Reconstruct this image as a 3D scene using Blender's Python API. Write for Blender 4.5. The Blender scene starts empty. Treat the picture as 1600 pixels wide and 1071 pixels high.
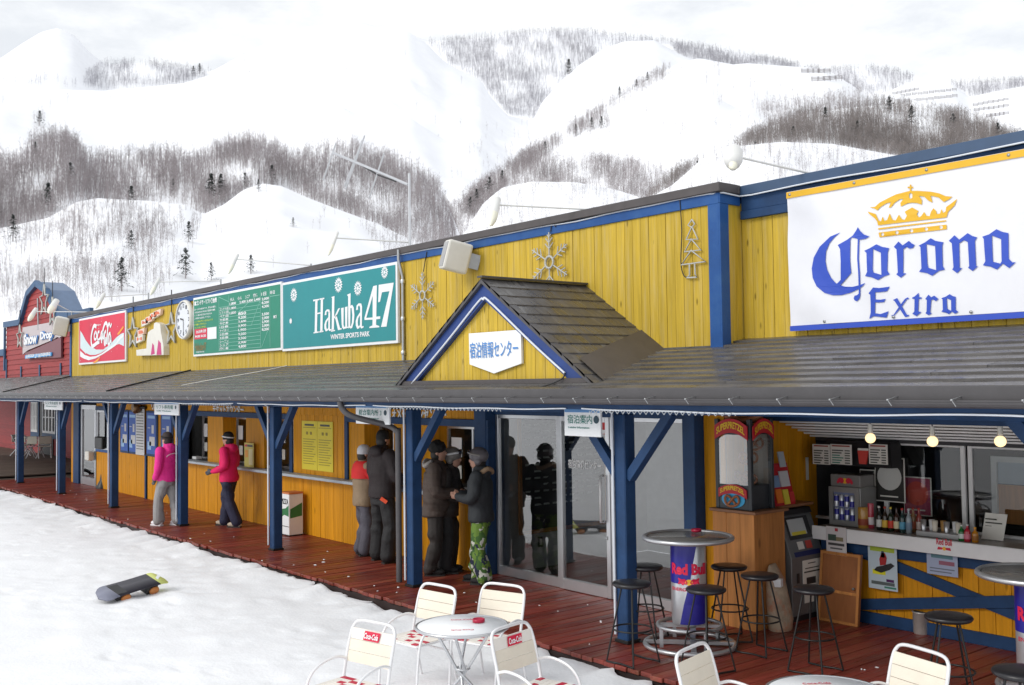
import bpy, math, random
import numpy as np
from math import sin, cos, pi, radians, atan2, sqrt
from mathutils import Vector, Matrix
from mathutils.geometry import tessellate_polygon
random.seed(47); RNG = np.random.default_rng(47)
S = bpy.context.scene; COL = S.collection

# ---------------------------------------------------------------- camera
FPX, YAW, PITCH, ROLL, CH = 1600.0, -.8905, .04045, -.01334, 2.5
_fw = Vector((sin(YAW)*cos(PITCH), cos(YAW)*cos(PITCH), sin(PITCH)))
_r0 = Vector((cos(YAW), -sin(YAW), 0)); _u0 = _r0.cross(_fw)
_R = cos(ROLL)*_r0 + sin(ROLL)*_u0; _U = -sin(ROLL)*_r0 + cos(ROLL)*_u0
CAMP = Vector((0, 0, CH))
cam = bpy.data.cameras.new('camera'); camo = bpy.data.objects.new('camera', cam); COL.objects.link(camo)
camo.matrix_world = Matrix(((_R.x, _U.x, -_fw.x, 0), (_R.y, _U.y, -_fw.y, 0), (_R.z, _U.z, -_fw.z, CH), (0, 0, 0, 1)))
cam.sensor_width = 36; cam.lens = 36*FPX/1600; cam.clip_start = .05; cam.clip_end = 9000
S.camera = camo
def ray(px, py): return _R*((px-800)/FPX) + _U*(-(py-535.5)/FPX) + _fw
def PY(px, py, Y): v = ray(px, py); return CAMP + v*(Y/v.y)          # photo point -> point on the plane y=Y
def PX(px, py, X): v = ray(px, py); return CAMP + v*(X/v.x)
def PZ(px, py, Z=0.): v = ray(px, py); return CAMP + v*((Z-CH)/v.z)
def proj(p):
    w = Vector(p)-CAMP; k = w.dot(_fw); return 800+FPX*w.dot(_R)/k, 535.5-FPX*w.dot(_U)/k

# ---------------------------------------------------------------- world, sun, exposure
SUN_EL, SUN_AZ = radians(34), radians(-168)      # azimuth from +Y, clockwise seen from above
w = bpy.data.worlds.new('World'); S.world = w; w.use_nodes = True
nt = w.node_tree; nt.nodes.clear()
def N(nt, t, **k):
    n = nt.nodes.new(t)
    for a, b in k.items(): setattr(n, a, b)
    return n
out = N(nt, 'ShaderNodeOutputWorld'); bg = N(nt, 'ShaderNodeBackground'); bg.inputs[1].default_value = .1
sky = N(nt, 'ShaderNodeTexSky', sky_type='NISHITA'); sky.sun_disc = False
sky.sun_elevation = SUN_EL; sky.sun_rotation = SUN_AZ % (2*pi); sky.altitude = 800; sky.air_density = 1.; sky.dust_density = 2.
tc = N(nt, 'ShaderNodeTexCoord'); mp = N(nt, 'ShaderNodeMapping'); mp.inputs['Scale'].default_value = (1.6, 1.6, 4.2)
no = N(nt, 'ShaderNodeTexNoise'); no.inputs['Scale'].default_value = 1.9; no.inputs['Detail'].default_value = 7; no.inputs['Roughness'].default_value = .62
mr = N(nt, 'ShaderNodeMapRange'); mr.inputs[1].default_value = .40; mr.inputs[2].default_value = .60; mr.inputs[3].default_value = .74; mr.inputs[4].default_value = 1.; mr.interpolation_type = 'SMOOTHSTEP'
mx = N(nt, 'ShaderNodeMix', data_type='RGBA'); mx.inputs[7].default_value = (10.4, 10.6, 10.8, 1)
L = nt.links.new
L(tc.outputs['Generated'], mp.inputs[0]); L(mp.outputs[0], no.inputs['Vector']); L(no.outputs[0], mr.inputs[0]); L(mr.outputs[0], mx.inputs[0])
L(sky.outputs[0], mx.inputs[6]); L(mx.outputs[2], bg.inputs[0]); L(bg.outputs[0], out.inputs[0])
sl = bpy.data.lights.new('sun', 'SUN'); sl.energy = 1.5; sl.angle = radians(26); sl.color = (1, .97, .92)
so = bpy.data.objects.new('sun', sl); COL.objects.link(so)
_sd = Vector((sin(SUN_AZ)*cos(SUN_EL), cos(SUN_AZ)*cos(SUN_EL), sin(SUN_EL)))
so.rotation_euler = _sd.to_track_quat('Z', 'Y').to_euler()
S.view_settings.view_transform = 'Standard'; S.view_settings.look = 'None'; S.view_settings.gamma = 1; S.view_settings.exposure = .04
S.view_settings.use_curve_mapping = False
S.render.engine = 'CYCLES'; S.cycles.max_bounces = 8; S.cycles.transparent_max_bounces = 12
S.cycles.use_denoising = True

# ---------------------------------------------------------------- materials
def srgb(r, g, b):
    f = lambda c: (c/255/12.92) if c/255 <= .04045 else ((c/255+.055)/1.055)**2.4
    return (f(r), f(g), f(b))
MATS = {}
def M(name, col, rough=.6, metal=0., var=.12, vs=5., st=(1, 1, 1), bump=0., bs=30., bst=None, rnd=0., knots=0., kst=(1, 1, 1), wear=None, wamt=.3, wsc=3., wst=(1, 1, 1), emit=0., coat=0., spec=.5, rvar=0., trans=0.):
    """procedural principled material; noise in world space, so alike pieces do not repeat"""
    if name in MATS: return MATS[name]
    m = bpy.data.materials.new(name); m.use_nodes = True; t = m.node_tree; l = t.links.new
    b = t.nodes['Principled BSDF']; b.inputs['Roughness'].default_value = rough; b.inputs['Metallic'].default_value = metal
    b.inputs['Specular IOR Level'].default_value = spec
    if coat: b.inputs['Coat Weight'].default_value = coat; b.inputs['Coat Roughness'].default_value = .15
    if trans: b.inputs['Transmission Weight'].default_value = trans
    g = N(t, 'ShaderNodeNewGeometry'); oi = N(t, 'ShaderNodeObjectInfo')
    def vec(stt, sc):
        v = N(t, 'ShaderNodeVectorMath', operation='MULTIPLY'); v.inputs[1].default_value = tuple(q*sc for q in stt); l(g.outputs['Position'], v.inputs[0])
        if not rnd: return v.outputs[0]
        a = N(t, 'ShaderNodeMath', operation='MULTIPLY'); a.inputs[1].default_value = 37.; l(oi.outputs['Random'], a.inputs[0])
        c = N(t, 'ShaderNodeVectorMath', operation='ADD'); l(v.outputs[0], c.inputs[0]); l(a.outputs[0], c.inputs[1]); return c.outputs[0]
    cur = None
    rgb = N(t, 'ShaderNodeRGB'); rgb.outputs[0].default_value = (*col, 1); cur = rgb.outputs[0]
    if var:
        n = N(t, 'ShaderNodeTexNoise'); n.inputs['Scale'].default_value = 1; n.inputs['Detail'].default_value = 5; n.inputs['Roughness'].default_value = .6
        l(vec(st, vs), n.inputs['Vector'])
        r = N(t, 'ShaderNodeMapRange'); r.inputs[1].default_value = .3; r.inputs[2].default_value = .7; r.inputs[3].default_value = 1-var; r.inputs[4].default_value = 1+var*.6
        l(n.outputs[0], r.inputs[0])
        x = N(t, 'ShaderNodeVectorMath', operation='SCALE'); l(cur, x.inputs[0]); l(r.outputs[0], x.inputs['Scale']); cur = x.outputs[0]
        if rvar:
            q = N(t, 'ShaderNodeMapRange'); q.inputs[1].default_value = .3; q.inputs[2].default_value = .7; q.inputs[3].default_value = max(.03, rough-rvar); q.inputs[4].default_value = min(1, rough+rvar)
            l(n.outputs[0], q.inputs[0]); l(q.outputs[0], b.inputs['Roughness'])
    if rnd:
        r = N(t, 'ShaderNodeMapRange'); r.inputs[3].default_value = 1-rnd; r.inputs[4].default_value = 1+rnd*.7; l(oi.outputs['Random'], r.inputs[0])
        x = N(t, 'ShaderNodeVectorMath', operation='SCALE'); l(cur, x.inputs[0]); l(r.outputs[0], x.inputs['Scale']); cur = x.outputs[0]
    if wear:
        n = N(t, 'ShaderNodeTexNoise'); n.inputs['Scale'].default_value = 1; n.inputs['Detail'].default_value = 8; n.inputs['Roughness'].default_value = .7
        l(vec(wst, wsc), n.inputs['Vector'])
        r = N(t, 'ShaderNodeMapRange'); r.inputs[1].default_value = .5; r.inputs[2].default_value = .72; r.inputs[3].default_value = 0; r.inputs[4].default_value = wamt; l(n.outputs[0], r.inputs[0])
        x = N(t, 'ShaderNodeMix', data_type='RGBA'); l(r.outputs[0], x.inputs[0]); l(cur, x.inputs[6]); x.inputs[7].default_value = (*wear, 1); cur = x.outputs[2]
    if knots:
        v = N(t, 'ShaderNodeTexVoronoi'); v.inputs['Scale'].default_value = 1; l(vec(kst, 1), v.inputs['Vector'])
        r = N(t, 'ShaderNodeMapRange'); r.inputs[1].default_value = .05; r.inputs[2].default_value = .13; r.inputs[3].default_value = knots; r.inputs[4].default_value = 0; l(v.outputs['Distance'], r.inputs[0])
        x = N(t, 'ShaderNodeMix', data_type='RGBA'); l(r.outputs[0], x.inputs[0]); l(cur, x.inputs[6]); x.inputs[7].default_value = (*[c*.28 for c in col], 1); cur = x.outputs[2]
    l(cur, b.inputs['Base Color'])
    if emit: l(cur, b.inputs['Emission Color']); b.inputs['Emission Strength'].default_value = emit
    if bump:
        n = N(t, 'ShaderNodeTexNoise'); n.inputs['Scale'].default_value = 1; n.inputs['Detail'].default_value = 5; l(vec(bst or st, bs), n.inputs['Vector'])
        u = N(t, 'ShaderNodeBump'); u.inputs['Strength'].default_value = bump; u.inputs['Distance'].default_value = .02; l(n.outputs[0], u.inputs['Height']); l(u.outputs[0], b.inputs['Normal'])
    MATS[name] = m; return m
def glass(name, tint=(.9, .93, .93), boost=1., ior=1.5):
    m = bpy.data.materials.new(name); m.use_nodes = True; t = m.node_tree; l = t.links.new; t.nodes.remove(t.nodes['Principled BSDF'])
    o = t.nodes['Material Output']; tr = N(t, 'ShaderNodeBsdfTransparent'); tr.inputs[0].default_value = (*tint, 1)
    gl = N(t, 'ShaderNodeBsdfGlossy'); gl.inputs['Roughness'].default_value = .015
    fr = N(t, 'ShaderNodeFresnel'); fr.inputs[0].default_value = ior
    mu = N(t, 'ShaderNodeMath', operation='MULTIPLY', use_clamp=True); mu.inputs[1].default_value = boost; l(fr.outputs[0], mu.inputs[0])
    mi = N(t, 'ShaderNodeMixShader'); l(mu.outputs[0], mi.inputs[0]); l(tr.outputs[0], mi.inputs[1]); l(gl.outputs[0], mi.inputs[2]); l(mi.outputs[0], o.inputs[0])
    MATS[name] = m; return m
SNOW = M('snow', (.90, .91, .93), .55, var=.05, vs=1.3, bump=.3, bs=22, spec=.3)
HILLSNOW = M('hill_snow', (.88, .89, .92), .7, var=.03, vs=.05, spec=.1)
YEL = M('yellow_boards', (.58, .395, .042), .62, spec=.25, var=.22, vs=1, st=(24, 24, 1.3), bump=.25, bs=1, bst=(60, 60, 3), rnd=.10, knots=.8, kst=(8, 8, 2.6), wear=(.55, .46, .25), wamt=.45, wst=(14, 14, .9), wsc=1)
ORA = M('orange_boards', (.68, .29, .010), .55, spec=.2, var=.22, vs=1, st=(24, 24, 1.3), bump=.2, bs=1, bst=(60, 60, 3), rnd=.10, knots=.7, kst=(6, 6, 1.7))
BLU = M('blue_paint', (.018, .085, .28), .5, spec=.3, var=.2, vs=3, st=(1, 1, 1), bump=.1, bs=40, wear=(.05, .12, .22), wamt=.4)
BLUD = M('shaded_blue_paint', (.014, .050, .135), .55, spec=.3, var=.25, vs=4, bump=.12, bs=40)  # darker copy of the trim blue, with porch shade put into its colour
GREY = M('dark_roof_metal', (.105, .098, .094), .34, var=.3, vs=3, st=(1, 4, 1), rnd=.3, metal=.3, rvar=.2, wear=(.22, .215, .21), wamt=.55, wsc=2.2, wst=(.6, 3, 1))
CAP = M('parapet_flashing', (.085, .075, .075), .5, metal=.2, var=.15)
GUT = M('gutter_brown', (.07, .066, .07), .4, var=.15)
RED = M('red_deck_stain', (.215, .034, .022), .42, var=.4, vs=1, st=(12, 1.2, 12), bump=.35, bs=1, bst=(30, 4, 30), rnd=.28, wear=(.30, .15, .07), wamt=.45, wsc=1., wst=(5, 1.2, 1), rvar=.18)
BRD = M('grey_brown_deck', (.16, .12, .095), .6, var=.3, vs=1, st=(12, 1.5, 12), rnd=.25)
BARN = M('barn_red', (.33, .028, .028), .6, var=.2, vs=1, st=(1.5, 10, 20), rnd=.14)
ALU = M('aluminium', (.62, .63, .65), .32, metal=.85, var=.06)
WHT = M('white_paint', (.80, .80, .80), .5, var=.05)
OFFW = M('off_white_plastic', (.74, .72, .66), .5, var=.06)
CREAM = M('cream_slats', (.80, .74, .62), .5, var=.06)
BLK = M('black_plastic', (.02, .02, .022), .45, var=.1)
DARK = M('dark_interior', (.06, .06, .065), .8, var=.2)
INT = M('pale_interior_wall', (.78, .79, .79), .8, var=.08)
IRON = M('black_iron', (.03, .03, .03), .4, metal=.5, var=.1)
STEEL = M('galvanised_steel', (.42, .43, .44), .4, metal=.8, var=.15)
SHELF = M('grey_shelf', (.42, .47, .52), .5, var=.08)
GLA = glass('window_glass', (.86, .9, .9), 1.8)
GLD = glass('door_glass', (.88, .91, .91), 5.)
WOOD = M('tan_wood', (.56, .235, .07), .55, spec=.25, var=.25, vs=1, st=(20, 20, 1.5), rnd=.1, knots=.6, kst=(5, 5, 2))
def flatmat(n, r, g, b, rough=.5, **k): return M(n, srgb(r, g, b), rough, var=k.pop('var', .04), **k)

# ---------------------------------------------------------------- mesh builder
class MB:
    def __init__(s): s.v = []; s.f = []; s.sm = []; s.mi = []; s.cur = 0
    def add(s, vs, fs, smooth=False):
        o = len(s.v); s.v += [tuple(v) for v in vs]; s.f += [tuple(i+o for i in f) for f in fs]; s.sm += [smooth]*len(fs); s.mi += [s.cur]*len(fs); return s
    def box(s, x0, x1, y0, y1, z0, z1):
        return s.add([(x0,y0,z0),(x1,y0,z0),(x1,y1,z0),(x0,y1,z0),(x0,y0,z1),(x1,y0,z1),(x1,y1,z1),(x0,y1,z1)],
                     [(0,3,2,1),(4,5,6,7),(0,1,5,4),(1,2,6,5),(2,3,7,6),(3,0,4,7)])
    def cbox(s, x0, x1, y0, y1, z0, z1, c=.004):       # box with chamfered edges
        vs = []; idx = {}
        X, Y, Z = (x0, x1), (y0, y1), (z0, z1)
        for i in (0, 1):
            for j in (0, 1):
                for k in (0, 1):
                    sx, sy, sz = (1-2*i)*c, (1-2*j)*c, (1-2*k)*c
                    p = (X[i], Y[j], Z[k])
                    for a in range(3):
                        q = [p[0]+sx, p[1]+sy, p[2]+sz]; q[a] = p[a]; idx[(i, j, k, a)] = len(vs); vs.append(q)
        F = []
        for a in range(3):
            b, d = (a+1) % 3, (a+2) % 3
            for e in (0, 1):
                ks = [(0, 0), (1, 0), (1, 1), (0, 1)]
                f = []
                for u, v in ks:
                    t = [0, 0, 0]; t[a] = e; t[b] = u; t[d] = v; f.append(idx[(*t, a)])
                F.append(f if e else f[::-1])
            for u in (0, 1):
                for v in (0, 1):
                    f = []
                    for e, ax in ((0, b), (0, d), (1, d), (1, b)):
                        t = [0, 0, 0]; t[a] = e; t[b] = u; t[d] = v; f.append(idx[(*t, ax)])
                    F.append(f if (u ^ v) else f[::-1])
        for i in (0, 1):
            for j in (0, 1):
                for k in (0, 1):
                    f = [idx[(i, j, k, a)] for a in range(3)]; F.append(f if (i+j+k) % 2 else f[::-1])
        return s.add(vs, F)
    def bar(s, p, q, w, h, up=(0, 0, 1)):
        p, q = Vector(p), Vector(q); d = (q-p).normalized(); a = d.cross(Vector(up))
        if a.length < 1e-4: a = d.cross(Vector((1, 0, 0)))
        a.normalize(); b = a.cross(d); vs = []
        for e in (p, q):
            for i, j in ((-1,-1),(1,-1),(1,1),(-1,1)): vs.append(e+a*(w/2*i)+b*(h/2*j))
        return s.add(vs, [(0,1,2,3),(7,6,5,4),(0,4,5,1),(1,5,6,2),(2,6,7,3),(3,7,4,0)])
    def tube(s, pts, r, n=8, closed=False, cap=True):
        pts = [Vector(p) for p in pts]; m = len(pts); rr = r if isinstance(r, (list, tuple)) else [r]*m; vs = []
        prev = None
        for i, p in enumerate(pts):
            d = (pts[(i+1) % m]-pts[i-1]) if closed else (pts[min(i+1, m-1)]-pts[max(i-1, 0)])
            if d.length < 1e-9: d = Vector((0, 0, 1))
            d.normalize()
            if prev is None:
                a = d.cross(Vector((0, 0, 1)));
                if a.length < .05: a = d.cross(Vector((0, 1, 0)))
            else: a = prev-d*prev.dot(d)
            a.normalize(); prev = a; b = d.cross(a)
            for k in range(n): vs.append(p+(a*cos(2*pi*k/n)+b*sin(2*pi*k/n))*rr[i])
        fs = []
        for i in range(m if closed else m-1):
            j = (i+1) % m
            for k in range(n): fs.append((i*n+k, i*n+(k+1) % n, j*n+(k+1) % n, j*n+k))
        s.add(vs, fs, True)
        if not closed and cap: s.add(vs[:n], [tuple(range(n))[::-1]]); s.add(vs[-n:], [tuple(range(n))])
        return s
    def lathe(s, prof, c=(0, 0, 0), n=24, ax=None):   # profile [(r,z)] about z (or a frame ax=(u,v,w))
        u, v, w_ = ax or ((1,0,0),(0,1,0),(0,0,1)); u, v, w_, c = Vector(u), Vector(v), Vector(w_), Vector(c)
        vs = [c+(u*cos(2*pi*k/n)+v*sin(2*pi*k/n))*r+w_*z for r, z in prof for k in range(n)]
        fs = [(i*n+k, i*n+(k+1) % n, (i+1)*n+(k+1) % n, (i+1)*n+k) for i in range(len(prof)-1) for k in range(n)]
        s.add(vs, fs, True)
        if abs(prof[0][1]-prof[1][1]) > 1e-6: s.add(vs[:n], [tuple(range(n))[::-1]])
        if abs(prof[-1][1]-prof[-2][1]) > 1e-6: s.add(vs[-n:], [tuple(range(n))])
        return s
    def ell(s, c, rx, ry, rz, n=14, m=9):
        vs = []; c = Vector(c)
        for i in range(m+1):
            t = pi*i/m
            for k in range(n): vs.append(c+Vector((rx*sin(t)*cos(2*pi*k/n), ry*sin(t)*sin(2*pi*k/n), rz*cos(t))))
        return s.add(vs, [(i*n+k, (i+1)*n+k, (i+1)*n+(k+1) % n, i*n+(k+1) % n) for i in range(m) for k in range(n)], True)
    def rings(s, rs, n=16):     # horizontal elliptical rings (cx,cy,z,rx,ry)
        vs = [(cx+rx*cos(2*pi*k/n), cy+ry*sin(2*pi*k/n), z) for cx, cy, z, rx, ry in rs for k in range(n)]
        s.add(vs, [(i*n+k, i*n+(k+1) % n, (i+1)*n+(k+1) % n, (i+1)*n+k) for i in range(len(rs)-1) for k in range(n)], True)
        s.add(vs[:n], [tuple(range(n))[::-1]]); s.add(vs[-n:], [tuple(range(n))]); return s
    def prism(s, poly, vec):    # planar polygon (3D points) extruded by vec, holes not allowed
        n = len(poly); vec = Vector(vec); a = [Vector(p) for p in poly]; b = [p+vec for p in a]
        tri = tessellate_polygon([a])
        s.add(a+b, [tuple(t) for t in tri]+[tuple(i+n for i in t[::-1]) for t in tri]+[(i, (i+1) % n, n+(i+1) % n, n+i) for i in range(n)]); return s
    def flat(s, *loops):        # planar polygon with holes
        L_ = [[Vector(p) for p in lp] for lp in loops]; tri = tessellate_polygon(L_); return s.add([p for lp in L_ for p in lp], [tuple(t) for t in tri])
    def mesh(s, name, mats):
        me = bpy.data.meshes.new(name); me.from_pydata(s.v, [], s.f); 
        me.polygons.foreach_set('use_smooth', s.sm); me.polygons.foreach_set('material_index', s.mi)
        for m in (mats if isinstance(mats, (list, tuple)) else [mats]): me.materials.append(m)
        me.update(); return me
    def build(s, name, mats, parent=None, bevel=0, fixn=True):
        me = s.mesh(name, mats)
        if fixn:
            import bmesh
            bm = bmesh.new(); bm.from_mesh(me); bmesh.ops.recalc_face_normals(bm, faces=bm.faces); bm.to_mesh(me); bm.free()
        o = bpy.data.objects.new(name, me); COL.objects.link(o)
        if parent: o.parent = parent
        if bevel:
            b = o.modifiers.new('bevel', 'BEVEL'); b.width = bevel; b.segments = 2; b.limit_method = 'ANGLE'
        return o
def tag(o, label=None, cat=None, group=None, kind=None):
    if label: o['label'] = label
    if cat: o['category'] = cat
    if group: o['group'] = group
    if kind: o['kind'] = kind
    return o
def empty(name, loc=(0, 0, 0), rz=0, label=None, cat=None, group=None):
    o = bpy.data.objects.new(name, None); COL.objects.link(o); o.location = loc; o.rotation_euler = (0, 0, rz); o.empty_display_size = .1
    return tag(o, label, cat, group)
def inst(name, me, parent=None, loc=(0, 0, 0), rot=(0, 0, 0), sc=(1, 1, 1)):
    o = bpy.data.objects.new(name, me); COL.objects.link(o); o.location = loc; o.rotation_euler = rot; o.scale = sc
    if parent: o.parent = parent
    return o
def copy_tree(o, parent=None, label=None):
    c = o.copy(); COL.objects.link(c); c.parent = parent
    if label: c['label'] = label
    for ch in o.children: copy_tree(ch, c)
    return c
# ---------------------------------------------------------------- lettering
_TMP = bpy.data.scenes.new('workshop')
def evaluated(o):     # mesh of an object with its modifiers, worked out in a scene of its own
    _TMP.collection.objects.link(o); vl = _TMP.view_layers[0]; vl.update(); me = bpy.data.meshes.new_from_object(o.evaluated_get(vl.depsgraph)); _TMP.collection.objects.unlink(o); return me
_TX = {}
def text_data(body, bold=0.):
    k = (body, bold)
    if k not in _TX:
        c = bpy.data.curves.new('t', 'FONT'); c.body = body; c.offset = bold; c.resolution_u = 3; c.fill_mode = 'FRONT'
        o = bpy.data.objects.new('t', c); me = evaluated(o)
        v = np.array([q.co[:2] for q in me.vertices]) if len(me.vertices) else np.zeros((3, 2)); f = [tuple(p.vertices) for p in me.polygons]
        bpy.data.objects.remove(o); bpy.data.curves.remove(c); bpy.data.meshes.remove(me)
        lo, hi = v.min(0), v.max(0); v = (v-lo)/np.maximum(hi-lo, 1e-6); _TX[k] = (v, f, (hi-lo))
    return _TX[k]
def add_text(mb, body, p0, u, v, w_, h, bold=0., shear=0.):
    """text fitted into the rectangle p0 + u*w, v*h"""
    V, F, _ = text_data(body, bold); p0, u, v = Vector(p0), Vector(u), Vector(v)
    mb.add([p0+u*((x+shear*y)*w_)+v*(y*h) for x, y in V], F); return mb
def wall_text(body, x0, x1, z0, z1, Y, mat, parent=None, name='lettering', bold=.02, shear=0., mb=None):
    m = mb or MB(); add_text(m, body, (x0, Y, z0), (1, 0, 0), (0, 0, 1), x1-x0, z1-z0, bold, shear)
    return None if mb else m.build(name, mat, parent, fixn=False)
def tracer(ox, oy, sc, Y): return lambda pts: [PY(ox+x*sc, oy+y*sc, Y) for x, y in pts]
def ribbon(mb, pts, wd):      # flat stroke along a polyline in the x-z plane (facing -y)
    pts = [Vector(p) for p in pts]; n = len(pts); W = wd if isinstance(wd, (list, tuple)) else [wd]*n; a = []; b = []
    for i in range(n):
        d = pts[min(i+1, n-1)]-pts[max(i-1, 0)]; d.normalize(); q = Vector((-d.z, 0, d.x)); a.append(pts[i]+q*W[i]/2); b.append(pts[i]-q*W[i]/2)
    mb.add(a+b, [(i, i+1, n+i+1, n+i) for i in range(n-1)])
def smooth_path(pts, k=4, closed=False):
    P = [Vector(p) for p in pts]; n = len(P); o = []
    for i in range(n if closed else n-1):
        g = lambda j: P[j % n] if closed else P[min(max(j, 0), n-1)]
        a, b, c, d = g(i-1), g(i), g(i+1), g(i+2)
        for q in range(k):
            t = q/k; o.append(.5*((2*b)+(c-a)*t+(2*a-5*b+4*c-d)*t*t+(3*b-a-3*c+d)*t**3))
    if not closed: o.append(P[-1])
    return o
# ================================================================ land: snow, hills, woods
def sines(seed, n, f0, f1, dim=2):
    r = np.random.default_rng(seed); f = np.exp(r.uniform(np.log(f0), np.log(f1), n)); a = r.uniform(0, 2*pi, n)
    k = np.stack([f*np.cos(a), f*np.sin(a)], 1); ph = r.uniform(0, 2*pi, n); am = (f0/f)**.9
    am = am/np.sqrt((am**2).sum()/2)
    return lambda x, y: sum(am[i]*np.sin(k[i, 0]*x+k[i, 1]*y+ph[i]) for i in range(n))
def grid_obj(name, P, mat, smooth=True):
    r, c = P.shape[:2]; me = bpy.data.meshes.new(name); idx = np.arange(r*c).reshape(r, c)
    q = np.stack([idx[:-1, :-1], idx[:-1, 1:], idx[1:, 1:], idx[1:, :-1]], -1).reshape(-1, 4)
    me.vertices.add(r*c); me.vertices.foreach_set('co', P.reshape(-1).astype(np.float32))
    me.loops.add(q.size); me.loops.foreach_set('vertex_index', q.reshape(-1).astype(np.int32))
    me.polygons.add(len(q)); me.polygons.foreach_set('loop_start', np.arange(0, q.size, 4, dtype=np.int32)); me.polygons.foreach_set('loop_total', np.full(len(q), 4, np.int32))
    me.polygons.foreach_set('use_smooth', np.full(len(q), smooth)); me.update(calc_edges=True); me.validate(); me.materials.append(mat)
    o = bpy.data.objects.new(name, me); COL.objects.link(o); return o
# wide snow field under everything
fld = MB(); fld.add([(-5000, -3000, -.42), (3000, -3000, -.42), (3000, 6000, -.42), (-5000, 6000, -.42)], [(0, 1, 2, 3)])
tag(fld.build('snow_field', HILLSNOW), kind='structure')
xs = np.concatenate([np.arange(-90, -34, 1.5), np.arange(-34, -2.2, .075), np.arange(-2.2, 25, .8)])
ys = np.concatenate([np.arange(-40, 0, 1.6), np.arange(0, 3.2, .13), np.arange(3.2, 6.47, .06)])
XX, YY = np.meshgrid(xs, ys)
n1, n2, n3, n4 = sines(1, 14, .5, 2.), sines(2, 26, 3, 9), sines(3, 34, 10, 30), sines(4, 20, 6, 40)
edge = np.clip((YY-5.9)/.57, 0, 1)
lump = np.maximum(n2(XX, YY), 0)**1.5
ZZ = -.105+.022*n1(XX, YY)+.007*lump+.004*n3(XX, YY)*(.5+.5*np.clip(n1(XX*1.7+9, YY*1.7), 0, 1))
fr_ = np.random.default_rng(9)
for _ in range(620):          # footprints and scuffs
    cx, cy, a = fr_.uniform(-24, -3.5), fr_.uniform(.6, 6.3), fr_.uniform(0, pi); dp = fr_.uniform(.004, .014); c_, s_ = cos(a), sin(a)
    i0, i1 = np.searchsorted(xs, [cx-.4, cx+.4]); j0, j1 = np.searchsorted(ys, [cy-.4, cy+.4]); dx, dy_ = XX[j0:j1, i0:i1]-cx, YY[j0:j1, i0:i1]-cy; u, v_ = dx*c_+dy_*s_, -dx*s_+dy_*c_
    q = (u/.14)**2+(v_/.06)**2; ZZ[j0:j1, i0:i1] += -dp*np.exp(-q**2)+dp*.5*np.exp(-(np.sqrt(q)-1.5)**2*3)
ZZ += edge*(.060+.022*n4(XX, YY*.3)) - np.clip((YY-6.41)/.07, 0, 1)*.05
YE = YY + np.where(YY > 6.36, (.05*n4(XX, XX*0)+.035*n1(XX*2, XX*0)), 0)*np.clip((YY-6.36)/.1, 0, 1)
sg = grid_obj('snow_ground', np.stack([XX, YE, np.clip(ZZ, -.3, -.004)], -1), SNOW); tag(sg, kind='structure')

# hills: each sheet rises from its foot to a ridge whose outline is given in photo columns, at its own distance
def hill(name, prof, D0, D1, z0, amp, bulge, seed):
    px = np.concatenate([np.arange(-1500, -100, 60), np.arange(-100, 1700, 7), np.arange(1700, 3000, 60)]).astype(float)
    rp = np.interp(px, [p[0] for p in prof], [p[1] for p in prof])
    T = np.concatenate([np.linspace(0, 1, 56), [1.08, 1.2, 1.4]])
    nz = sines(seed, 30, 2*pi/(D1*.5), 2*pi/(D1*.02)); P = np.zeros((len(T), len(px), 3)); sc = np.zeros((len(T), len(px)))
    for c, (p, q) in enumerate(zip(px, rp)):
        v = ray(p, q); h = sqrt(v.x**2+v.y**2); ux, uy, sl = v.x/h, v.y/h, v.z/h
        zr = CH+sl*D1
        for r, t in enumerate(T):
            D = D0+(D1-D0)*t
            if t <= 1: z = z0+(zr-z0)*(t**bulge)
            else: z = zr-(t-1)*(zr-z0)*.9
            P[r, c] = (ux*D, uy*D, z)
    rel = np.clip(T, 0, 1)[:, None]; P[..., 2] += amp*nz(P[..., 0], P[..., 1])*np.sin(pi*np.clip(rel, 0, 1))**.7
    o = grid_obj(name, P, HILLSNOW); tag(o, kind='structure')
    W = P-np.array(CAMP); k = W@np.array(_fw); pyv = 535.5-FPX*(W@np.array(_U))/k
    return dict(px=px, P=P[:56], py=pyv[:56])
H1 = hill('foothill', [(-1500, 300), (-200, 345), (0, 357), (74, 341), (119, 316), (152, 310), (230, 314), (288, 320), (318, 335), (350, 320), (380, 297), (410, 287), (440, 291), (480, 309), (530, 328), (590, 350), (640, 374), (690, 392), (725, 365), (755, 318), (785, 293), (830, 284), (900, 285), (960, 296), (1010, 312), (1050, 290), (1100, 246), (1160, 228), (1220, 222), (1300, 225), (1400, 243), (1480, 262), (1600, 270), (2200, 250)], 110, 300, -.5, 2.0, 1.0, 11)
H2 = hill('wooded_hill', [(-1500, 200), (-150, 245), (0, 235), (60, 222), (105, 212), (140, 250), (250, 245), (330, 240), (400, 225), (450, 243), (520, 235), (560, 235), (600, 246), (650, 264), (690, 300), (708, 340), (725, 385), (780, 410), (830, 410), (900, 400), (1000, 318), (1060, 270), (1142, 234), (1183, 205), (1257, 180), (1315, 170), (1380, 164), (1430, 174), (1500, 182), (1553, 198), (1600, 206), (1900, 195), (2600, 230)], 150, 520, -.5, 3., 1.1, 12)
H3 = hill('snowy_hill', [(-1500, 480), (400, 470), (560, 440), (620, 400), (690, 332), (797, 257), (870, 214), (930, 177), (1000, 132), (1060, 99), (1093, 91), (1146, 101), (1167, 99), (1224, 103), (1290, 108), (1315, 123), (1348, 146), (1420, 190), (1500, 230), (2600, 300)], 260, 900, -.5, 9., 1.1, 13)
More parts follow.
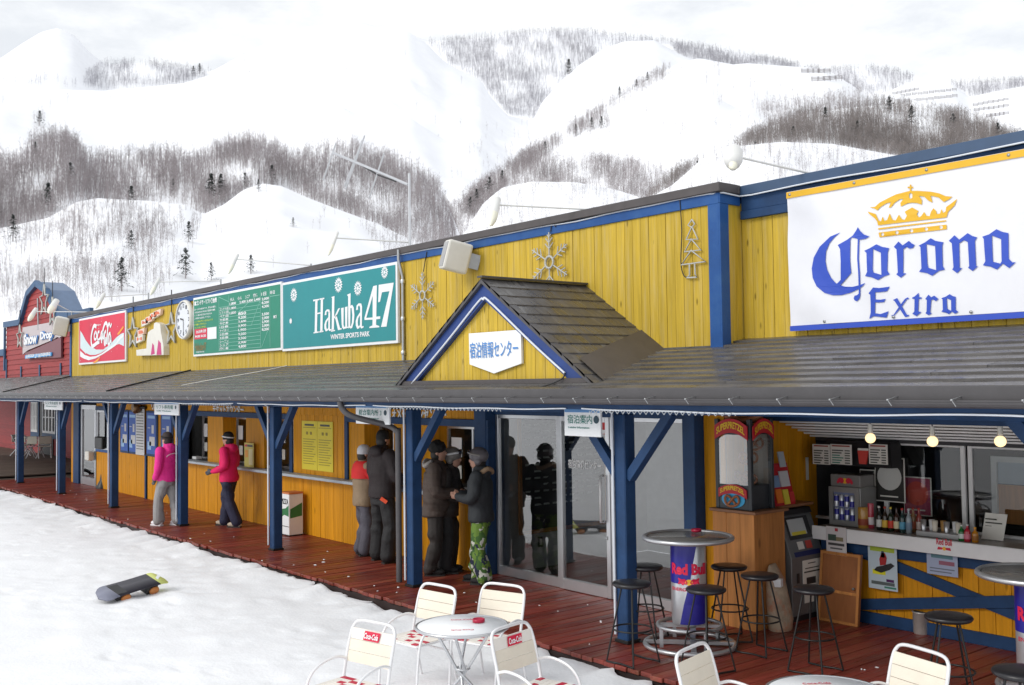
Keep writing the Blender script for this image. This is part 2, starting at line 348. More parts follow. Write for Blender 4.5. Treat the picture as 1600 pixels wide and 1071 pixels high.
H4 = hill('snowy_mountain', [(-1500, 160), (-100, 140), (0, 137), (164, 142), (230, 136), (288, 130), (330, 117), (390, 99), (470, 70), (540, 48), (600, 42), (640, 50), (666, 70), (694, 99), (752, 127), (764, 150), (793, 181), (834, 189), (846, 161), (892, 111), (941, 78), (974, 65), (1023, 63), (1060, 84), (1120, 110), (1290, 135), (1330, 152), (1380, 150), (1400, 137), (1450, 126), (1490, 133), (1515, 152), (1560, 142), (1600, 135), (2600, 160)], 500, 1500, -.5, 18., 1.1, 14)
H5 = hill('far_mountain', [(-1500, 60), (-100, 95), (0, 92), (35, 68), (65, 50), (90, 44), (115, 54), (140, 82), (165, 101), (220, 99), (290, 107), (330, 112), (400, 75), (480, 42), (560, 34), (640, 54), (670, 64), (720, 62), (770, 56), (800, 52), (850, 50), (915, 47), (950, 54), (1000, 59), (1060, 66), (1142, 80), (1245, 100), (1290, 110), (1350, 106), (1400, 113), (1450, 121), (1500, 131), (1560, 129), (1600, 126), (1900, 105), (2600, 90)], 900, 2300, -.5, 24., 1.1, 15)

def inpoly(x, y, poly):
    c = False; j = len(poly)-1
    for i in range(len(poly)):
        (xi, yi), (xj, yj) = poly[i], poly[j]
        if (yi > y) != (yj > y) and x < (xj-xi)*(y-yi)/(yj-yi)+xi: c = not c
        j = i
    return c
def on_hill(Hl, x, y):
    c = int(np.argmin(abs(Hl['px']-x))); col = Hl['py'][:, c]; P = Hl['P'][:, c]
    if y < col[-1] or y > col[0]: return None
    f = np.interp(y, col[::-1], np.arange(len(col))[::-1]); i = min(int(f), len(col)-2); p = P[i]*(1-(f-i))+P[i+1]*(f-i)
    v = ray(x, y); h = sqrt(v.x**2+v.y**2); D = sqrt(p[0]**2+p[1]**2); return np.array([v.x/h*D, v.y/h*D, p[2]])
BARK = M('bare_wood_bark', (.33, .295, .30), .9, var=.25, vs=.05)
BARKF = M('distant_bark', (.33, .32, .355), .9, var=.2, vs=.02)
def bare_tree(r):
    V = []; F = []
    def tri(a, b, wd):
        a, b = np.array(a), np.array(b); s_ = np.cross(b-a, r.normal(size=3)); s_ /= max(np.linalg.norm(s_), 1e-6); o = len(V)
        V.extend([a-s_*wd, a+s_*wd, b]); F.append((o, o+1, o+2))
    lean = r.normal(size=2)*.05; top = np.array([lean[0], lean[1], 1.])
    for k in range(3):
        a0, a1 = 2*pi*k/3, 2*pi*(k+1)/3; o = len(V); w0 = .0095
        V.extend([np.array([w0*cos(a0), w0*sin(a0), -.03]), np.array([w0*cos(a1), w0*sin(a1), -.03]), top+np.array([.002*cos(a1), .002*sin(a1), 0]), top+np.array([.002*cos(a0), .002*sin(a0), 0])]); F.append((o, o+1, o+2, o+3))
    nb = r.integers(11, 16)
    for i in range(nb):
        t = r.uniform(.28, .97); a = r.uniform(0, 2*pi); ln = (.34*(1.12-t)+.06)*r.uniform(.6, 1.2); st = top*t
        en = st+np.array([cos(a)*ln*.75, sin(a)*ln*.75, ln*r.uniform(.5, 1.0)]); tri(st, en, .0046)
        for q in range(2):
            m_ = st+(en-st)*r.uniform(.3, .8); tri(m_, m_+np.array([r.normal()*.07, r.normal()*.07, r.uniform(.05, .13)]), .0038)
    return np.array(V), F
TPL = [bare_tree(np.random.default_rng(100+i)) for i in range(9)]
def wood(name, Hl, polys, per, hmin, hmax, label, mat=BARK, seed=0, thin=None):
    r = np.random.default_rng(seed); VS = []; LP = []; LS = []; off = 0; n = 0
    for poly, den in polys:
        x0, x1 = min(p[0] for p in poly), max(p[0] for p in poly); y0, y1 = min(p[1] for p in poly), max(p[1] for p in poly)
        cl = sines(seed+7, 12, 2*pi/160, 2*pi/35)
        for k in range(int((x1-x0)*(y1-y0)/per*den)):
            x, y = r.uniform(x0, x1), r.uniform(y0, y1)
            if not inpoly(x, y, poly): continue
            if r.uniform() < .25-.35*float(cl(x, y*1.6)): continue
            p = on_hill(Hl, x, y)
            if p is None: continue
            V, F = TPL[r.integers(len(TPL))]; h = r.uniform(hmin, hmax)*sqrt(p[0]**2+p[1]**2)/1600; a = r.uniform(0, 2*pi); c, s_ = cos(a), sin(a)
            W = V*h; W = np.stack([W[:, 0]*c-W[:, 1]*s_, W[:, 0]*s_+W[:, 1]*c, W[:, 2]], 1)+p
            VS.append(W)
            for f in F: LP.extend([i+off for i in f]); LS.append(len(f))
            off += len(V); n += 1
    VS = np.concatenate(VS); me = bpy.data.meshes.new(name); me.vertices.add(len(VS)); me.vertices.foreach_set('co', VS.reshape(-1).astype(np.float32))
    me.loops.add(len(LP)); me.loops.foreach_set('vertex_index', np.array(LP, np.int32)); me.polygons.add(len(LS))
    ls = np.array(LS, np.int32); me.polygons.foreach_set('loop_start', np.concatenate([[0], np.cumsum(ls)[:-1]]).astype(np.int32)); me.polygons.foreach_set('loop_total', ls)
    me.update(calc_edges=True); me.materials.append(mat); o = bpy.data.objects.new(name, me); COL.objects.link(o)
    tag(o, label, 'forest', kind='stuff'); return n
LEFTBAND = [(-120, 255), (0, 243), (60, 228), (105, 218), (140, 255), (250, 250), (330, 245), (400, 232), (450, 250), (520, 240), (560, 240), (600, 252), (650, 270), (685, 300), (705, 345), (715, 385), (690, 400), (640, 382), (590, 360), (530, 340), (480, 320), (440, 300), (400, 300), (350, 330), (320, 345), (288, 330), (230, 322), (150, 320), (110, 328), (70, 350), (0, 367), (-120, 360)]
wood('bare_forest', H2, [(LEFTBAND, 1.), ([(330, 250), (400, 205), (460, 245)], .5)], 6, 16, 31, 'grey band of leafless trees across the left hillside', seed=1)
RB = [(1000, 322), (1060, 274), (1142, 238), (1183, 210), (1257, 184), (1315, 174), (1380, 168), (1430, 178), (1500, 186), (1553, 202), (1600, 210), (1720, 205), (1720, 300), (1480, 290), (1400, 250), (1300, 232), (1220, 228), (1160, 236), (1100, 255), (1050, 298), (1010, 325)]
wood('bare_forest', H2, [(RB, 1.5)], 4., 12, 25, 'brown leafless wood on the hill above the banner', seed=2, mat=M('brown_bark', (.26, .23, .22), .9, var=.25, vs=.05))
wood('bare_forest', H1, [([(0, 360), (74, 345), (119, 320), (152, 314), (288, 324), (318, 340), (300, 400), (250, 470), (100, 480), (0, 500)], .5), ([(100, 320), (250, 320), (270, 380), (200, 440), (130, 430), (90, 370)], .7), ([(0, 420), (140, 420), (140, 500), (0, 500)], .5), ([(320, 345), (420, 290), (560, 345), (640, 380), (600, 400), (330, 430)], .02)], 18, 14, 28, 'scattered bare saplings on the near snowy knolls at left', seed=3)
wood('bare_forest', H1, [([(560, 350), (640, 368), (700, 345), (730, 318), (740, 360), (700, 400), (600, 400)], .9), ([(720, 322), (780, 296), (830, 289), (900, 290), (960, 300), (1010, 316), (1000, 345), (700, 375)], .5), ([(1020, 312), (1100, 250), (1160, 233), (1220, 227), (1300, 230), (1400, 248), (1300, 290), (1150, 300), (1030, 330)], .5)], 18, 10, 22, 'thin bare trees on the white knolls behind the roofline', seed=4)
wood('bare_forest', H3, [([(640, 392), (690, 336), (797, 261), (850, 228), (880, 225), (830, 262), (800, 290), (760, 340), (720, 400), (650, 410)], 2.2), ([(800, 270), (850, 250), (900, 248), (1000, 262), (1060, 275), (1020, 320), (900, 300), (800, 310)], 1.2), ([(800, 258), (880, 211), (930, 180), (1000, 134), (1060, 101), (1062, 107), (970, 165), (900, 215), (820, 262)], .8), ([(1180, 170), (1270, 160), (1340, 150), (1400, 175), (1200, 210)], .5), ([(830, 240), (1060, 105), (1300, 115), (1340, 150), (1180, 200), (1060, 265), (900, 260)], .02), ([(880, 190), (945, 180), (955, 200), (890, 225)], .5)], 5.5, 11, 22, 'leafless trees along the ridge in the middle', seed=5)
wood('bare_forest', H4, [([(340, 215), (400, 190), (470, 200), (520, 225), (420, 240)], .12), ([(740, 205), (830, 190), (850, 240), (700, 290)], .14), ([(0, 145), (300, 140), (520, 60), (640, 70), (740, 140), (800, 200), (700, 280), (420, 220), (0, 220)], .012), ([(50, 180), (75, 182), (72, 200), (55, 202)], .8), ([(350, 70), (370, 75), (392, 100), (378, 104)], 1.)], 20, 10, 18, 'sparse trees in the snowy gully below the peaks', seed=6)
wood('bare_forest', H5, [([(668, 68), (720, 65), (770, 60), (800, 56), (850, 53), (915, 50), (950, 57), (1050, 68), (1000, 75), (960, 80), (930, 90), (890, 118), (850, 165), (835, 188), (795, 182), (765, 150), (752, 128), (694, 100)], 1.), ([(1045, 68), (1142, 84), (1245, 104), (1290, 114), (1225, 112), (1140, 108), (1060, 90)], 1.8), ([(1285, 112), (1350, 108), (1400, 115), (1430, 125), (1400, 145), (1330, 150), (1300, 130)], .9), ([(135, 115), (165, 102), (220, 100), (290, 107), (330, 113), (320, 125), (280, 133), (160, 142), (130, 135)], 1.), ([(0, 128), (60, 122), (120, 130), (120, 137), (0, 137)], .35), ([(1480, 133), (1560, 131), (1600, 129), (1600, 140), (1520, 155)], 1.), ([(660, 58), (780, 55), (900, 45), (900, 52), (700, 66)], .3)], 3.4, 7, 13, 'distant grey woods on the far mountainside', mat=BARKF, seed=7)

# dark conifers that can be told apart
NEED = M('pine_needles', (.06, .072, .065), .8, var=.3, vs=.6)
def pine_meshes(seed):
    r = np.random.default_rng(seed); t = MB(); t.tube([(0, 0, -.03), (0.01, 0, .5), (0, .01, .97)], [.022, .015, .004], 5)
    V = []; F = []
    for k in range(420):
        z = r.uniform(.14, 1.)**.85; R_ = .44*(1.04-z)**.8*r.uniform(.25, 1.)*(.75+.35*sin(z*34+r.normal()*.4)); a = r.uniform(0, 2*pi); ce = np.array([R_*cos(a), R_*sin(a), z-.05*R_/.2])
        d1 = np.array([cos(a), sin(a), -.35+r.normal()*.25]); d2 = np.array([-sin(a), cos(a), r.normal()*.3]); s1, s2 = r.uniform(.02, .055), r.uniform(.012, .028); o = len(V)
        V += [ce-d1*s1, ce+d2*s2, ce+d1*s1, ce-d2*s2]; F.append((o, o+1, o+2, o+3))
    c = MB(); c.add(V, F); return t.mesh('trunk', BARK), c.mesh('crown', NEED)
PM = [pine_meshes(300+i) for i in range(4)]
PINES = [(H1, 20, 378, 9.5, 'dark pine standing at the left edge of the snowy knoll'), (H1, 295, 378, 6.5, 'dark bushy pine on the slope left of the white hilltop'), (H1, 404, 300, 5, 'small pine on the crest of the white knoll'), (H1, 290, 436, 8, 'dark pine just behind the roof left of the clock'), (H1, 330, 440, 5, 'small pine behind the roof right of the clock'), (H1, 392, 428, 5, 'small pine behind the price board roofline'), (H1, 458, 355, 3, 'lone tiny pine on the white knoll'), (H1, 205, 390, 5.5, 'young pine among the saplings above the red sign'), (H1, 190, 455, 8, 'snow-dusted pine behind the red soft-drink sign'),
         (H2, 75, 330, 13, 'dark pine low in the left forest band'), (H2, 330, 318, 16, 'tall pine in the forest behind the white knoll'), (H2, 345, 312, 14, 'pine beside the tall one behind the white knoll'), (H2, 383, 300, 11, 'pine above the left flank of the white knoll'), (H2, 425, 287, 11, 'pine above the crest of the white knoll'), (H2, 205, 325, 11, 'pine at the lower edge of the grey forest'), (H2, 270, 305, 9, 'small pine inside the grey forest'), (H2, 110, 285, 10, 'pine at the left in the grey forest'), (H2, 55, 248, 10, 'pine near the top left of the forest band'),
         (H3, 745, 322, 20, 'lowest of the pines along the diagonal ridge'), (H3, 765, 303, 20, 'second pine along the diagonal ridge'), (H3, 735, 335, 18, 'pine leaning by the foot of the diagonal ridge'), (H3, 785, 290, 18, 'pine halfway along the diagonal ridge'), (H3, 900, 212, 14, 'pine in the small clump on the white slope'), (H3, 925, 204, 16, 'tallest pine of the small clump on the white slope'), (H3, 940, 200, 14, 'right pine of the small clump on the white slope'), (H3, 852, 240, 15, 'lone pine on the upper diagonal ridge'),
         (H2, 1290, 196, 12, 'pine on the brown hill left of the crown'), (H2, 1390, 178, 12, 'pine at the top of the brown hill'), (H2, 1425, 200, 14, 'pine on the brown hill above the crown'), (H2, 1340, 215, 10, 'pine low on the brown hill above the banner'), (H2, 1240, 222, 10, 'pine at the left of the brown hill'), (H2, 1180, 245, 10, 'pine low at the left end of the brown hill'), (H2, 1090, 275, 10, 'pine just left of the round roof lamp'), (H2, 1120, 262, 9, 'pine behind the round roof lamp'), (H2, 1560, 222, 12, 'pine at the right end of the brown hill'), (H2, 1490, 205, 11, 'pine right of centre on the brown hill'),
         (H4, 62, 196, 26, 'lone conifer on the upper left snowfield'), (H4, 709, 105, 30, 'conifer on the shoulder of the left snowfield'), (H4, 889, 118, 36, 'conifer on the edge of the right snowfield'), (H4, 1012, 130, 20, 'upper conifer of the row on the right snowfield'), (H4, 995, 142, 20, 'middle conifer of the row on the right snowfield'), (H4, 968, 152, 18, 'lower conifer of the row on the right snowfield'), (H5, 302, 118, 30, 'left conifer at the far left woodland edge'), (H5, 312, 116, 34, 'right conifer at the far left woodland edge')]
for i, (Hl, x, y, h, lb) in enumerate(PINES):
    p = on_hill(Hl, x, y)
    if p is None: continue
    h *= .68; e = empty('pine_tree', p, random.uniform(0, 6), lb, 'tree', 'conifers on the slopes'); e.scale = (h*1.05, h*1.05, h)
    inst('trunk', PM[i % 4][0], e); inst('crown', PM[i % 4][1], e)
# rows of avalanche fences high on the right
FEN = M('fence_timber', (.30, .28, .29), .8)
def fence_row(x0, y0, x1, y1, n, Hl, label):
    root = None
    for i in range(n):
        t = i/(n-1); p = on_hill(Hl, x0+(x1-x0)*t, y0+(y1-y0)*t)
        if p is None: continue
        if root is None: root = empty('avalanche_fence', p, 0, label, 'fence', 'avalanche fences'); o0 = p
        q = Vector(p-o0); d = Vector((.63, .777, 0)); m = MB(); ww = 6.5
        for k in range(3): m.bar(q+d*(-ww/2)+Vector((0, 0, .8+k*1.1)), q+d*(ww/2)+Vector((0, 0, .8+k*1.1)), .3, .45)
        for k in (-.4, .4): m.bar(q+d*(ww*k)+Vector((0, 0, -1)), q+d*(ww*k)+Vector((0, 0, 3.6)), .3, .3)
        m.build('fence_panel', FEN, root)
fence_row(1398, 148, 1432, 141, 6, H4, 'short upper row of avalanche fences under the skyline')
fence_row(1402, 152, 1500, 141, 12, H4, 'long middle row of avalanche fences near the skyline')
fence_row(1408, 161, 1492, 152, 10, H4, 'long lower row of avalanche fences near the skyline')
fence_row(1524, 166, 1572, 157, 7, H4, 'topmost fence row at the far right slope')
fence_row(1526, 174, 1572, 167, 7, H4, 'middle fence row at the far right slope')
fence_row(1545, 183, 1572, 179, 5, H4, 'lowest fence row at the far right slope')
fence_row(1258, 114, 1292, 114, 5, H3, 'short fence row on the white ridge right of centre')
fence_row(1274, 127, 1310, 125, 5, H3, 'lower fence row on the white ridge right of centre')
# ================================================================ the lodge
YW = 8.27
lodge = empty('ski_lodge', (-18, YW, 0), 0, 'long low yellow board lodge with blue trim and covered porch', 'building')
lodge_inv = Matrix.Translation((-18, YW, 0)).inverted()
def WM(o):
    b = Matrix.LocRotScale(o.location, o.rotation_euler, o.scale)
    return b if o.parent is None else WM(o.parent) @ o.matrix_parent_inverse @ b
def child(o, par):   # parent an object already placed in world space
    o.parent = par; o.matrix_parent_inverse = WM(par).inverted(); return o
def part(mb, name, mat, parent=None, bevel=0): return child(mb.build(name, mat, None, bevel), parent or lodge)
PLK = {}
def plank(x0, x1, z0, z1, Y, mat, par=None, axis='x', th=.02, jit=.003):
    """one vertical board on a wall facing -y (axis x) or facing +x (axis y)"""
    k = mat.name
    if k not in PLK:
        m = MB(); m.cbox(-.5, .5, -.5, .5, -.5, .5, .02); PLK[k] = m.mesh('plank', mat)
    w_ = x1-x0; d = random.uniform(-jit, jit)
    if axis == 'x': o = inst('plank', PLK[k], None, ((x0+x1)/2, Y-th/2+d, (z0+z1)/2), (0, 0, 0), (w_-.005, th, z1-z0))
    else: o = inst('plank', PLK[k], None, (Y+th/2+d, (x0+x1)/2, (z0+z1)/2), (0, 0, 0), (th, w_-.005, z1-z0))
    return child(o, par or lodge)
def planks(x0, x1, z0, z1, Y, mat, wd=.15, par=None, axis='x', join=False):
    n = max(1, round((x1-x0)/wd)); w_ = (x1-x0)/n
    if join:
        m = MB()
        for i in range(n):
            d = random.uniform(-.003, .003); m.cbox(x0+i*w_+.002, x0+(i+1)*w_-.002, Y-.02+d, Y+d, z0, z1, .004)
        return tag(part(m, 'plank', mat, par), kind='stuff')
    for i in range(n): plank(x0+i*w_, x0+(i+1)*w_, z0, z1, Y, mat, par, axis)
XL, XC = -29.4, -6.78          # left end and corner of the yellow wall
YB = 8.62                      # banner wall
# upper wall
b = MB(); b.box(XL, XC, YW, YW+.12, 2.6, 4.45); b.box(XC-.12, XC-.02, YW+.12, YB+.01, 2.6, 4.45); b.box(XC-.02, -1.5, YB, YB+.12, 2.7, 4.42); b.box(XL, XL+.1, YW+.12, 13.5, 0, 4.45)
part(b, 'wall_core', DARK)
planks(-17.6, XC-.0, 2.62, 4.36, YW, YEL, wd=.125); planks(XL, -17.6, 2.62, 4.36, YW, YEL, join=True)
planks(YW+.1, YB, 2.66, 4.36, XC-.02, YEL, axis='y', wd=.13)
planks(XC+.005, -6.0, 2.7, 4.3, YB, YEL, wd=.13); planks(-6.0, -1.5, 2.7, 4.3, YB, YEL, join=True)
# trims
b = MB(); b.cbox(XL-.05, XC+.01, YW-.045, YW-.021, 4.325, 4.437); b.cbox(XC-.001, XC+.025, YW-.04, YB-.06, 4.327, 4.435); part(b, 'trim_board', BLU)
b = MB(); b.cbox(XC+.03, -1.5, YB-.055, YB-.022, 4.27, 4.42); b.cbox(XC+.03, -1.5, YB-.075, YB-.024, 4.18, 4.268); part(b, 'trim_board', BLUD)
b = MB(); b.cbox(XC-.13, XC+.012, YW-.052, YW-.022, 2.7, 4.324); b.cbox(XC+.001, XC+.03, YW-.05, YW+.09, 2.7, 4.324); part(b, 'corner_board', BLU)
b = MB(); b.cbox(XL-.06, XL+.07, YW-.05, YW-.022, 2.8, 4.324); part(b, 'corner_board', BLU)
b = MB(); b.cbox(XL-.12, XC+.06, YW-.09, YW+.22, 4.44, 4.535, .006); b.cbox(XC-.2, XC+.062, YW+.22, YB-.1, 4.44, 4.533, .006); part(b, 'parapet_cap', CAP)
b = MB(); b.cbox(XC-.2, -1.5, YB-.098, YB+.22, 4.425, 4.527, .006); part(b, 'parapet_cap', M('blue_flashing', (.035, .075, .15), .45, var=.12))
b = MB(); b.box(XL, -1.5, YB+.13, 14, 4.28, 4.4); part(b, 'flat_roof', SNOW)
# rope light under the parapet cap
pts = [(x, YW-.055, 4.432+.008*sin(x*2.3)+.006*sin(x*5.1)) for x in np.arange(XL, XC+.02, .25)]+[(XC+.05, YW-.02, 4.43), (XC+.05, YB-.1, 4.42)]+[(x, YB-.1, 4.418+.008*sin(x*3)) for x in np.arange(XC+.2, -1.5, .25)]
ROPE = flatmat('rope_light', 215, 220, 228, .35)
part(MB().tube(pts, .009, 6), 'rope_light', ROPE)
# ---- porch roof
EV, EZ, RS = 6.48, 2.435, .237           # eave y, eave z, slope
rz_ = lambda y: EZ+(y-EV)*RS
roof = MB()
roof.add([(-46, EV, EZ-.03), (-1.5, EV, EZ-.03), (-1.5, YB, rz_(YB)-.03), (-46, YB, rz_(YB)-.03), (-46, EV, EZ-.09), (-1.5, EV, EZ-.09), (-1.5, YB, rz_(YB)-.09), (-46, YB, rz_(YB)-.09)], [(0,1,2,3),(7,6,5,4),(0,4,5,1),(1,5,6,2),(2,6,7,3),(3,7,4,0)])
roofo = part(roof, 'porch_roof', M('roof_sheathing', (.10, .075, .055), .8, var=.2))
def course(xa, xb, y0, y1):
    m = MB(); z0, z1 = rz_(y0), rz_(y1); t = .012; l = .016
    m.add([(xa, y0, z0+t-.03), (xb, y0, z0+t-.03), (xb, y0, z0+l), (xa, y0, z0+l), (xa, y1+.02, z1+.003), (xb, y1+.02, z1+.003)], [(0, 1, 2, 3), (3, 2, 5, 4)])
    return part(m, 'roof_course', GREY, roofo)
NC = 11; dy = (YB-EV)/NC
for i in range(NC):
    y0 = EV+i*dy; x = -46-random.uniform(0, 2)
    while x < -1.5:
        x2 = min(x+random.uniform(3.2, 4.2), -1.5); course(max(x, -46)+.002, x2-.002, y0, y0+dy); x = x2
for xr in (-29.4, -20.9): part(MB().bar((xr, EV+.05, rz_(EV+.05)+.02), (xr+.0, YW-.02, rz_(YW)+.02), .035, .03), 'roof_rib', BLK, roofo)
part(MB().tube(smooth_path([(-16.4, 8.2, rz_(8.2)+.03), (-16.7, 7.8, rz_(7.8)+.025), (-17.6, 7.2, rz_(7.2)+.02), (-17.9, 6.9, rz_(6.9)+.02)]), .006, 6), 'cable', OFFW, roofo)
# eave: drip strip, fascia, gutter, brackets
b = MB(); b.cbox(-46, -1.5, EV-.025, EV-.002, EZ-.085, EZ+.012); part(b, 'drip_edge', GUT)
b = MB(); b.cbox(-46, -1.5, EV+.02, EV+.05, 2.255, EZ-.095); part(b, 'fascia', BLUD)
g = MB()
for i in range(7):
    a0, a1 = pi+pi*i/7, pi+pi*(i+1)/7
    for r_ in (.05, .046):
        y0, z0, y1, z1 = EV-.045+r_*cos(a0), 2.352+r_*sin(a0), EV-.045+r_*cos(a1), 2.352+r_*sin(a1)
        g.add([(-46, y0, z0), (-1.5, y0, z0), (-1.5, y1, z1), (-46, y1, z1)], [(0, 1, 2, 3)], True)
g.cbox(-46, -1.5, EV-.1, EV-.092, 2.345, 2.356, .002)
gut = part(g, 'gutter', GUT)
bk = MB(); bk.bar((0, -.098, .008), (0, .04, .03), .010, .004); bk.bar((.004, -.1, .0), (.02, -.085, -.035), .008, .004); bk.ell((0, -.1, .006), .009, .008, .008, 8, 5); bkm = bk.mesh('bracket', STEEL)
for i in range(72):
    x = -2.0-.45*i if i < 12 else -2-.45*12-.55*(i-12)
    o = inst('bracket', bkm, None, (x, EV-.045, 2.352)); child(o, gut)
# header beam, posts with braces, light pipe
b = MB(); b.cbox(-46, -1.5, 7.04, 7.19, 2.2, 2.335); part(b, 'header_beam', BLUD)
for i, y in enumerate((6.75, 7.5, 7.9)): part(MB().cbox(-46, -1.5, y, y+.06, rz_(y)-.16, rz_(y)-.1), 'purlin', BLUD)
POSTX = [-7.08, -10.78, -14.62, -18.4, -22.25, -26.1, -30.0, -33.8, -2.7]
BR = {-7.08: (-1, 1), -10.78: (1,), -14.62: (-1, 1), -18.4: (1, -1), -22.25: (-1, 1), -26.1: (1,), -30.: (1,), -33.8: (1,), -2.7: (-1,)}
for x in POSTX:
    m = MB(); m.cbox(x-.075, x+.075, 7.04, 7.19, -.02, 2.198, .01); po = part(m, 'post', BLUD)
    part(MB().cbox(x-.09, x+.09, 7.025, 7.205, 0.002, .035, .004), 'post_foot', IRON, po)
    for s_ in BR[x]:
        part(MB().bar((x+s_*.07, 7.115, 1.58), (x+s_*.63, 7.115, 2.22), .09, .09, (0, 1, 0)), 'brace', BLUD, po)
    part(MB().tube([(x-.068, 7.02, .08), (x-.068, 7.02, 2.2), (x-.1, 6.9, 2.28), (x-.1, 6.6, 2.3)], .013, 6), 'light_pipe', ROPE, po)
part(MB().tube(smooth_path([(-11.42, 6.44, 2.31), (-11.4, 6.46, 2.22), (-11.3, 6.55, 2.12), (-11.05, 6.9, 2.0), (-10.95, 6.98, 1.92), (-10.94, 6.99, 1.8), (-10.94, 6.99, .05)], 5), .038, 10), 'downspout', GUT)
# rope light swags under the eave
for a, b_, sag in ((-34, -22.3, .03), (-22.2, -14.7, .02), (-14.6, -10.8, .015), (-10.7, -7.1, .02), (-7.0, -1.6, .03)):
    pts = [(x, EV+.005, 2.262-sag*.6*abs(sin((x-a)*.8))+.004*sin(x*5.)) for x in np.arange(a, b_, .12)]
    part(MB().tube(pts, .0075, 5), 'rope_light', ROPE)
for a, b_ in ((-16.8, -14.8), (-10.4, -8.2), (-6.9, -5.2)):    # coiled stretches of cable
    pts = [(x, EV+.0+.006*sin(x*90), 2.235+.014*cos(x*90)) for x in np.arange(a, b_, .0105)]
    part(MB().tube(pts, .0042, 4), 'coiled_cable', flatmat('grey_cable', 170, 175, 180))
# ---- dormer
DX, DZ, DY = -8.8, 3.62, 6.80; DS = .66; bz = 2.50
dorm = empty('dormer', (DX, DY, bz)); dorm.parent = lodge; dorm.matrix_parent_inverse = lodge_inv
n = 20; w_ = 3.1/n
for i in range(n):
    x0 = DX-1.55+i*w_; x1 = x0+w_; t = [DZ-.1-DS*abs(x-DX) for x in (x0+.003, x1-.003)]; z0 = bz-.05
    if max(t) < z0+.02: continue
    pl = [(x0+.003, DY, z0), (x1-.003, DY, z0), (x1-.003, DY, max(t[1], z0+.01)), (x0+.003, DY, max(t[0], z0+.01))]
    if x0 < DX < x1 and 0: pl.insert(3, (DX, DY, DZ-.1))
    part(MB().prism(pl, (0, .02+random.uniform(0, .004), 0)), 'plank', YEL, dorm)
part(MB().prism([(DX-1.6, DY+.03, bz-.06), (DX+1.6, DY+.03, bz-.06), (DX, DY+.03, DZ-.06)], (0, .03, 0)), 'gable_core', DARK, dorm)
for s_ in (-1, 1):
    a = (DX, DZ); e = (DX+s_*1.78, DZ-DS*1.78)
    part(MB().prism([(a[0], DY-.06, a[1]-.03), (e[0], DY-.06, e[1]-.03), (e[0], DY-.06, e[1]-.17), (e[0]-s_*.04, DY-.06, e[1]-.17), (a[0], DY-.06, a[1]-.205)], (0, .055, 0)), 'barge_board', M('dormer_blue', (.012, .045, .20), .5, var=.2), dorm)
    part(MB().prism([(a[0], DY-.1, a[1]+.03), (e[0], DY-.1, e[1]+.03), (e[0], DY-.1, e[1]-.025), (a[0], DY-.1, a[1]-.025)], (0, .09, 0)), 'verge_flashing', GUT, dorm)
    for k in range(11):
        u0, u1 = 1.78-k*1.78/11, 1.78-(k+1)*1.78/11
        yb = YW-.01
        P_ = lambda u, y, h: (DX+s_*u, y, DZ-DS*u+h)
        m = MB(); m.add([P_(u0, DY-.1, .0), P_(u0, yb, .0), P_(u0, yb, .036), P_(u0, DY-.1, .036), P_(u1-.01, yb, .022), P_(u1-.01, DY-.1, .022)], [(0, 1, 2, 3), (3, 2, 4, 5), (0, 3, 5)]); part(m, 'roof_course', GREY, dorm)
    # valley flashing against the porch roof
    yv = lambda u: EV+(DZ-DS*u+.02-EZ)/RS
    u0 = (DZ-rz_(DY-.05))/DS; u1 = (DZ-rz_(YW))/DS; V3 = lambda u, h, o: (DX+s_*(u-o), yv(u), DZ-DS*(u-o)+h)
    part(MB().add([V3(u0, .05, -.06), V3(u0, .05, .30), V3(u1, .05, .30), V3(u1, .05, -.06)], [(0, 1, 2, 3)]), 'valley_flashing', CAP, dorm)
part(MB().bar((DX, DY-.12, DZ+.045), (DX, YW-.02, DZ+.045), .09, .02), 'ridge_cap', GUT, dorm)
part(MB().cbox(DX-1.62, DX+1.62, DY-.08, DY+.01, bz-.06, bz+.05, .004), 'sill_flashing', CAP, dorm)
pts = [(DX-1.42, DY-.07, bz+.02), (DX-.7, DY-.07, 2.985), (DX-.1, DY-.07, DZ-.225), (DX, DY-.07, DZ-.2), (DX+.1, DY-.07, DZ-.225), (DX+.8, DY-.07, 2.92), (DX+1.3, DY-.07, bz+.1)]
part(MB().tube(smooth_path(pts, 6), .012, 6), 'rope_light', ROPE, dorm)
part(MB().tube(smooth_path([(DX+1.3, DY-.07, bz+.1), (DX+1.28, DY-.1, bz+.04), (DX+1.1, DY-.2, 2.47), (DX+.85, DY-.33, 2.43)], 5), .008, 5), 'cable', BLK, dorm)

# ---- ground floor front
def X8(px, Y=YW, py=700): return PY(px, py, Y).x
SHZ = 1.02
xT0, xT1, xI0, xI1 = X8(297), X8(456), X8(547), X8(760)      # ticket bay, information bay
xDoorL, xD = X8(126), -10.72
for x0, x1, z0, z1 in ((X8(172), X8(229), -.0, 1.0), (X8(232), xI1, 0, SHZ-.05)): planks(x0, x1, z0, z1, YW, ORA, wd=.15, join=x1 < -20)
planks(X8(152), X8(172), 0, .95, YW, ORA, join=True)
planks(X8(152), xD-.02, 2.02, 2.62, YW, ORA, wd=.16, join=True)
planks(X8(172), xT0-.06, 1.0, 2.02, YW, ORA, wd=.16, join=True)
planks(xT1+.1, xI0-.06, SHZ, 2.02, YW, ORA, wd=.15)
planks(XL+.02, XL+.3, 0, 2.62, YW, ORA, join=True)
for q in ((X8(230)-.05, X8(230)+.05, YW-.045, YW-.021, 0, 1.0), (XL+.31, xDoorL-.02, YW-.05, YW+.05, 0, 2.3), (X8(152), X8(172), YW-.05, YW-.022, 1.97, 2.07)): part(MB().box(*q), 'trim_board', BLUD)
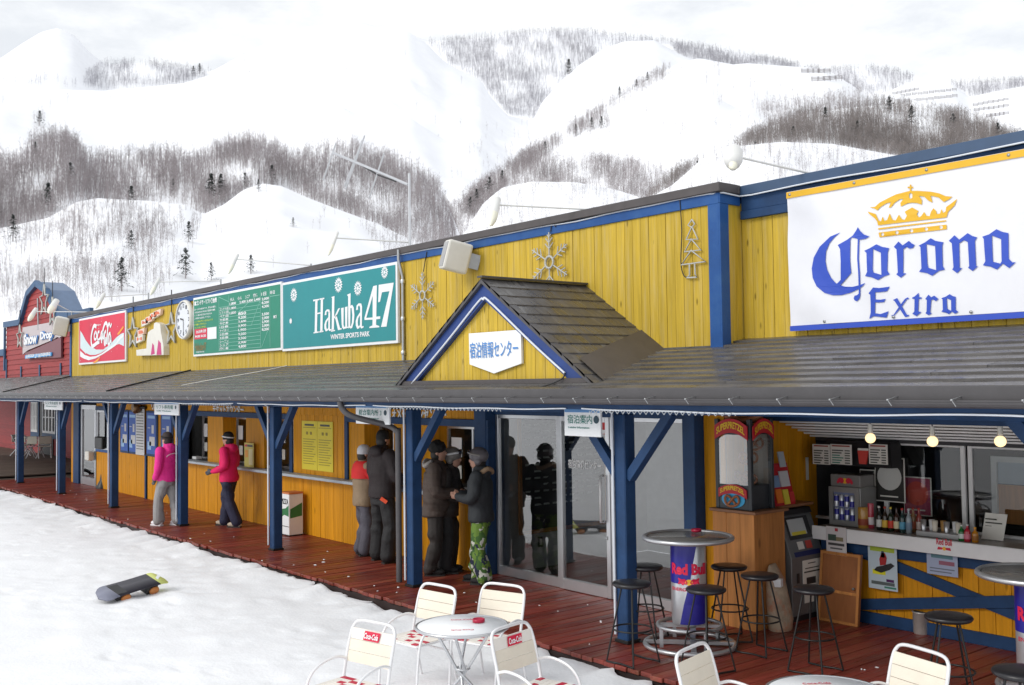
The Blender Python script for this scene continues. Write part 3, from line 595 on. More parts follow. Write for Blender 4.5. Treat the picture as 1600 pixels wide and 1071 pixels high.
b = MB(); b.cbox(-10.98, -10.73, YW-.06, YW+.14, 0, 2.3, .006); part(b, 'door_post', BLUD)
b = MB(); b.cbox(-7.35, -7.18, YW-.02, 8.45, 0, 2.3, .006); part(b, 'door_post', BLUD)
b = MB(); b.cbox(-10.73, -7.35, YW+.06, 8.48, 2.1, 2.32, .004); part(b, 'door_header', BLUD)
planks(-7.18, -6.9, 0, 2.6, 8.42, ORA, wd=.14)
# serving bays: recessed windows between boarded piers
def bay(x0, x1, zt, wins):
    d = .32
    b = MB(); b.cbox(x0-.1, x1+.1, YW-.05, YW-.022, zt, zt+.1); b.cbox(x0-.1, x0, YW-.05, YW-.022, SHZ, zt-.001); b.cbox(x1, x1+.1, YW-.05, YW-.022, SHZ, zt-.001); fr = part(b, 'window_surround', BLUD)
    part(MB().box(x0, x1, YW-.02, YW+d, zt+.0, zt+.05), 'bay_ceiling', ORA); part(MB().box(x0, x1, YW+.0, YW+d+.02, SHZ-.06, SHZ-.003), 'bay_sill', DARK)
    e = [x0]+[w for q in wins for w in q]+[x1]
    for i in range(0, len(e), 2):
        if e[i+1]-e[i] > .03:
            b = MB(); b.box(e[i], e[i+1], YW-.018, YW+d, SHZ, zt-.003); part(b, 'pier', ORA)
    for a, c in wins:
        y = YW+d-.05; m = MB(); t = .035
        for xa in (a, (a+c)/2-.02, c-t): m.box(xa, xa+t, y-.02, y+.02, SHZ+.002, zt-.005)
        m.box(a+t, c-t, y-.018, y+.018, SHZ+.002, SHZ+.04); m.box(a+t, c-t, y-.018, y+.018, zt-.05, zt-.005)
        wn = part(m, 'window', ALU)
        q = MB(); q.add([(a, y, SHZ), (c, y, SHZ), (c, y, zt), (a, y, zt)], [(0, 1, 2, 3)]); part(q, 'pane', GLA, wn)
        k = MB(); k.box(c-.32*(c-a), c-.06, y+.12, y+.13, SHZ+.1, zt-.02); part(k, 'blind', WHT, wn)
        for u, v, w2, h2 in ((.08, .45, .2, .3), (.6, .2, .16, .22), (.12, .12, .15, .2)):
            k = MB(); k.box(a+u*(c-a), a+(u+w2)*(c-a), y-.012, y-.008, SHZ+.05+v*(zt-SHZ), SHZ+.05+(v+h2)*(zt-SHZ)); part(k, 'paper_notice', (WHT, OFFW, CREAM)[int(u*10) % 3], wn)
        k = MB(); k.box(a+.05, a+.05+.22*(c-a), YW+.02, YW+.14, SHZ+.005, SHZ+.06); part(k, 'cash_tray', WHT, wn)
bay(xT0, xT1, 1.93, [(xT0+.02, X8(326)), (X8(350), X8(386)), (X8(414), xT1-.02)])
bay(xI0, xI1, 1.93, [(X8(571), X8(617)), (X8(676), xI1-.02)])
part(MB().cbox(xT0-.2, xI1-.05, YW-.22, YW+.02, SHZ-.05, SHZ-.004, .006), 'shelf', SHELF)
# rooms behind the glass
b = MB()
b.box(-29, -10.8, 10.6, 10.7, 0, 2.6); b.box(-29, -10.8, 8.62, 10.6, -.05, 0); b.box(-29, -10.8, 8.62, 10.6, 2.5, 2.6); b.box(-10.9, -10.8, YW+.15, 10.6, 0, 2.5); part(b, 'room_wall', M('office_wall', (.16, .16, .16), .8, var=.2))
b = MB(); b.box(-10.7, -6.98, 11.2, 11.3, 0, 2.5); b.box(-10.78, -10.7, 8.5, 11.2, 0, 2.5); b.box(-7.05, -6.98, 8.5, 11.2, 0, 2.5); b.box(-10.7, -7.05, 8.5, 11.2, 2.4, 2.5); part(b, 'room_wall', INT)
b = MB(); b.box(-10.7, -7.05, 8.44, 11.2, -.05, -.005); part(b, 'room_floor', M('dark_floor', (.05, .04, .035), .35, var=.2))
for i, x in enumerate((-27.5, -24, -21.5, -19.2, -17, -15, -13.3, -12)):
    b = MB(); h = (1.5, 1.2, 1.8, 1.4, 1.7, 1.25, 1.6, 1.9)[i]; b.cbox(x, x+.7, 10.1, 10.55, 0, h, .01)
    part(b, 'cabinet', (OFFW, M('cabinet_grey', (.2, .22, .23), .5), WHT, DARK)[i % 4])
# glass doors at the right
def glazed(x0, x1, z0, z1, Y, fw=.05, bot=.12, name='glass_panel', gm=GLD, mid=None):
    m = MB(); m.cbox(x0, x0+fw, Y-.03, Y+.03, z0, z1); m.cbox(x1-fw, x1, Y-.03, Y+.03, z0, z1); m.cbox(x0+fw, x1-fw, Y-.028, Y+.028, z0, z0+bot); m.cbox(x0+fw, x1-fw, Y-.028, Y+.028, z1-fw, z1)
    o = part(m, name, ALU); q = MB(); q.add([(x0+fw, Y, z0+bot), (x1-fw, Y, z0+bot), (x1-fw, Y, z1-fw), (x0+fw, Y, z1-fw)], [(0, 1, 2, 3)]); part(q, 'pane', gm, o); return o
YD = 8.4
glazed(-10.72, -9.46, .004, 2.1, YD); dr = glazed(-9.455, -8.56, .004, 2.1, YD-.02, .065, .13, 'door'); glazed(-8.5, -7.36, .004, 2.1, YD)
part(MB().cbox(-8.555, -8.505, YD-.04, YD+.03, .004, 2.1), 'door_jamb', ALU)
part(MB().tube([(-8.66, YD-.05, 1.42), (-8.66, YD-.1, 1.42), (-8.66, YD-.1, .88), (-8.66, YD-.05, .88)], .016, 8), 'handle', M('handle_steel', (.7, .7, .7), .4, metal=.3, var=.03), dr)
part(MB().cbox(-8.63, -8.6, YD-.06, YD-.045, .68, .72), 'lock', STEEL, dr)
WL = flatmat('white_vinyl', 235, 235, 235)
tx = MB(); wall_text('宿泊情報センター', -9.3, -8.72, 1.47, 1.58, YD-.024, WL, mb=tx); part(tx, 'lettering', WL, dr)
tx = MB(); tx.box(-8.85, -8.63, YD-.03, YD-.024, 1.9, 2.05); part(tx, 'sticker', flatmat('red_sticker', 200, 40, 45), dr)
tx = MB(); tx.box(-8.84, -8.64, YD-.034, YD-.031, 1.905, 1.95); part(tx, 'sticker', WL, dr)
# left glass door and window
glazed(xDoorL+.02, X8(150), .004, 2.1, YW+.02, .12, .2, 'door', GLA)
glazed(X8(152)+.03, X8(170), .98, 1.98, YW, .06, .05, 'window', GLA)
part(MB().cbox(X8(152), X8(172), YW-.05, YW-.022, .92, .98), 'trim_board', BLU)
# ================================================================ deck, red house, walls of the bar recess
deck = empty('deck', (-18, 7.4, 0)); deck['kind'] = 'structure'
dm = {}
def deck_plank(x0, x1, y0, y1, z, mat, par, h=.04):
    k = (mat.name, round(y1-y0, 2))
    if k not in dm: m = MB(); m.cbox(-.07, .07, 0, y1-y0, -h, 0, .005); dm[k] = m.mesh('plank', mat)
    o = inst('plank', dm[k], None, ((x0+x1)/2, y0+random.uniform(-.02, .02), z+random.uniform(-.003, .003)), (0, 0, random.uniform(-.002, .002)), ((x1-x0-.008)/.14, 1, 1)); return child(o, par)
part(MB().box(-6.96, -2.2, 8.3, 10.3, -.3, -.05), 'deck_core', DARK, deck)
x = -31.4; 
while x < -2.4:
    w_ = .145; y1 = 8.55 if x < -11 else (8.44 if x < -6.95 else 10.0); deck_plank(x, x+w_, 6.47, y1, 0, RED, deck); x += w_
part(MB().box(-31.4, -2.2, 6.53, 8.26, -.35, -.045), 'deck_core', DARK, deck); 
part(MB().cbox(-31.4, -2.2, 6.49, 6.52, -.3, -.045, .004), 'deck_fascia', M('dark_fascia', (.035, .02, .018), .8, var=.2), deck)
low = empty('lower_deck', (-38, 9, -.2)); low['kind'] = 'structure'
x = -62
while x < -31.45:
    w_ = .16; deck_plank(x, x+w_, 6.6 if x > -34 else 7.4, 12.2, -.2 if x > -34.5 else -.12, BRD, low); x += w_
part(MB().box(-62, -31.45, 7.5, 12.2, -.6, -.26), 'deck_core', DARK, low)
part(MB().ell((-34.3, 7.0, -.25), 1.6, .5, .22, 24, 10), 'snow_bank', SNOW, low)
# snow crumbs trodden onto the deck (too small to pick apart)
m = MB(); r_ = random.Random(5)
for i in range(60):
    c = r_.choice([(-13.5, 7.), (-11.8, 6.9), (-16, 6.8), (-20, 7.), (-25, 7.2), (-9, 7.6), (-6, 6.9), (-5.2, 8.2), (-28, 7.2), (-10, 7.)]); x, y = c[0]+r_.gauss(0, 1.0), c[1]+r_.gauss(0, .35)
    if not 6.5 < y < 8.2 or abs(y-7.1) < .12 and 0: continue
    sx, sy = r_.uniform(.006, .024), r_.uniform(.006, .02)
    if r_.random() < .12: sx *= 2.2; sy *= 1.6
    m.ell((x, y, .002), sx, sy, r_.uniform(.003, .007), 7, 4)
tag(m.build('snow_crumbs', SNOW), 'crumbs of trodden snow scattered on the red deck', 'snow', kind='stuff')

# ---- red gambrel house at the far left
RY = 8.75
barn = empty('red_barn_house', (-33, RY, 0), 0, 'red clapboard house with blue gambrel gable at the far left', 'building')
gl = [PY(*p, RY) for p in ((11, 508), (35, 504), (47, 460), (61, 443), (78, 456), (92, 490), (112, 494))]
gx = [p.x for p in gl]; gz = [p.z for p in gl]; bx0, bx1 = gx[0], -29.35
def top(x): return float(np.interp(x, gx, gz))
z = 2.7; hb = .17
while z < max(gz):
    # each course of siding spans where the gable is higher than it
    xs_ = [x for x in np.linspace(bx0, bx1+.0, 160) if top(min(x, gx[-1])) > z+hb*.6]
    if len(xs_) > 3:
        xa, xb = min(xs_), max(xs_)
        m = MB(); m.add([(xa, RY-.03, z), (xb, RY-.03, z), (xb, RY-.004, z+hb+.02), (xa, RY-.004, z+hb+.02), (xa, RY, z), (xb, RY, z)], [(0, 1, 2, 3), (0, 4, 5, 1)]); part(m, 'clapboard', BARN, barn)
    z += hb
zz = 2.7
while zz < 3.75: 
    m = MB(); m.add([(-60, RY-.03, zz), (bx0, RY-.03, zz), (bx0, RY-.004, zz+.19), (-60, RY-.004, zz+.19), (-60, RY, zz), (bx0, RY, zz)], [(0, 1, 2, 3), (0, 4, 5, 1)]); part(m, 'clapboard', BARN, barn); zz += .17
part(MB().prism([(bx0+.02, RY+.02, 2.3)]+[(x, RY+.02, z_-.02) for x, z_ in zip(gx, gz)]+[(bx1, RY+.02, gz[-1]-.02), (bx1, RY+.02, 2.3)], (0, .1, 0)), 'gable_core', DARK, barn)
BTR = M('barn_trim_blue', (.035, .095, .20), .55, var=.15)
for i in range(6):
    a, c = Vector((gx[i], RY-.07, gz[i])), Vector((gx[i+1], RY-.07, gz[i+1])); part(MB().bar(a, c, .12, .19, (0, 0, 1)), 'barge_board', BTR, barn)
    if i in (3, 4): part(MB().prism([a, c, c+Vector((0, .8, 0)), a+Vector((0, .8, 0))], (0, 0, .05)), 'roof_slope', M('barn_roof_blue', (.13, .19, .30), .5, var=.1), barn)
part(MB().bar((gx[-1], RY-.07, gz[-1]), (bx1+.3, RY-.07, gz[-1]), .1, .2), 'barge_board', BTR, barn)
part(MB().cbox(-60, bx0-.06, RY-.1, RY+.02, 3.72, 3.95), 'eave_board', BTR, barn); part(MB().box(-60, bx0-.1, RY+.03, 12.2, 3.85, 4.05), 'snowy_roof', SNOW, barn)
part(MB().cbox(bx0-.1, bx0+.02, RY-.09, RY-.032, 3.2, gz[0]-.1), 'corner_board', BTR, barn)
for px_ in (12, 35, 64, 97):
    xx = PY(px_, 560, RY).x; part(MB().cbox(xx-.06, xx+.06, RY-.055, RY-.031, 2.7, min(top(xx)-.15, 3.6 if px_ < 30 else 3.3)), 'batten', BTR, barn)
part(MB().tube([(PY(64, 452, RY).x, RY-.09, 5.4), (PY(65, 505, RY).x, RY-.09, 4.4)], .03, 6), 'conduit', STEEL, barn)
# ground floor of the red house, set back behind the porch
GY = 11.6
zz = -.25
while zz < 2.35:
    m = MB(); m.add([(-70, GY-.03, zz), (-29.4, GY-.03, zz), (-29.4, GY-.004, zz+.19), (-70, GY-.004, zz+.19), (-70, GY, zz), (-29.4, GY, zz)], [(0, 1, 2, 3), (0, 4, 5, 1)]); part(m, 'clapboard', BARN, barn); zz += .17
part(MB().box(-70, -29.4, GY, GY+.1, -.3, 2.6), 'wall_core', DARK, barn)
part(MB().box(-52, -29.4, RY+.2, GY+.1, 2.5, 2.6), 'porch_ceiling', DARK, barn)
for px0, px1 in ((50, 60), (68, 88)):
    x0, x1 = PY(px0, 660, GY-.05).x, PY(px1, 660, GY-.05).x; z0, z1 = .75, 2.05
    m = MB(); m.cbox(x0-.15, x1+.15, GY-.075, GY-.035, z0-.2, z1+.12); wn = part(m, 'window', BTR, barn)
    n = 4
    for i in range(n):
        a = x0+(x1-x0)*i/n; c = x0+(x1-x0)*(i+1)/n
        part(MB().box(a+.1, c-.1, GY-.086, GY-.08, z0+.1, z1-.1), 'pane', DARK, wn); f = MB()
        for q in ((a, a+.09, z0, z1), (c-.09, c, z0, z1), (a+.09, c-.09, z0, z0+.1), (a+.09, c-.09, z1-.1, z1), (a+.09, c-.09, (z0+z1)/2-.02, (z0+z1)/2+.02)): f.box(q[0], q[1], GY-.1, GY-.077, q[2], q[3])
        part(f, 'window_frame', WHT, wn)
m = MB(); m.box(-45.5, -43.6, GY-.06, GY-.035, -.2, 2.0); part(m, 'doorway', BLK, barn)

# ---- bar recess under the banner
SX, CY, WY = -6.9, 9.5, 9.95      # side wall x, counter front y, window wall y
planks(8.44, 10.0, 0, 2.6, SX-.02, ORA, wd=.13, axis='y')
part(MB().box(SX-.08, SX-.021, 8.44, 12.4, -.1, 2.6), 'wall_core', DARK)
part(MB().box(SX, -1.5, 8.64, 12.5, 2.42, 2.5), 'bar_ceiling', M('bar_ceiling', (.35, .3, .22), .7, var=.1))
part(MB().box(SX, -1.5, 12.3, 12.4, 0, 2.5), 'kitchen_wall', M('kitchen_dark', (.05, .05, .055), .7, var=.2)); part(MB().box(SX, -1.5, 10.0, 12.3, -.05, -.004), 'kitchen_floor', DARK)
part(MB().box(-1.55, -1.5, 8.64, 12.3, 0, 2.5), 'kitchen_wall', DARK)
part(MB().cbox(SX+.02, -1.5, 9.02, 9.12, 2.07, 2.2, .005), 'cross_beam', BLUD)
part(MB().bar((-4.1, 9.06, 2.12), (-3.5, 9.06, 1.5), .1, .1, (0, 1, 0)), 'brace', BLUD)
# white boarded soffit over the servery
for i in range(6): part(MB().cbox(SX+.02, -1.5, 9.3+i*.11, 9.3+i*.11+.106, 2.04-i*.035, 2.06-i*.035, .003), 'soffit_board', WHT)
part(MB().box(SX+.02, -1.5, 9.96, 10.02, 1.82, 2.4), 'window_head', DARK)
# bunting of small coloured flags above the cross beam
for i in range(30):
    c = ((200, 60, 40), (230, 180, 60), (235, 225, 200), (60, 150, 90), (215, 120, 40), (120, 180, 220))[random.choice([0, 0, 1, 1, 2, 3, 4, 4, 5])]
    x = -6.3+i*.14; part(MB().add([(x, 9.0, 2.27), (x+.12, 9.0, 2.27), (x+.06, 9.0, 2.205)], [(0, 1, 2)]), 'bunting_flag', flatmat('flag_%d_%d_%d' % c, *c))

# ---- bar counter
bar = empty('bar_counter', (-4.5, CY, 0), 0, 'orange boarded bar counter with white edge and crossed blue battens', 'counter')
xl = -6.5
n = 32; w_ = 4.9/n
for i in range(n): plank(xl+i*w_, xl+(i+1)*w_, .0, .8, CY+.02, ORA, bar)
part(MB().box(xl, -1.6, CY+.02, CY+.06, 0, .8), 'counter_core', DARK, bar); part(MB().box(xl, xl+.03, CY+.06, WY, 0, .8), 'counter_end', ORA, bar)
part(MB().cbox(xl, -1.6, CY-.035, CY-.004, .0, .12), 'base_board', BLUD, bar); part(MB().cbox(xl, -1.6, CY-.035, CY-.004, .7, .8), 'top_batten', BLUD, bar)
def dbat(p, q, wd, o): part(MB().prism([(p[0], CY-.03-o, p[1]-wd/2), (q[0], CY-.03-o, q[1]-wd/2), (q[0], CY-.03-o, q[1]+wd/2), (p[0], CY-.03-o, p[1]+wd/2)], (0, .022, 0)), 'diagonal_batten', BLUD, bar)
P1, P2 = PY(1335, 858, CY), PY(1560, 930, CY); dbat((P1.x, P1.z), (P2.x+1.4, P2.z-.45), .11, 0)
P1, P2 = PY(1335, 944, CY), PY(1600, 935, CY); dbat((P1.x, P1.z), (P2.x+1.4, P2.z+.22), .11, .024)
part(MB().cbox(xl-.04, -1.6, CY-.14, CY-.115, .815, .955, .004), 'counter_edge', WHT, bar)
part(MB().cbox(xl-.04, -1.6, CY-.114, WY+.1, .905, .945, .004), 'counter_top', M('grey_counter', (.30, .28, .25), .25, var=.1), bar)
RBR = flatmat('logo_red', 205, 30, 60); RBY = flatmat('logo_yellow', 240, 180, 40); RBB = flatmat('can_blue', 38, 36, 140, .3)
m = MB(); pa, pb = PY(1463, 846, CY-.144), PY(1487, 848, CY-.144); wall_text('Red Bull', pa.x, pb.x, pa.z-.03, pa.z+.03, CY-.145, RBR, mb=m); part(m, 'lettering', RBR, bar)
m = MB(); m.lathe([(0.001, 0), (.018, 0)], ((pa.x+pb.x)/2, CY-.145, pa.z-.062), 16, ((1, 0, 0), (0, 0, 1), (0, -1, 0))); part(m, 'lettering', RBY, bar)
for s_ in (-1, 1): m = MB(); c = Vector(((pa.x+pb.x)/2, CY-.146, pa.z-.065)); m.flat([c+Vector((s_*.012, 0, .012)), c+Vector((s_*.06, 0, .016)), c+Vector((s_*.07, 0, -.012)), c+Vector((s_*.02, 0, -.008))]); part(m, 'lettering', RBR, bar)
# servery windows
for x0, x1 in ((-6.05, -5.15), (-5.12, -4.1)):
    y = WY+.03; m = MB(); m.cbox(x0, x0+.045, y-.02, y+.02, .95, 1.83); m.cbox(x1-.045, x1, y-.02, y+.02, .95, 1.83); m.cbox(x0+.04, x1-.04, y-.015, y+.015, 1.8, 1.829); wn = part(m, 'window', WHT); part(MB().add([(x0, y, .95), (x1, y, .95), (x1, y, 1.83), (x0, y, 1.83)], [(0, 1, 2, 3)]), 'pane', GLA, wn)
m = MB(); m.cbox(-6.9, -1.6, WY+.0, WY+.06, .946, .975); part(m, 'window_track', WHT)
m = MB(); y = 10.9
for q in ((-5.35, -5.29, 1.0, 1.66), (-4.75, -4.69, 1.0, 1.66), (-5.29, -4.75, 1.6, 1.66)): m.box(q[0], q[1], y, y+.03, q[2], q[3])
part(m, 'inner_frame', WHT); part(MB().box(-5.29, -4.75, y+.03, y+.05, .95, 1.36), 'inner_panel', WOOD)
part(MB().box(-5.29, -4.75, y+.035, y+.05, 1.37, 1.6), 'inner_panel', flatmat('pale_blue_panel', 170, 185, 200))
# ================================================================ signs, lettering, lamps and fittings
WS = flatmat('sign_white', 232, 234, 236); GRN = flatmat('sign_teal_green', 22, 130, 105); TEA = flatmat('sign_teal', 22, 135, 140); CRED = flatmat('sign_red', 214, 34, 70); CORB = flatmat('banner_blue', 42, 78, 190); CORY = flatmat('banner_gold', 226, 176, 30); SBL = flatmat('sign_blue', 70, 140, 205); BAN = M('banner_cloth', (.80, .81, .86), .55, var=.03)
def thing(name, label, cat, loc, group=None): return empty(name, loc, 0, label, cat, group)
# ---- banner
ban = thing('banner', 'large white beer banner with gold crown and blue blackletter lettering', 'banner', (-4.6, YB-.12, 3))
bx0_, bx1_, bz0, bz1 = -6.14, -1.9, 2.985, 4.37; gy = YB-.105
xs = np.linspace(bx0_, bx1_, 90); zs = np.linspace(bz0+.052, bz1, 34); XX, ZZ = np.meshgrid(xs, zs)
wr = sines(31, 10, 1.5, 7); wq = (XX-bx0_)/1.2
fold = .010*np.exp(-wq**2*1.1)*np.sin(9*(XX-bx0_)+7*(ZZ-bz0))+.006*np.exp(-((XX-bx0_)/2.4)**2)*np.sin(5*(XX-bx0_)+11*(ZZ-bz0)+1)+.002*wr(XX, ZZ)
fold *= np.clip((bz1-ZZ)/.25, 0, 1)*.75
def cloth_y(x, z):
    i = int(np.clip(np.searchsorted(zs, z)-1, 0, len(zs)-2)); j = int(np.clip(np.searchsorted(xs, x)-1, 0, len(xs)-2)); return gy+fold[i:i+2, j:j+2].mean()
def clothpart(o): child(o, ban); return o
o = grid_obj('cloth', np.stack([XX, gy+fold, ZZ], -1), BAN); clothpart(o)
part(MB().box(bx0_, bx1_, gy-.004, gy+.004, bz0, bz0+.05), 'hem_stripe', CORB, ban)
part(MB().box(bx0_+.0, bx1_, gy-.012, gy-.009, bz1-.065, bz1-.005), 'top_stripe', CORY, ban)
for k in range(12):
    x = bx0_+.04+k*.36; part(MB().lathe([(.001, 0), (.014, 0), (.014, .004), (.001, .005)], (x, gy-.012, bz0+.075 if k % 2 else bz1-.03), 10, ((1, 0, 0), (0, 0, 1), (0, -1, 0))), 'grommet', STEEL, ban)
def drape(loops, mat, name, T, off=.009):
    """print that follows the folds of the cloth"""
    m = MB(); m.flat(*[T(l) for l in loops]); import bmesh
    me = m.mesh(name, mat); bm = bmesh.new(); bm.from_mesh(me)
    for _ in range(3):
        eg = [e for e in bm.edges if e.calc_length() > .14]
        if not eg: break
        bmesh.ops.subdivide_edges(bm, edges=eg, cuts=1); bmesh.ops.triangulate(bm, faces=bm.faces)
    for v in bm.verts: v.co.y = cloth_y(v.co.x, v.co.z)-off
    bm.to_mesh(me); bm.free(); o = bpy.data.objects.new(name, me); COL.objects.link(o); return clothpart(o)
sc1 = 200/1071; T1 = tracer(1230, 330, sc1, gy-.01); T2 = tracer(1400, 330, sc1, gy-.01); T3 = tracer(1320, 270, .125, gy-.01)
cres = [(445,178),(360,215),(270,300),(220,390),(203,480),(212,560),(245,630),(310,685),(380,705),(450,703),(530,682),(600,650),(632,628),(655,602),(600,622),(540,635),(480,633),(440,622),(400,602),(360,555),(330,490),(318,420),(325,340),(355,270),(400,215)]
G1 = [[cres], [[(425,285),(500,240),(545,205),(575,160),(587,135),(605,165),(640,198),(685,212),(650,232),(605,240),(560,225),(535,222),(527,240),(530,420),(538,520),(437,625),(412,607),(445,575),(450,420),(445,320)]],
 [[(587,235),(600,235),(602,400),(612,520),(610,690),(603,730),(580,755),(560,748),(552,730),(560,708),(580,704),(596,690),(598,520),(588,400)]],
 [[(643,333),(690,310),(742,278),(790,300),(850,310),(838,345),(838,500),(858,530),(810,548),(762,578),(710,555),(655,545),(672,510),(662,350)],[(715,318),(780,348),(790,535),(725,515),(718,490)]],
 [[(890,300),(930,255),(965,288),(1020,250),(1040,270),(1068,285),(1050,310),(1020,315),(1000,300),(970,320),(970,520),(995,522),(950,558),(912,530),(925,515),(912,320)]],
 [[(680,690),(720,640),(770,645),(860,633),(835,672),(770,680),(738,680),(737,740),(780,742),(825,735),(810,762),(770,765),(735,765),(733,855),(780,862),(848,838),(830,892),(770,885),(720,880),(685,903),(697,850),(695,700)]],
 [[(885,745),(920,728),(1000,868),(1022,870),(1010,882),(985,888),(900,755)]], [[(868,872),(885,885),(950,810),(1000,740),(1020,735),(1010,722),(985,735),(935,800),(890,868)]]]
G2 = [[[(190,290),(240,265),(292,228),(330,250),(398,262),(388,290),(390,460),(408,490),(360,500),(302,542),(260,520),(192,508),(212,480),(205,300)],[(255,278),(328,292),(335,495),(270,475),(262,440)]],
 [[(443,250),(490,203),(530,240),(600,185),(640,210),(680,220),(662,250),(670,460),(685,462),(640,502),(602,475),(612,460),(602,260),(570,245),(530,270),(532,475),(553,478),(510,520),(470,490),(480,470),(468,270)]],
 [[(722,215),(780,195),(840,152),(890,175),(940,185),(945,400),(975,430),(1003,428),(948,478),(895,440),(845,490),(790,465),(728,455),(748,420),(735,235)],[(803,205),(880,235),(885,420),(875,440),(812,425)]],
 [[(155,715),(190,685),(193,722),(215,722),(212,735),(190,735),(185,840),(210,845),(170,880),(135,860),(152,840),(155,735),(135,735),(138,722)]],
 [[(245,735),(272,700),(295,722),(320,708),(355,735),(335,755),(312,740),(295,745),(285,850),(300,855),(270,872),(245,855),(255,840),(258,745)]],
 [[(380,730),(420,715),(450,695),(475,712),(500,718),(500,825),(522,845),(495,860),(468,842),(442,862),(415,850),(380,843),(392,825),(390,740)],[(425,730),(462,745),(462,835),(430,820)]]]
for g in G1: drape(g, CORB, 'letter', T1)
for g in G2: drape(g, CORB, 'letter', T2)
circ = lambda x, y, r, n=10: [(x+r*cos(2*pi*k/n), y+r*sin(2*pi*k/n)) for k in range(n)]
drape([[(310,432),(380,430),(440,375),(560,310),(640,272),(780,235),(820,228),(910,228),(1070,238),(1180,260),(1260,295),(1345,300),(1300,335),(1235,368),(1170,310),(1070,288),(1095,375),(1040,350),(990,300),(925,290),(960,340),(960,400),(900,380),(840,375),(780,385),(700,425),(695,380),(730,330),(690,330),(620,380),(580,435),(550,440),(580,370),(520,385),(450,430),(410,475),(375,450)], [(800,270),(820,252),(842,270),(842,310),(820,330),(800,310)]], CORY, 'crown', T3)
drape([[(285,487),(330,500),(390,520),(425,600),(455,610),(475,550),(500,605),(535,590),(565,510),(600,590),(640,600),(680,525),(715,580),(750,595),(780,540),(750,490),(840,435),(920,480),(900,520),(925,560),(955,545),(990,490),(1020,540),(1060,545),(1075,490),(1105,445),(1140,480),(1150,520),(1190,510),(1205,455),(1230,505),(1260,480),(1265,430),(1330,385),(1405,325),(1370,410),(1290,490),(1270,560),(415,660),(405,610),(375,570),(310,520)]], CORY, 'crown', T3)
drape([[(415,695),(1268,595),(1268,610),(415,714)]], CORY, 'crown', T3)
drape([[(418,750),(1272,650),(1275,708),(430,808)]]+[circ(x, y, 22) for x, y in ((470,772),(655,750),(838,728),(1022,706),(1205,684))], CORY, 'crown', T3)
drape([[(808,150),(828,150),(828,176),(850,176),(850,194),(828,194),(828,228),(808,228),(808,194),(782,194),(782,176),(808,176)]], CORY, 'crown', T3)

# ---- boards on the yellow wall
SY = 8.2
def signbox(x0, x1, z0, z1, root, face, fr=.045, Y=SY, d=.06):
    m = MB(); m.cbox(x0, x1, Y-.012, Y+d-.022, z0, z1, .005); part(m, 'frame', WS, root); m = MB(); m.box(x0+fr, x1-fr, Y-.018, Y-.013, z0+fr, z1-fr); part(m, 'panel', face, root); return Y-.022
hk = thing('sign_board', 'teal ski resort sign with white serif lettering and white snowflakes', 'sign', (-14.6, SY, 3.7))
fy = signbox(-16.55, -12.8, 3.125, 4.335, hk, TEA)
T = tracer(440, 400, 200/1339, fy)
def glyph(root, mat, T, *polys):
    m = MB()
    for p in polys: m.flat(*[T(l) for l in p])
    return part(m, 'letter', mat, root)
A_ = [[[(490,590),(508,586),(506,768),(522,764),(522,778),(500,788),(488,770)]], [[(450,622),(456,580),(475,560),(500,562),(508,590),(490,597),(480,578),(469,590),(470,618)]], [[(490,640),(460,680),(447,720),(448,760),(462,792),(480,785),(490,765)], [(488,668),(472,695),(467,730),(470,760),(478,768),(488,755)]]]
A2 = [[[(775+(x-447)*1.1, 497+(y-560)*1.16) for x, y in l] for l in p] for p in A_]
glyph(hk, WS, T, [[(352,468),(376,463),(370,797),(346,802)]], [[(330,460),(392,450),(392,464),(331,478)]], [[(334,800),(388,790),(388,804),(335,813)]], [[(410,452),(434,447),(428,787),(404,792)]], [[(396,447),(447,438),(447,453),(397,463)]], [[(394,790),(438,782),(438,796),(394,803)]], [[(370,598),(412,590),(412,604),(370,612)]])
glyph(hk, WS, T, *A_); glyph(hk, WS, T, *A2)
glyph(hk, WS, T, [[(520,432),(553,420),(548,772),(524,778),(528,445)]], [[(516,782),(560,774),(560,787),(516,795)]], [[(548,645),(592,552),(612,546),(560,660)]], [[(556,632),(574,618),(612,758),(628,756),(628,770),(590,778)]])
glyph(hk, WS, T, [[(622,548),(650,541),(648,720),(655,745),(668,738),(668,757),(650,770),(634,752),(628,715)]], [[(662,537),(690,530),(686,742),(700,740),(700,752),(666,762)]])
glyph(hk, WS, T, [[(684,408),(722,390),(718,750),(698,760),(696,425)]], [[(718,525),(738,512),(755,540),(762,620),(755,700),(738,755),(716,762)], [(718,550),(732,545),(740,620),(735,700),(726,735),(718,735)]])
glyph(hk, WS, T, [[(958,318),(997,308),(991,637),(1032,632),(1032,660),(990,664),(988,722),(1022,735),(1022,748),(918,757),(918,744),(950,728),(952,668),(868,672),(866,650)], [(953,420),(952,645),(886,650)]])
glyph(hk, WS, T, [[(1016,304),(1172,280),(1170,300),(1098,740),(1040,745),(1042,735),(1128,370),(1050,382),(1030,480),(1010,487)]])
pa, pb = T([(512, 872), (922, 800)]); m = MB(); z0 = T([(512, 876)])[0].z; z1 = T([(512, 824)])[0].z; wall_text('WINTER SPORTS PARK', pa.x, pb.x, z0, z1, fy, WS, mb=m, bold=.03); part(m, 'lettering', WS, hk)
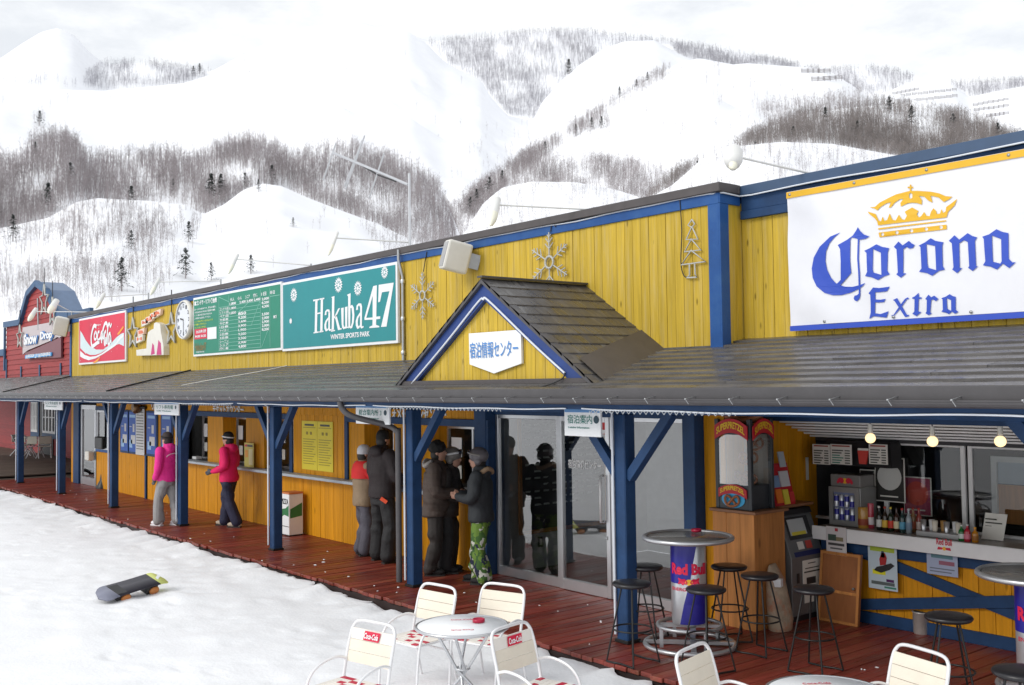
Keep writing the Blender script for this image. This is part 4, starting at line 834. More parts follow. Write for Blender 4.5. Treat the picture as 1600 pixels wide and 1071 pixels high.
for zx, zy, r in ((127, 410, .13), (595, 305, .135), (797, 340, .125), (1077, 172, .105), (95, 682, .055)):
    c = T([(zx, zy)])[0]; m = MB(); pts = []
    for k in range(32): a = 2*pi*k/32; q = r*(1 if k % 2 == 0 else .66); pts.append(c+Vector((q*cos(a), 0, q*sin(a))))
    hole = [[c+Vector((r*.30*cos(2*pi*k/8+.2)+r*.16*cos(t_), 0, r*.30*sin(2*pi*k/8+.2)+r*.16*sin(t_))) for t_ in (0, 1.5, 3, 4.6)] for k in range(8)] if r > .06 else []
    m.flat(pts); part(m, 'snowflake', WS, hk)
    if r > .06:
        m = MB()
        for k in range(8):
            a = 2*pi*k/8+.2; u = Vector((cos(a), 0, sin(a))); v_ = Vector((-sin(a), 0, cos(a))); q = c+Vector((0, -.003, 0)); m.flat([q+u*r*.18, q+u*r*.4+v_*r*.09, q+u*r*.62, q+u*r*.4-v_*r*.09])
        part(m, 'snowflake', TEA, hk)
# price board
pb_ = thing('price_board', 'green lift ticket price board with tables of small white figures', 'sign', (-18.5, SY, 3.7))
fy = signbox(-20.6, -16.57, 3.15, 4.365, pb_, GRN)
ox, oz, W_, H_ = -20.55, 3.2, 3.93, 1.12
def U_(u, v): return ox+u*W_, oz+v*H_
def bt(body, u0, u1, v0, v1, mat=WS, bold=.02, nm='lettering', y=None):
    (xa, za), (xb, zb) = U_(u0, v0), U_(u1, v1); m = MB(); wall_text(body, xa, xb, za, zb, y or fy, mat, mb=m, bold=bold); part(m, nm, mat, pb_)
YG = flatmat('sign_lime', 190, 205, 60)
bt('■ゴンドラ・リフト料金表', .01, .30, .885, .98, bold=.04)
for i, (s_, e) in enumerate((('お一人様の料金です。税込み価格。', .29), ('小学生未満のお子様は保護者同伴で無料', .28), ('リフト券の再発行はできません', .24), ('ご使用後は返却して下さい', .22))): bt(s_, .01, e, .80-i*.055, .835-i*.055)
bt('シニア券は満五十五才以上です', .01, .25, .575, .61, YG); bt('証明書をご提示下さい', .01, .17, .52, .555, YG); bt('小人は小学生', .01, .16, .465, .50, YG)
(xa, za), (xb, zb) = U_(.012, .27), U_(.175, .455); part(MB().box(xa, xb, fy-.002, fy+.003, za, zb), 'red_panel', CRED, pb_)
bt('全山共通1日券', .035, .165, .375, .435, y=fy-.005, bold=.03); bt('¥4,800', .02, .09, .29, .345, y=fy-.005, bold=.03); bt('¥4,300', .1, .165, .29, .345, y=fy-.005, bold=.03)
bt('Hakuba47', .012, .165, .055, .2, flatmat('sign_bronze', 120, 110, 60), .03); bt('WINTER SPORTS PARK', .03, .14, .02, .045)
(xa, za), (xb, zb) = U_(.18, .245), U_(.295, .455); part(MB().box(xa, xb, fy-.002, fy+.003, za, zb), 'white_panel', WS, pb_)
lines = MB(); ln = lambda u0, v0, u1, v1, w_=.008: ribbon(lines, [Vector((U_(u0, v0)[0], fy, U_(u0, v0)[1])), Vector((U_(u1, v1)[0], fy, U_(u1, v1)[1]))], w_)
for u in (.325, .445, .80, .90): ln(u, .02, u, .97)
for k in range(13): ln(.325, .03+k*.063, .80, .03+k*.063, .006)
ln(.325, .97, .445, .86); ln(.56, .66, .68, .80); ln(.70, .40, .80, .80); ln(.81, .02, .9, .38); ln(.9, .83, 1, .83)
part(lines, 'table_lines', flatmat('sign_pale_line', 150, 205, 190), pb_)
rows = ['ゴンドラ1回', 'リフト1回', 'ペア1回', '午前券', '午後券', '1日券', 'ナイター', '2日券', '3日券', 'シーズン', 'シニア', '団体券']
for k, s_ in enumerate(rows): bt(s_, .335, .44, .035+(11-k)*.063, .035+(11-k)*.063+.045)
for k, s_ in enumerate(('大人', '小人', 'シニア', '団体', '1日', '半日')): bt(s_, .46+k*.088, .51+k*.088, .86+.0*k, .92)
for k in range(9): bt(random.choice(['4,800', '3,900', '3,300', '2,600', '9,200', '850', '1,900']), .555, .645, .04+k*.07, .09+k*.07, bold=.03)
for k in (0, 1, 2, 4, 5, 6, 7, 8): bt(random.choice(['4,300', '3,500', '2,900', '2,000', '8,200']), .815, .89, .78-k*.062, .83-k*.062, bold=.03)
for k in range(3): bt('1,800', .455, .53, .79-k*.08, .84-k*.08, bold=.03)
for k in range(3): bt('2,400', .57+k*.08, .64+k*.08, .79, .84, bold=.03)
bt('無料', .935, .97, .47, .52, bold=.04)
# soft drink sign
cs = thing('sign_board', 'red soft drink sign with white ribbon wave at the left end', 'sign', (-26.6, SY, 3.75))
fy = signbox(-28.5, -24.78, 3.16, 4.385, cs, CRED, fr=.05)
T = tracer(110, 470, .11875, fy)
def poly(root, mat, T, pts, nm, dy=0): m = MB(); m.flat([p+Vector((0, dy, 0)) for p in T(pts)]); return part(m, nm, mat, root)
PALE = flatmat('ribbon_pale', 205, 222, 225); ORG = flatmat('ribbon_orange', 245, 165, 40)
poly(cs, PALE, T, [(130,395),(160,440),(200,520),(260,600),(340,645),(430,645),(520,580),(600,490),(660,440),(705,422),(705,600),(640,570),(560,600),(480,640),(400,690),(330,715),(260,715),(190,685),(130,625)], 'wave')
poly(cs, WS, T, [(130,660),(190,715),(260,740),(340,730),(420,690),(500,630),(600,560),(660,470),(705,440),(705,470),(660,510),(600,590),(500,660),(430,705),(330,762),(240,785),(170,760),(130,735)], 'wave', -.003)
poly(cs, ORG, T, [(615,445),(700,330),(702,358),(640,445)], 'streak', -.004); poly(cs, ORG, T, [(290,823),(340,785),(400,735),(360,800),(320,822)], 'streak', -.004)
def script(root, mat, T, strokes, dy=-.006):
    for st, wd in strokes:
        pts = smooth_path([p+Vector((0, dy, 0)) for p in T(st)], 4); m = MB(); ribbon(m, pts, wd); part(m, 'letter', mat, root)
script(cs, WS, T, [([(345,345),(318,330),(295,380),(278,470),(278,550),(290,600),(320,585),(350,560),(385,540)], .10), ([(335,410),(318,450),(320,505),(340,505),(350,450),(335,405)], .07), ([(385,410),(368,420),(360,490),(375,520),(398,485)], .07), ([(428,405),(408,430),(405,500),(420,510),(432,420),(436,510)], .07), ([(490,345),(478,295),(450,320),(425,430),(412,560)], .09), ([(470,400),(452,440),(450,560),(462,575),(470,480)], .08), ([(520,300),(500,330),(488,450),(480,575)], .08), ([(545,300),(530,345),(518,300)], .06), ([(530,430),(508,450),(500,560),(520,565),(530,450),(538,560)], .08)])
m = MB(); pa, pb = T([(345, 330), (405, 290)]); wall_text('Enjoy', pa.x, pb.x, pa.z-.02, pb.z-.02, fy-.004, WS, mb=m); part(m, 'lettering', WS, cs)
m = MB()
for k in range(26):
    c = Vector((random.uniform(-28.3, -24.95), fy-.002, random.uniform(3.25, 4.3))); r = random.uniform(.008, .022); m.flat([c+Vector((r*cos(a), 0, r*sin(a))) for a in np.linspace(0, 2*pi, 7)[:-1]])
tag(part(m, 'bubble', WS, cs), kind='stuff')
# plain cut-out board and its lettering strip
co = thing('cutout_board', 'thick white cut-out board with red and orange lettering strip beside the clock', 'sign', (-23, SY, 3.4))
T = tracer(110, 470, .11875, SY-.08)
part(MB().prism(T([(865,650),(1000,630),(1005,520),(1020,420),(1060,385),(1095,372),(1100,300),(1130,285),(1180,310),(1190,420),(1215,540),(1225,600),(1225,715),(870,725)]), (0, .13, 0)), 'board', OFFW, co)
part(MB().prism(T([(1060,715),(1080,560),(1100,590),(1110,700)]), (0, -.004, 0)), 'stripe', flatmat('magenta_print', 196, 50, 120), co); part(MB().prism(T([(1135,715),(1160,520),(1190,560),(1200,712)]), (0, -.004, 0)), 'stripe', flatmat('magenta_print', 196, 50, 120), co)
T = tracer(110, 470, .11875, SY-.03)
for i, (x, y) in enumerate(((905, 510), (925, 420), (975, 290), (1030, 250), (1090, 200), (1140, 170))):
    p, q = T([(x-40, y+55), (x+42, y-62)]); part(MB().prism([Vector((p.x, p.y, p.z)), Vector((q.x, p.y, p.z+.05)), Vector((q.x+.03, p.y, q.z)), Vector((p.x-.02, p.y, q.z-.04))], (0, .06, 0)), 'letter_block', (OFFW, flatmat('pale_peach', 235, 205, 190))[i % 2], co)
    m = MB(); wall_text('Hakuba47'[i], p.x+.05, q.x-.03, p.z+.06, q.z-.05, p.y-.004, ORG, mb=m, bold=.04); part(m, 'lettering', flatmat('orange_print', 225, 110, 70), co)
# clock
ck = thing('wall_clock', 'large round white wall clock with thick case', 'clock', (-21.35, SY, 3.95)); c = PY(287, 500, 8.14); AXY = ((1, 0, 0), (0, 0, 1), (0, -1, 0))
part(MB().lathe([(.34, -.1), (.41, -.08), (.42, -.02), (.40, .03), (.375, .03), (.375, .0)], c, 40, AXY), 'case', OFFW, ck); part(MB().lathe([(.001, .003), (.375, .003)], c, 40, AXY), 'face', flatmat('clock_face', 222, 226, 232), ck)
m = MB(); m.tube([c+Vector((.366*cos(a), -.006, .366*sin(a))) for a in np.linspace(0, 2*pi, 41)[:-1]], .006, 5, True); part(m, 'face_ring', flatmat('clock_ring', 120, 130, 160), ck)
for k in range(12):
    a = 2*pi*k/12; s_ = str(12 if k == 0 else k); p = c+Vector((.295*sin(a), -.008, .295*cos(a))); m = MB(); wall_text(s_, p.x-.035, p.x+.035, p.z-.04, p.z+.04, p.y, BLK, mb=m); part(m, 'numeral', flatmat('clock_ink', 50, 55, 70), ck)
for a, ln_, w_ in ((radians(-80), .17, .03), (radians(178), .28, .02)): m = MB(); ribbon(m, [c+Vector((0, -.014, 0)), c+Vector((ln_*sin(a), -.014, ln_*cos(a)))], w_); part(m, 'hand', BLK, ck)
# dormer sign
dn = thing('dormer_sign', 'white five-sided sign with blue Japanese lettering on the dormer gable', 'sign', (-8.8, DY-.02, 2.85))
T = tracer(600, 420, .2875, DY-.04)
part(MB().prism(T([(461,353),(743,332),(747,515),(597,570),(465,520)]), (0, .03, 0)), 'panel', WS, dn); pa, pb = T([(468, 488), (728, 385)]); 
m = MB(); wall_text('宿泊情報センター', pa.x, pb.x, pa.z+.0, T([(468, 402)])[0].z, DY-.044, SBL, mb=m, bold=0.); part(m, 'lettering', flatmat('dormer_blue_ink', 60, 130, 200), dn)
m = MB(); wall_text('宿泊情報センター', pa.x+.008, pb.x+.008, pa.z-.008, T([(468, 402)])[0].z-.008, DY-.0425, SBL, mb=m, bold=0.); part(m, 'letter_shadow', flatmat('dormer_shadow_ink', 150, 165, 190), dn)
# lettering mounted on the orange boards
for body, p0, p1, y0, y1, lb in (('チケットカウンター', 332, 380, 632, 645, 'white Japanese letters above the ticket windows'), ('インフォメーションセンター', 588, 696, 636, 655, 'white Japanese letters above the information windows'), ('リフト券', 236, 262, 628, 640, 'white Japanese letters above the blue posters')):
    a, c = PY(p0, y1, YW-.04), PY(p1, y0, YW-.04); z1 = PY((p0+p1)/2, y0, YW-.04).z; z0 = z1-.19; e = thing('wall_lettering', lb, 'lettering', ((a.x+c.x)/2, YW-.04, z0))
    V, F, _ = text_data(body, .03); m = MB(); add_text(m, body, (a.x, YW-.034, z0), (1, 0, 0), (0, 0, 1), c.x-a.x, .18, .03); part(m, 'letter', WS, e)
    m = MB(); add_text(m, body, (a.x+.004, YW-.024, z0), (1, 0, 0), (0, 0, 1), c.x-a.x, .18, .03); part(m, 'letter_backing', flatmat('letter_side', 170, 170, 165), e)
# hanging signs under the eave
HBL = flatmat('hanging_blue', 90, 140, 195); HGR = flatmat('hanging_green', 40, 120, 110)
for p0, p1, y0, y1, body, sub, lb in ((882, 938, 636, 681, '宿泊案内', 'Lodging Information', 'white hanging sign left of the post with the bar table'), (556, 608, 632, 662, '総合案内所 3', 'General Information', 'white hanging sign beside the bent downspout'), (241, 279, 627, 648, 'リフト券売場', 'Lift Ticket', 'white hanging sign above the person in pink'), (69, 97, 622, 640, 'レンタル受付', 'Rental', 'small white hanging sign near the red house')):
    Y = 6.86; a, c = PY(p0, y1, Y), PY(p1, y0, Y); x0, x1, z0 = a.x, c.x, a.z; z1 = 2.27 if p0 > 500 else PY(p0, y0, Y).z; h = z1-z0; w_ = x1-x0
    e = thing('hanging_sign', lb, 'sign', ((x0+x1)/2, Y, z0), 'signs hanging under the eave'); part(MB().cbox(x0, x1, Y, Y+.025, z0, z1, .003), 'panel', WS, e)
    part(MB().box(x0+.01, x1-.01, Y-.004, Y-.001, z0+h*.80, z0+h*.97), 'header_band', HBL, e)
    m = MB(); wall_text(body, x0+w_*.1, x0+w_*.78, z0+h*.42, z0+h*.72, Y-.004, HGR, mb=m, bold=.006); part(m, 'lettering', HGR, e); m = MB(); wall_text(sub, x0+w_*.12, x0+w_*.7, z0+h*.24, z0+h*.33, Y-.004, HGR, mb=m); part(m, 'lettering', HGR, e)
    m = MB(); m.lathe([(.001, 0), (h*.13, 0)], (x0+w_*.89, Y-.004, z0+h*.57), 18, AXY); part(m, 'badge', flatmat('badge_dark', 25, 60, 75), e)
    for t_ in (.15, .85): part(MB().tube([(x0+w_*t_, Y+.012, z1-.01), (x0+w_*t_, Y+.012, 2.34)], .005, 5), 'chain', STEEL, e)
# barn sign
bs = thing('barn_sign', 'grey and white shop sign with white and blue lettering on the red gable', 'sign', (-32.7, RY-.1, 4))
T = tracer(0, 430, 140/1071, RY-.1)
part(MB().prism(T([(268,628),(728,542),(728,755),(680,740),(640,770),(330,900),(270,950)]), (0, .04, 0)), 'panel', flatmat('barn_sign_grey', 190, 180, 182), bs)
part(MB().prism(T([(300,930),(490,850),(728,740),(728,985),(640,990),(320,1000)]), (0, .05, 0)), 'panel', flatmat('barn_sign_brown', 120, 70, 78), bs)
for body, x0, x1, yb, yt in (('Snow', 300, 460, 840, 640), ('Drop', 498, 640, 800, 610)):
    p, q = T([(x0, yb), (x1, yt)]); m = MB(); wall_text(body, p.x, q.x, p.z, q.z-.12, RY-.145, WS, mb=m, bold=.05); part(m, 'lettering', WS, bs); m = MB(); wall_text(body, p.x+.09, q.x+.12, p.z-.02, q.z-.1, RY-.13, WS, mb=m, bold=.07); part(m, 'letter_shadow', flatmat('barn_letter_blue', 60, 120, 190), bs)
p, q = T([(318, 1000), (632, 885)]); part(MB().cbox(p.x, q.x, RY-.15, RY-.11, p.z, q.z-.1), 'plate', flatmat('barn_plate_blue', 80, 165, 225), bs); m = MB(); wall_text('Welcome To Wonderland', p.x+.1, q.x-.1, p.z+.12, q.z-.22, RY-.154, WS, mb=m); part(m, 'lettering', WS, bs)
# posters
def poster(x0, x1, z0, z1, Y, label, face, root=None, bars=(), nm='poster', cat='poster'):
    e = thing(nm, label, cat, ((x0+x1)/2, Y, z0)); part(MB().box(x0, x1, Y-.008, Y-.001, z0, z1), 'sheet', face, e)
    for u0, u1, v0, v1, mt in bars: part(MB().box(x0+(x1-x0)*u0, x0+(x1-x0)*u1, Y-.012, Y-.009, z0+(z1-z0)*v0, z0+(z1-z0)*v1), 'print', mt, e)
    return e
PB = flatmat('poster_blue', 30, 85, 175); PLB = flatmat('poster_pale_blue', 150, 190, 230); PW = flatmat('poster_white', 205, 205, 205); PYE = flatmat('poster_yellow', 225, 205, 45); INK = flatmat('print_ink', 70, 70, 60); OLV = flatmat('print_olive', 150, 130, 30)
for p0, p1, lb in ((192, 203, 'leftmost blue poster with snowy peaks'), (205, 216, 'blue poster half covered by the long white notice'), (233, 247, 'blue poster right of the long white notice'), (256, 271, 'blue poster left of the person in pink')):
    x0, x1 = X8(p0), X8(p1); e = poster(x0, x1, 1.03, 1.96, YW-.045, lb, PB, bars=((.1, .9, .86, .93, PLB), (.55, .8, .5, .7, PW), (.1, .5, .1, .3, PLB), (.3, .9, .2, .42, PW), (.12, .4, .62, .64, PW)))
    part(MB().box(x0-.07, x1+.07, YW-.044, YW-.025, .98, 2.0), 'frame', BLUD, e)
x0, x1 = X8(216.5), X8(230); poster(x0, x1, .98, 2.06, YW-.06, 'long white printed notice hung over the blue posters', PW, bars=[(.1, .9, .9-k*.06, .915-k*.06, INK) for k in range(14)], nm='notice', cat='notice')
a = X8(474.5); c = X8(498.5); d_ = X8(523)
for x0, x1, lb in ((a, c-.005, 'yellow notice sheet, left of the pair'), (c+.005, d_, 'yellow notice sheet, right of the pair')):
    poster(x0, x1, 1.1, 1.92, YW-.026, lb, PYE, bars=[(.2, .8, .9, .94, INK), (.3, .42, .72, .78, OLV), (.55, .67, .72, .78, OLV), (.1, .9, .86, .872, OLV)]+[(.1, .9-.1*(k % 3), .62-k*.05, .632-k*.05, OLV) for k in range(11)], nm='notice', cat='notice')
p = PY(388, 725, YW-.1); e = poster(p.x-.2, p.x+.2, SHZ+.005, SHZ+.45, YW-.08, 'yellow and white card standing on the ticket shelf', flatmat('card_yellow', 220, 205, 90), bars=((.08, .3, .84, .93, CRED), (.35, .9, .84, .93, INK), (.1, .4, .4, .7, ORG), (.5, .9, .1, .75, flatmat('card_cream', 235, 228, 170))), nm='notice', cat='notice')
# black notice board behind the glass, light sockets
e = thing('notice_board', 'wood framed black notice board with white writing behind the glass', 'notice board', (-10, 8.9, 1)); part(MB().box(-10.69, -10.66, 8.75, 10.3, .52, 2.3), 'board', BLK, e)
m = MB(); [m.cbox(*q) for q in ((-10.67, -10.63, 8.7, 8.75, .48, 2.34), (-10.67, -10.63, 10.3, 10.35, .48, 2.34), (-10.67, -10.63, 8.75, 10.3, .48, .53), (-10.67, -10.63, 8.75, 10.3, 2.29, 2.34))]; part(m, 'frame', WOOD, e)
m = MB()
for k in range(16):
    for j in range(9):
        if random.random() < .85: y = 8.82+j*.16; m.add([(-10.655, y, 2.2-k*.09), (-10.655, y+random.uniform(.05, .13), 2.2-k*.09), (-10.655, y+.1, 2.225-k*.09), (-10.655, y, 2.225-k*.09)], [(0, 1, 2, 3)])
tag(part(m, 'writing', flatmat('chalk_white', 190, 195, 190), e), kind='stuff')
for y in (8.85, 9.05): e2 = thing('wall_socket', 'dark wall socket low behind the glass, ' + ('nearer the front' if y < 9 else 'farther from the front'), 'socket', (-10.68, y, .35)); part(MB().cbox(-10.69, -10.67, y, y+.08, .28, .42), 'plate', BLK, e2); part(MB().box(-10.669, -10.664, y+.02, y+.06, .31, .39), 'insert', OFFW, e2)

# ---- light decorations
WIRE = flatmat('decoration_wire', 185, 185, 180)
def flake(c, r, lb):
    e = thing('snowflake_decoration', lb, 'decoration', c); c = Vector(c)
    part(MB().tube([c+Vector((r*.2*cos(a), 0, r*.2*sin(a))) for a in np.linspace(0, 2*pi, 13)[:-1]], r*.045, 5, closed=True), 'ring', WIRE, e)
    for k in range(6):
        a = pi/2+k*pi/3; u = Vector((cos(a), 0, sin(a))); v_ = Vector((-sin(a), 0, cos(a))); m = MB(); m.tube([c+u*r*.2, c+u*r], r*.026, 5)
        for t_, l in ((.45, .26), (.65, .22), (.84, .12)):
            for s_ in (-1, 1): m.tube([c+u*r*t_, c+u*(r*(t_+l*.7))+v_*(s_*r*l*.75)], r*.022, 5)
        part(m, 'arm', WIRE, e)
    part(MB().tube(smooth_path([c+Vector((.03, .0, r)), c+Vector((.06, .01, r+.15)), (c.x+.12, YW-.06, 4.4)]), .007, 5), 'cord', BLK, e)
flake((-12.17, YW-.06, 3.78), .34, 'small wire snowflake light left of the dormer'); flake((-9.4, YW-.06, 3.98), .37, 'large wire snowflake light above the dormer')
e = thing('tree_decoration', 'wire fir tree light beside the blue corner board', 'decoration', (-7.17, YW-.05, 3.5)); T = tracer(1040, 220, .35, YW-.05)
part(MB().tube(T([(118,352),(130,372),(118,388),(100,378)])+T([(118,352)]), .009, 5), 'star', WIRE, e)
for ln_ in ([(118,385),(92,442),(145,440)], [(115,440),(85,497),(158,488)], [(115,490),(70,555),(178,540)]): part(MB().tube(T(ln_), .011, 5, closed=True), 'tier', WIRE, e)
part(MB().tube(T([(107,550),(108,600),(95,612),(140,610),(132,596),(130,548)]), .010, 5), 'stem', WIRE, e); part(MB().tube(smooth_path(T([(62,250),(72,400),(68,540),(80,600),(100,612)])), .006, 5), 'cord', BLK, e)
def star(c, r, lb, Y):
    e = thing('star_decoration', lb, 'decoration', c, 'wire star lights'); c = Vector(c); pts = [c+Vector(((r if k % 2 == 0 else r*.42)*sin(2*pi*k/10), 0, (r if k % 2 == 0 else r*.42)*cos(2*pi*k/10))) for k in range(10)]
    part(MB().tube(pts, .03, 5, closed=True), 'outline', WIRE, e); part(MB().tube([c+Vector((0, 0, r)), c+Vector((0, 0, r+.5))], .012, 4), 'cord', BLK, e)
for px_, py_, lb, Y, r in ((208, 522, 'wire star light left of the cut-out board', YW-.06, .38), (268, 515, 'wire star light between cut-out board and clock', YW-.06, .36), (69, 470, 'wire star light high on the red gable', RY-.15, .5), (82, 488, 'wire star light above the shop sign', RY-.15, .45), (31, 527, 'wire star light left of the shop sign', RY-.15, .4)): star(PY(px_, py_, Y), r, lb, Y)
# ---- loudspeakers
def speaker(c, w_, h, d, rz, tilt, lb):
    e = empty('loudspeaker', c, rz, lb, 'loudspeaker', 'loudspeakers on the wall'); e.rotation_euler = (tilt, radians(6), rz)
    m = MB(); m.prism([(-w_/2, -d/2, -h/2), (w_/2, -d/2, -h/2), (w_*.36, d/2, -h/2), (-w_*.36, d/2, -h/2)], (0, 0, h)); o = m.build('cabinet', OFFW, e, bevel=.03)
    m = MB(); m.box(-w_*.43, w_*.43, -d/2-.008, -d/2+.01, -h*.42, h*.42); m.build('grille', flatmat('speaker_grille', 165, 165, 165), e)
    m = MB(); m.bar((0, d/2, 0), (0, d/2+.15, 0), .06, .2); m.build('wall_bracket', STEEL, e); return e
speaker((-11.02, 7.98, 4.2), .46, .40, .34, radians(-28), radians(-14), 'white loudspeaker under the parapet left of the dormer'); speaker((-29.5, 8.02, 4.24), .58, .5, .36, radians(-20), radians(-12), 'white loudspeaker at the left corner of the yellow wall')
# ---- conduit, antenna
e = thing('conduit', 'grey conduit pipe running down the wall beside the teal sign', 'pipe', (-12.72, YW-.05, 2.9)); part(MB().tube([(-12.7, YW-.05, 2.87), (-12.7, YW-.05, 4.1), (-12.73, YW-.1, 4.35), (-12.73, YW-.1, 4.5)], .024, 8), 'pipe', STEEL, e)
for z in (2.95, 3.45, 4.0): part(MB().lathe([(.03, 0), (.036, .01), (.036, .05), (.03, .06)], (-12.7, YW-.05, z), 10), 'coupling', ALU, e)
e = thing('antenna', 'bare television antenna with long slanting boom on a roof mast', 'antenna', (-12.72, 8.4, 4.5)); ma = Vector((-12.7, 8.35, 4.3)); mt_ = PY(627, 275, 8.35); mt_.x = ma.x; part(MB().tube([ma, (ma.x, 8.35, mt_.z)], .02, 8), 'mast', ALU, e)
b0, b1 = PY(521, 239, 8.35), PY(638, 289, 8.35); part(MB().tube([b0, b1], .022, 8), 'boom', ALU, e); part(MB().tube([b0.lerp(b1, .35), b0.lerp(b1, .62)-Vector((0, 0, .05)), b0.lerp(b1, .85)-Vector((0, 0, .03))], .012, 5), 'cable', BLK, e)
for (xa, ya), (xb, yb), t_ in (((525, 224), (505, 282), 0), ((570, 212), (540, 296), .33), ((566, 220), (538, 292), .36), ((600, 240), (577, 310), .66)):
    pa, pb = PY(xa, ya, 8.35), PY(xb, yb, 8.35); part(MB().tube([pa, pb], .014, 5), 'element', ALU, e)
# ---- roof lamps on arms
LAMPW = flatmat('lamp_white', 225, 225, 222, .4)
def lamp(px0, py0, px1, py1, Y, ang, lb, r=.16, kind=0):
    base = PY(px1, py1, Y+.1); tip = PY(px0, py0, Y-.9); tip.z = max(tip.z, 4.6)
    e = thing('roof_lamp', lb, 'lamp', base, 'flood lamps on arms along the roof'); part(MB().tube([base, tip], .011, 6), 'arm', LAMPW, e); part(MB().tube([base-Vector((0, 0, .3)), base+Vector((0, 0, .03))], .016, 6), 'bracket', STEEL, e)
    d = Vector((.35, -.5, -.75)).normalized(); u = d.cross(Vector((0, 0, 1))).normalized(); v_ = d.cross(u)
    if kind == 0: part(MB().lathe([(.02, -.12), (r*.55, -.1), (r*.62, .05), (r*.7, .16)], tip, 16, (u, v_, d)), 'housing', LAMPW, e); part(MB().lathe([(r*.7, .16), (r*.66, .25), (r*.4, .33), (.01, .36)], tip, 16, (u, v_, d)), 'bulb', flatmat('bulb_glass', 240, 238, 220, .2), e)
    else: part(MB().lathe([(.05, -.12), (r, -.06), (r*1.05, .06), (r*.8, .12), (r*.5, .13)], tip, 20, (u, v_, d)), 'housing', LAMPW, e); part(MB().lathe([(r*.5, .13), (r*.45, .17), (.01, .19)], tip, 14, (u, v_, d)), 'bulb', flatmat('bulb_glass', 240, 238, 220, .2), e)
lamp(775, 322, 928, 328, YW, 0, 'roof lamp left of the dormer peak, pointing down', .08); lamp(1146, 244, 1278, 274, YB, 0, 'round white roof lamp left of the banner', .085, 1)
lamp(524, 372, 640, 379, YW, 0, 'thin roof lamp arm beside the antenna mast', .045); lamp(368, 405, 486, 415, YW, 0, 'roof lamp above the teal sign', .055); lamp(246, 441, 345, 439, YW, 0, 'roof lamp above the price board', .06); lamp(160, 465, 232, 460, YW, 0, 'roof lamp above the cut-out board', .07)
lamp(54, 487, 142, 488, YW, 0, 'roof lamp reaching in front of the red gable', .10); lamp(86, 474, 112, 488, YW, 0, 'bright roof lamp at the left corner of the yellow roof', .13)
# wall lamp, lamp post
e = thing('wall_lamp', 'small dark wall lamp above the long white notice', 'lamp', (X8(215), YW-.1, 2.2)); c = PY(214, 637, YW-.15); part(MB().lathe([(.04, -.12), (.13, -.05), (.15, .05), (.1, .1)], c, 14, ((1, 0, 0), (0, 0, 1), (0, -1, 0))), 'shade', M('bronze', (.2, .12, .06), .35, metal=.7), e); part(MB().tube([c, c+Vector((.3, .1, 0))], .04, 6), 'arm', BLK, e)
p = PZ(163, 763); e = thing('iron_post', 'black cast iron post with box top beside the left door', 'post', p)
part(MB().lathe([(.2, 0), (.19, .06), (.11, .2), (.08, .4), (.06, .6), (.06, 1.0)], p, 16), 'stem', IRON, e); part(MB().cbox(p.x-.3, p.x+.3, p.y-.16, p.y+.16, 1.0, 1.3, .02), 'box', IRON, e); part(MB().lathe([(.06, 1.3), (.05, 1.9), (.02, 2.0)], p, 10), 'pole', IRON, e)
part(MB().cbox(p.x-.75, p.x-.45, YW-.2, YW-.05, .68, .92, .02), 'letter_box', OFFW, e)
# ================================================================ furniture
SEATR = flatmat('seat_red', 190, 30, 62); SEATW = flatmat('seat_white', 235, 230, 222); WTUBE = M('white_tube', (.82, .82, .83), .3, metal=.2, var=.05)
def mirror(pts): return [(-x, y, z) for x, y, z in pts]
def make_chair(logo):
    e = empty('cafe_chair')
    back = smooth_path([(-.235, .17, .40), (-.235, .20, .55), (-.232, .245, .72), (-.215, .268, .79), (-.16, .278, .825), (0, .28, .83), (.16, .278, .825), (.215, .268, .79), (.232, .245, .72), (.235, .20, .55), (.235, .17, .40)], 4)
    MB().tube(back, .0125, 8).build('back_frame', WTUBE, e)
    for s_ in (-1, 1):
        MB().tube(smooth_path([(s_*.235, .195, .55), (s_*.243, .10, .575), (s_*.246, -.05, .55), (s_*.246, -.15, .48), (s_*.243, -.19, .36), (s_*.24, -.225, 0)], 5), .0115, 7).build('arm', WTUBE, e)
        MB().tube([(s_*.225, .175, .42), (s_*.225, .22, .2), (s_*.235, .27, 0)], .0115, 7).build('leg', WTUBE, e)
        MB().tube([(s_*.22, -.19, .41), (s_*.225, .17, .41)], .010, 6).build('seat_rail', WTUBE, e)
    for k in range(3):
        z0 = .53+k*.082; y0 = .195+(z0-.53)*.24; y1 = .195+(z0+.078-.53)*.24; m = MB(); m.prism([(-.222, y0, z0), (.222, y0, z0), (.222, y1, z0+.078), (-.222, y1, z0+.078)], (0, .008, 0)); m.build('back_slat', SEATW if (logo and k == 2) else CREAM, e)
    if logo:
        y0, y1 = .186+.164*.24, .186+.238*.24; m = MB(); m.flat([(-.08, y0+.002, .698), (.085, y0+.002, .698), (.095, y1-.002, .766), (-.07, y1-.002, .766)]); m.build('logo_patch', CRED, e)
        m = MB(); add_text(m, 'Coca-Cola', (-.072, y0-.002, .712), (1, 0, 0), (0, .24, 1), .15, .042, .03, .05); m.build('lettering', WS, e, fixn=False)
    for k in range(7):
        y0 = -.19+k*.051; m = MB()
        for j in range(6):
            m.cur = 1 if ((j+k) % 3 != 0) ^ (k % 2 == 0 and j % 2 == 0) and (j+2*k) % 4 < 2 else 0; x0 = -.215+j*.0717; m.box(x0, x0+.0717, y0, y0+.045, .415+.002*j % .004, .423)
        m.build('seat_strip', [SEATW, SEATR], e)
    MB().tube([(-.22, -.19, .405), (.22, -.19, .405)], .010, 6).build('seat_rail', WTUBE, e); MB().tube([(-.225, .2, .3), (.225, .2, .3)], .009, 6).build('stretcher', WTUBE, e)
    return e
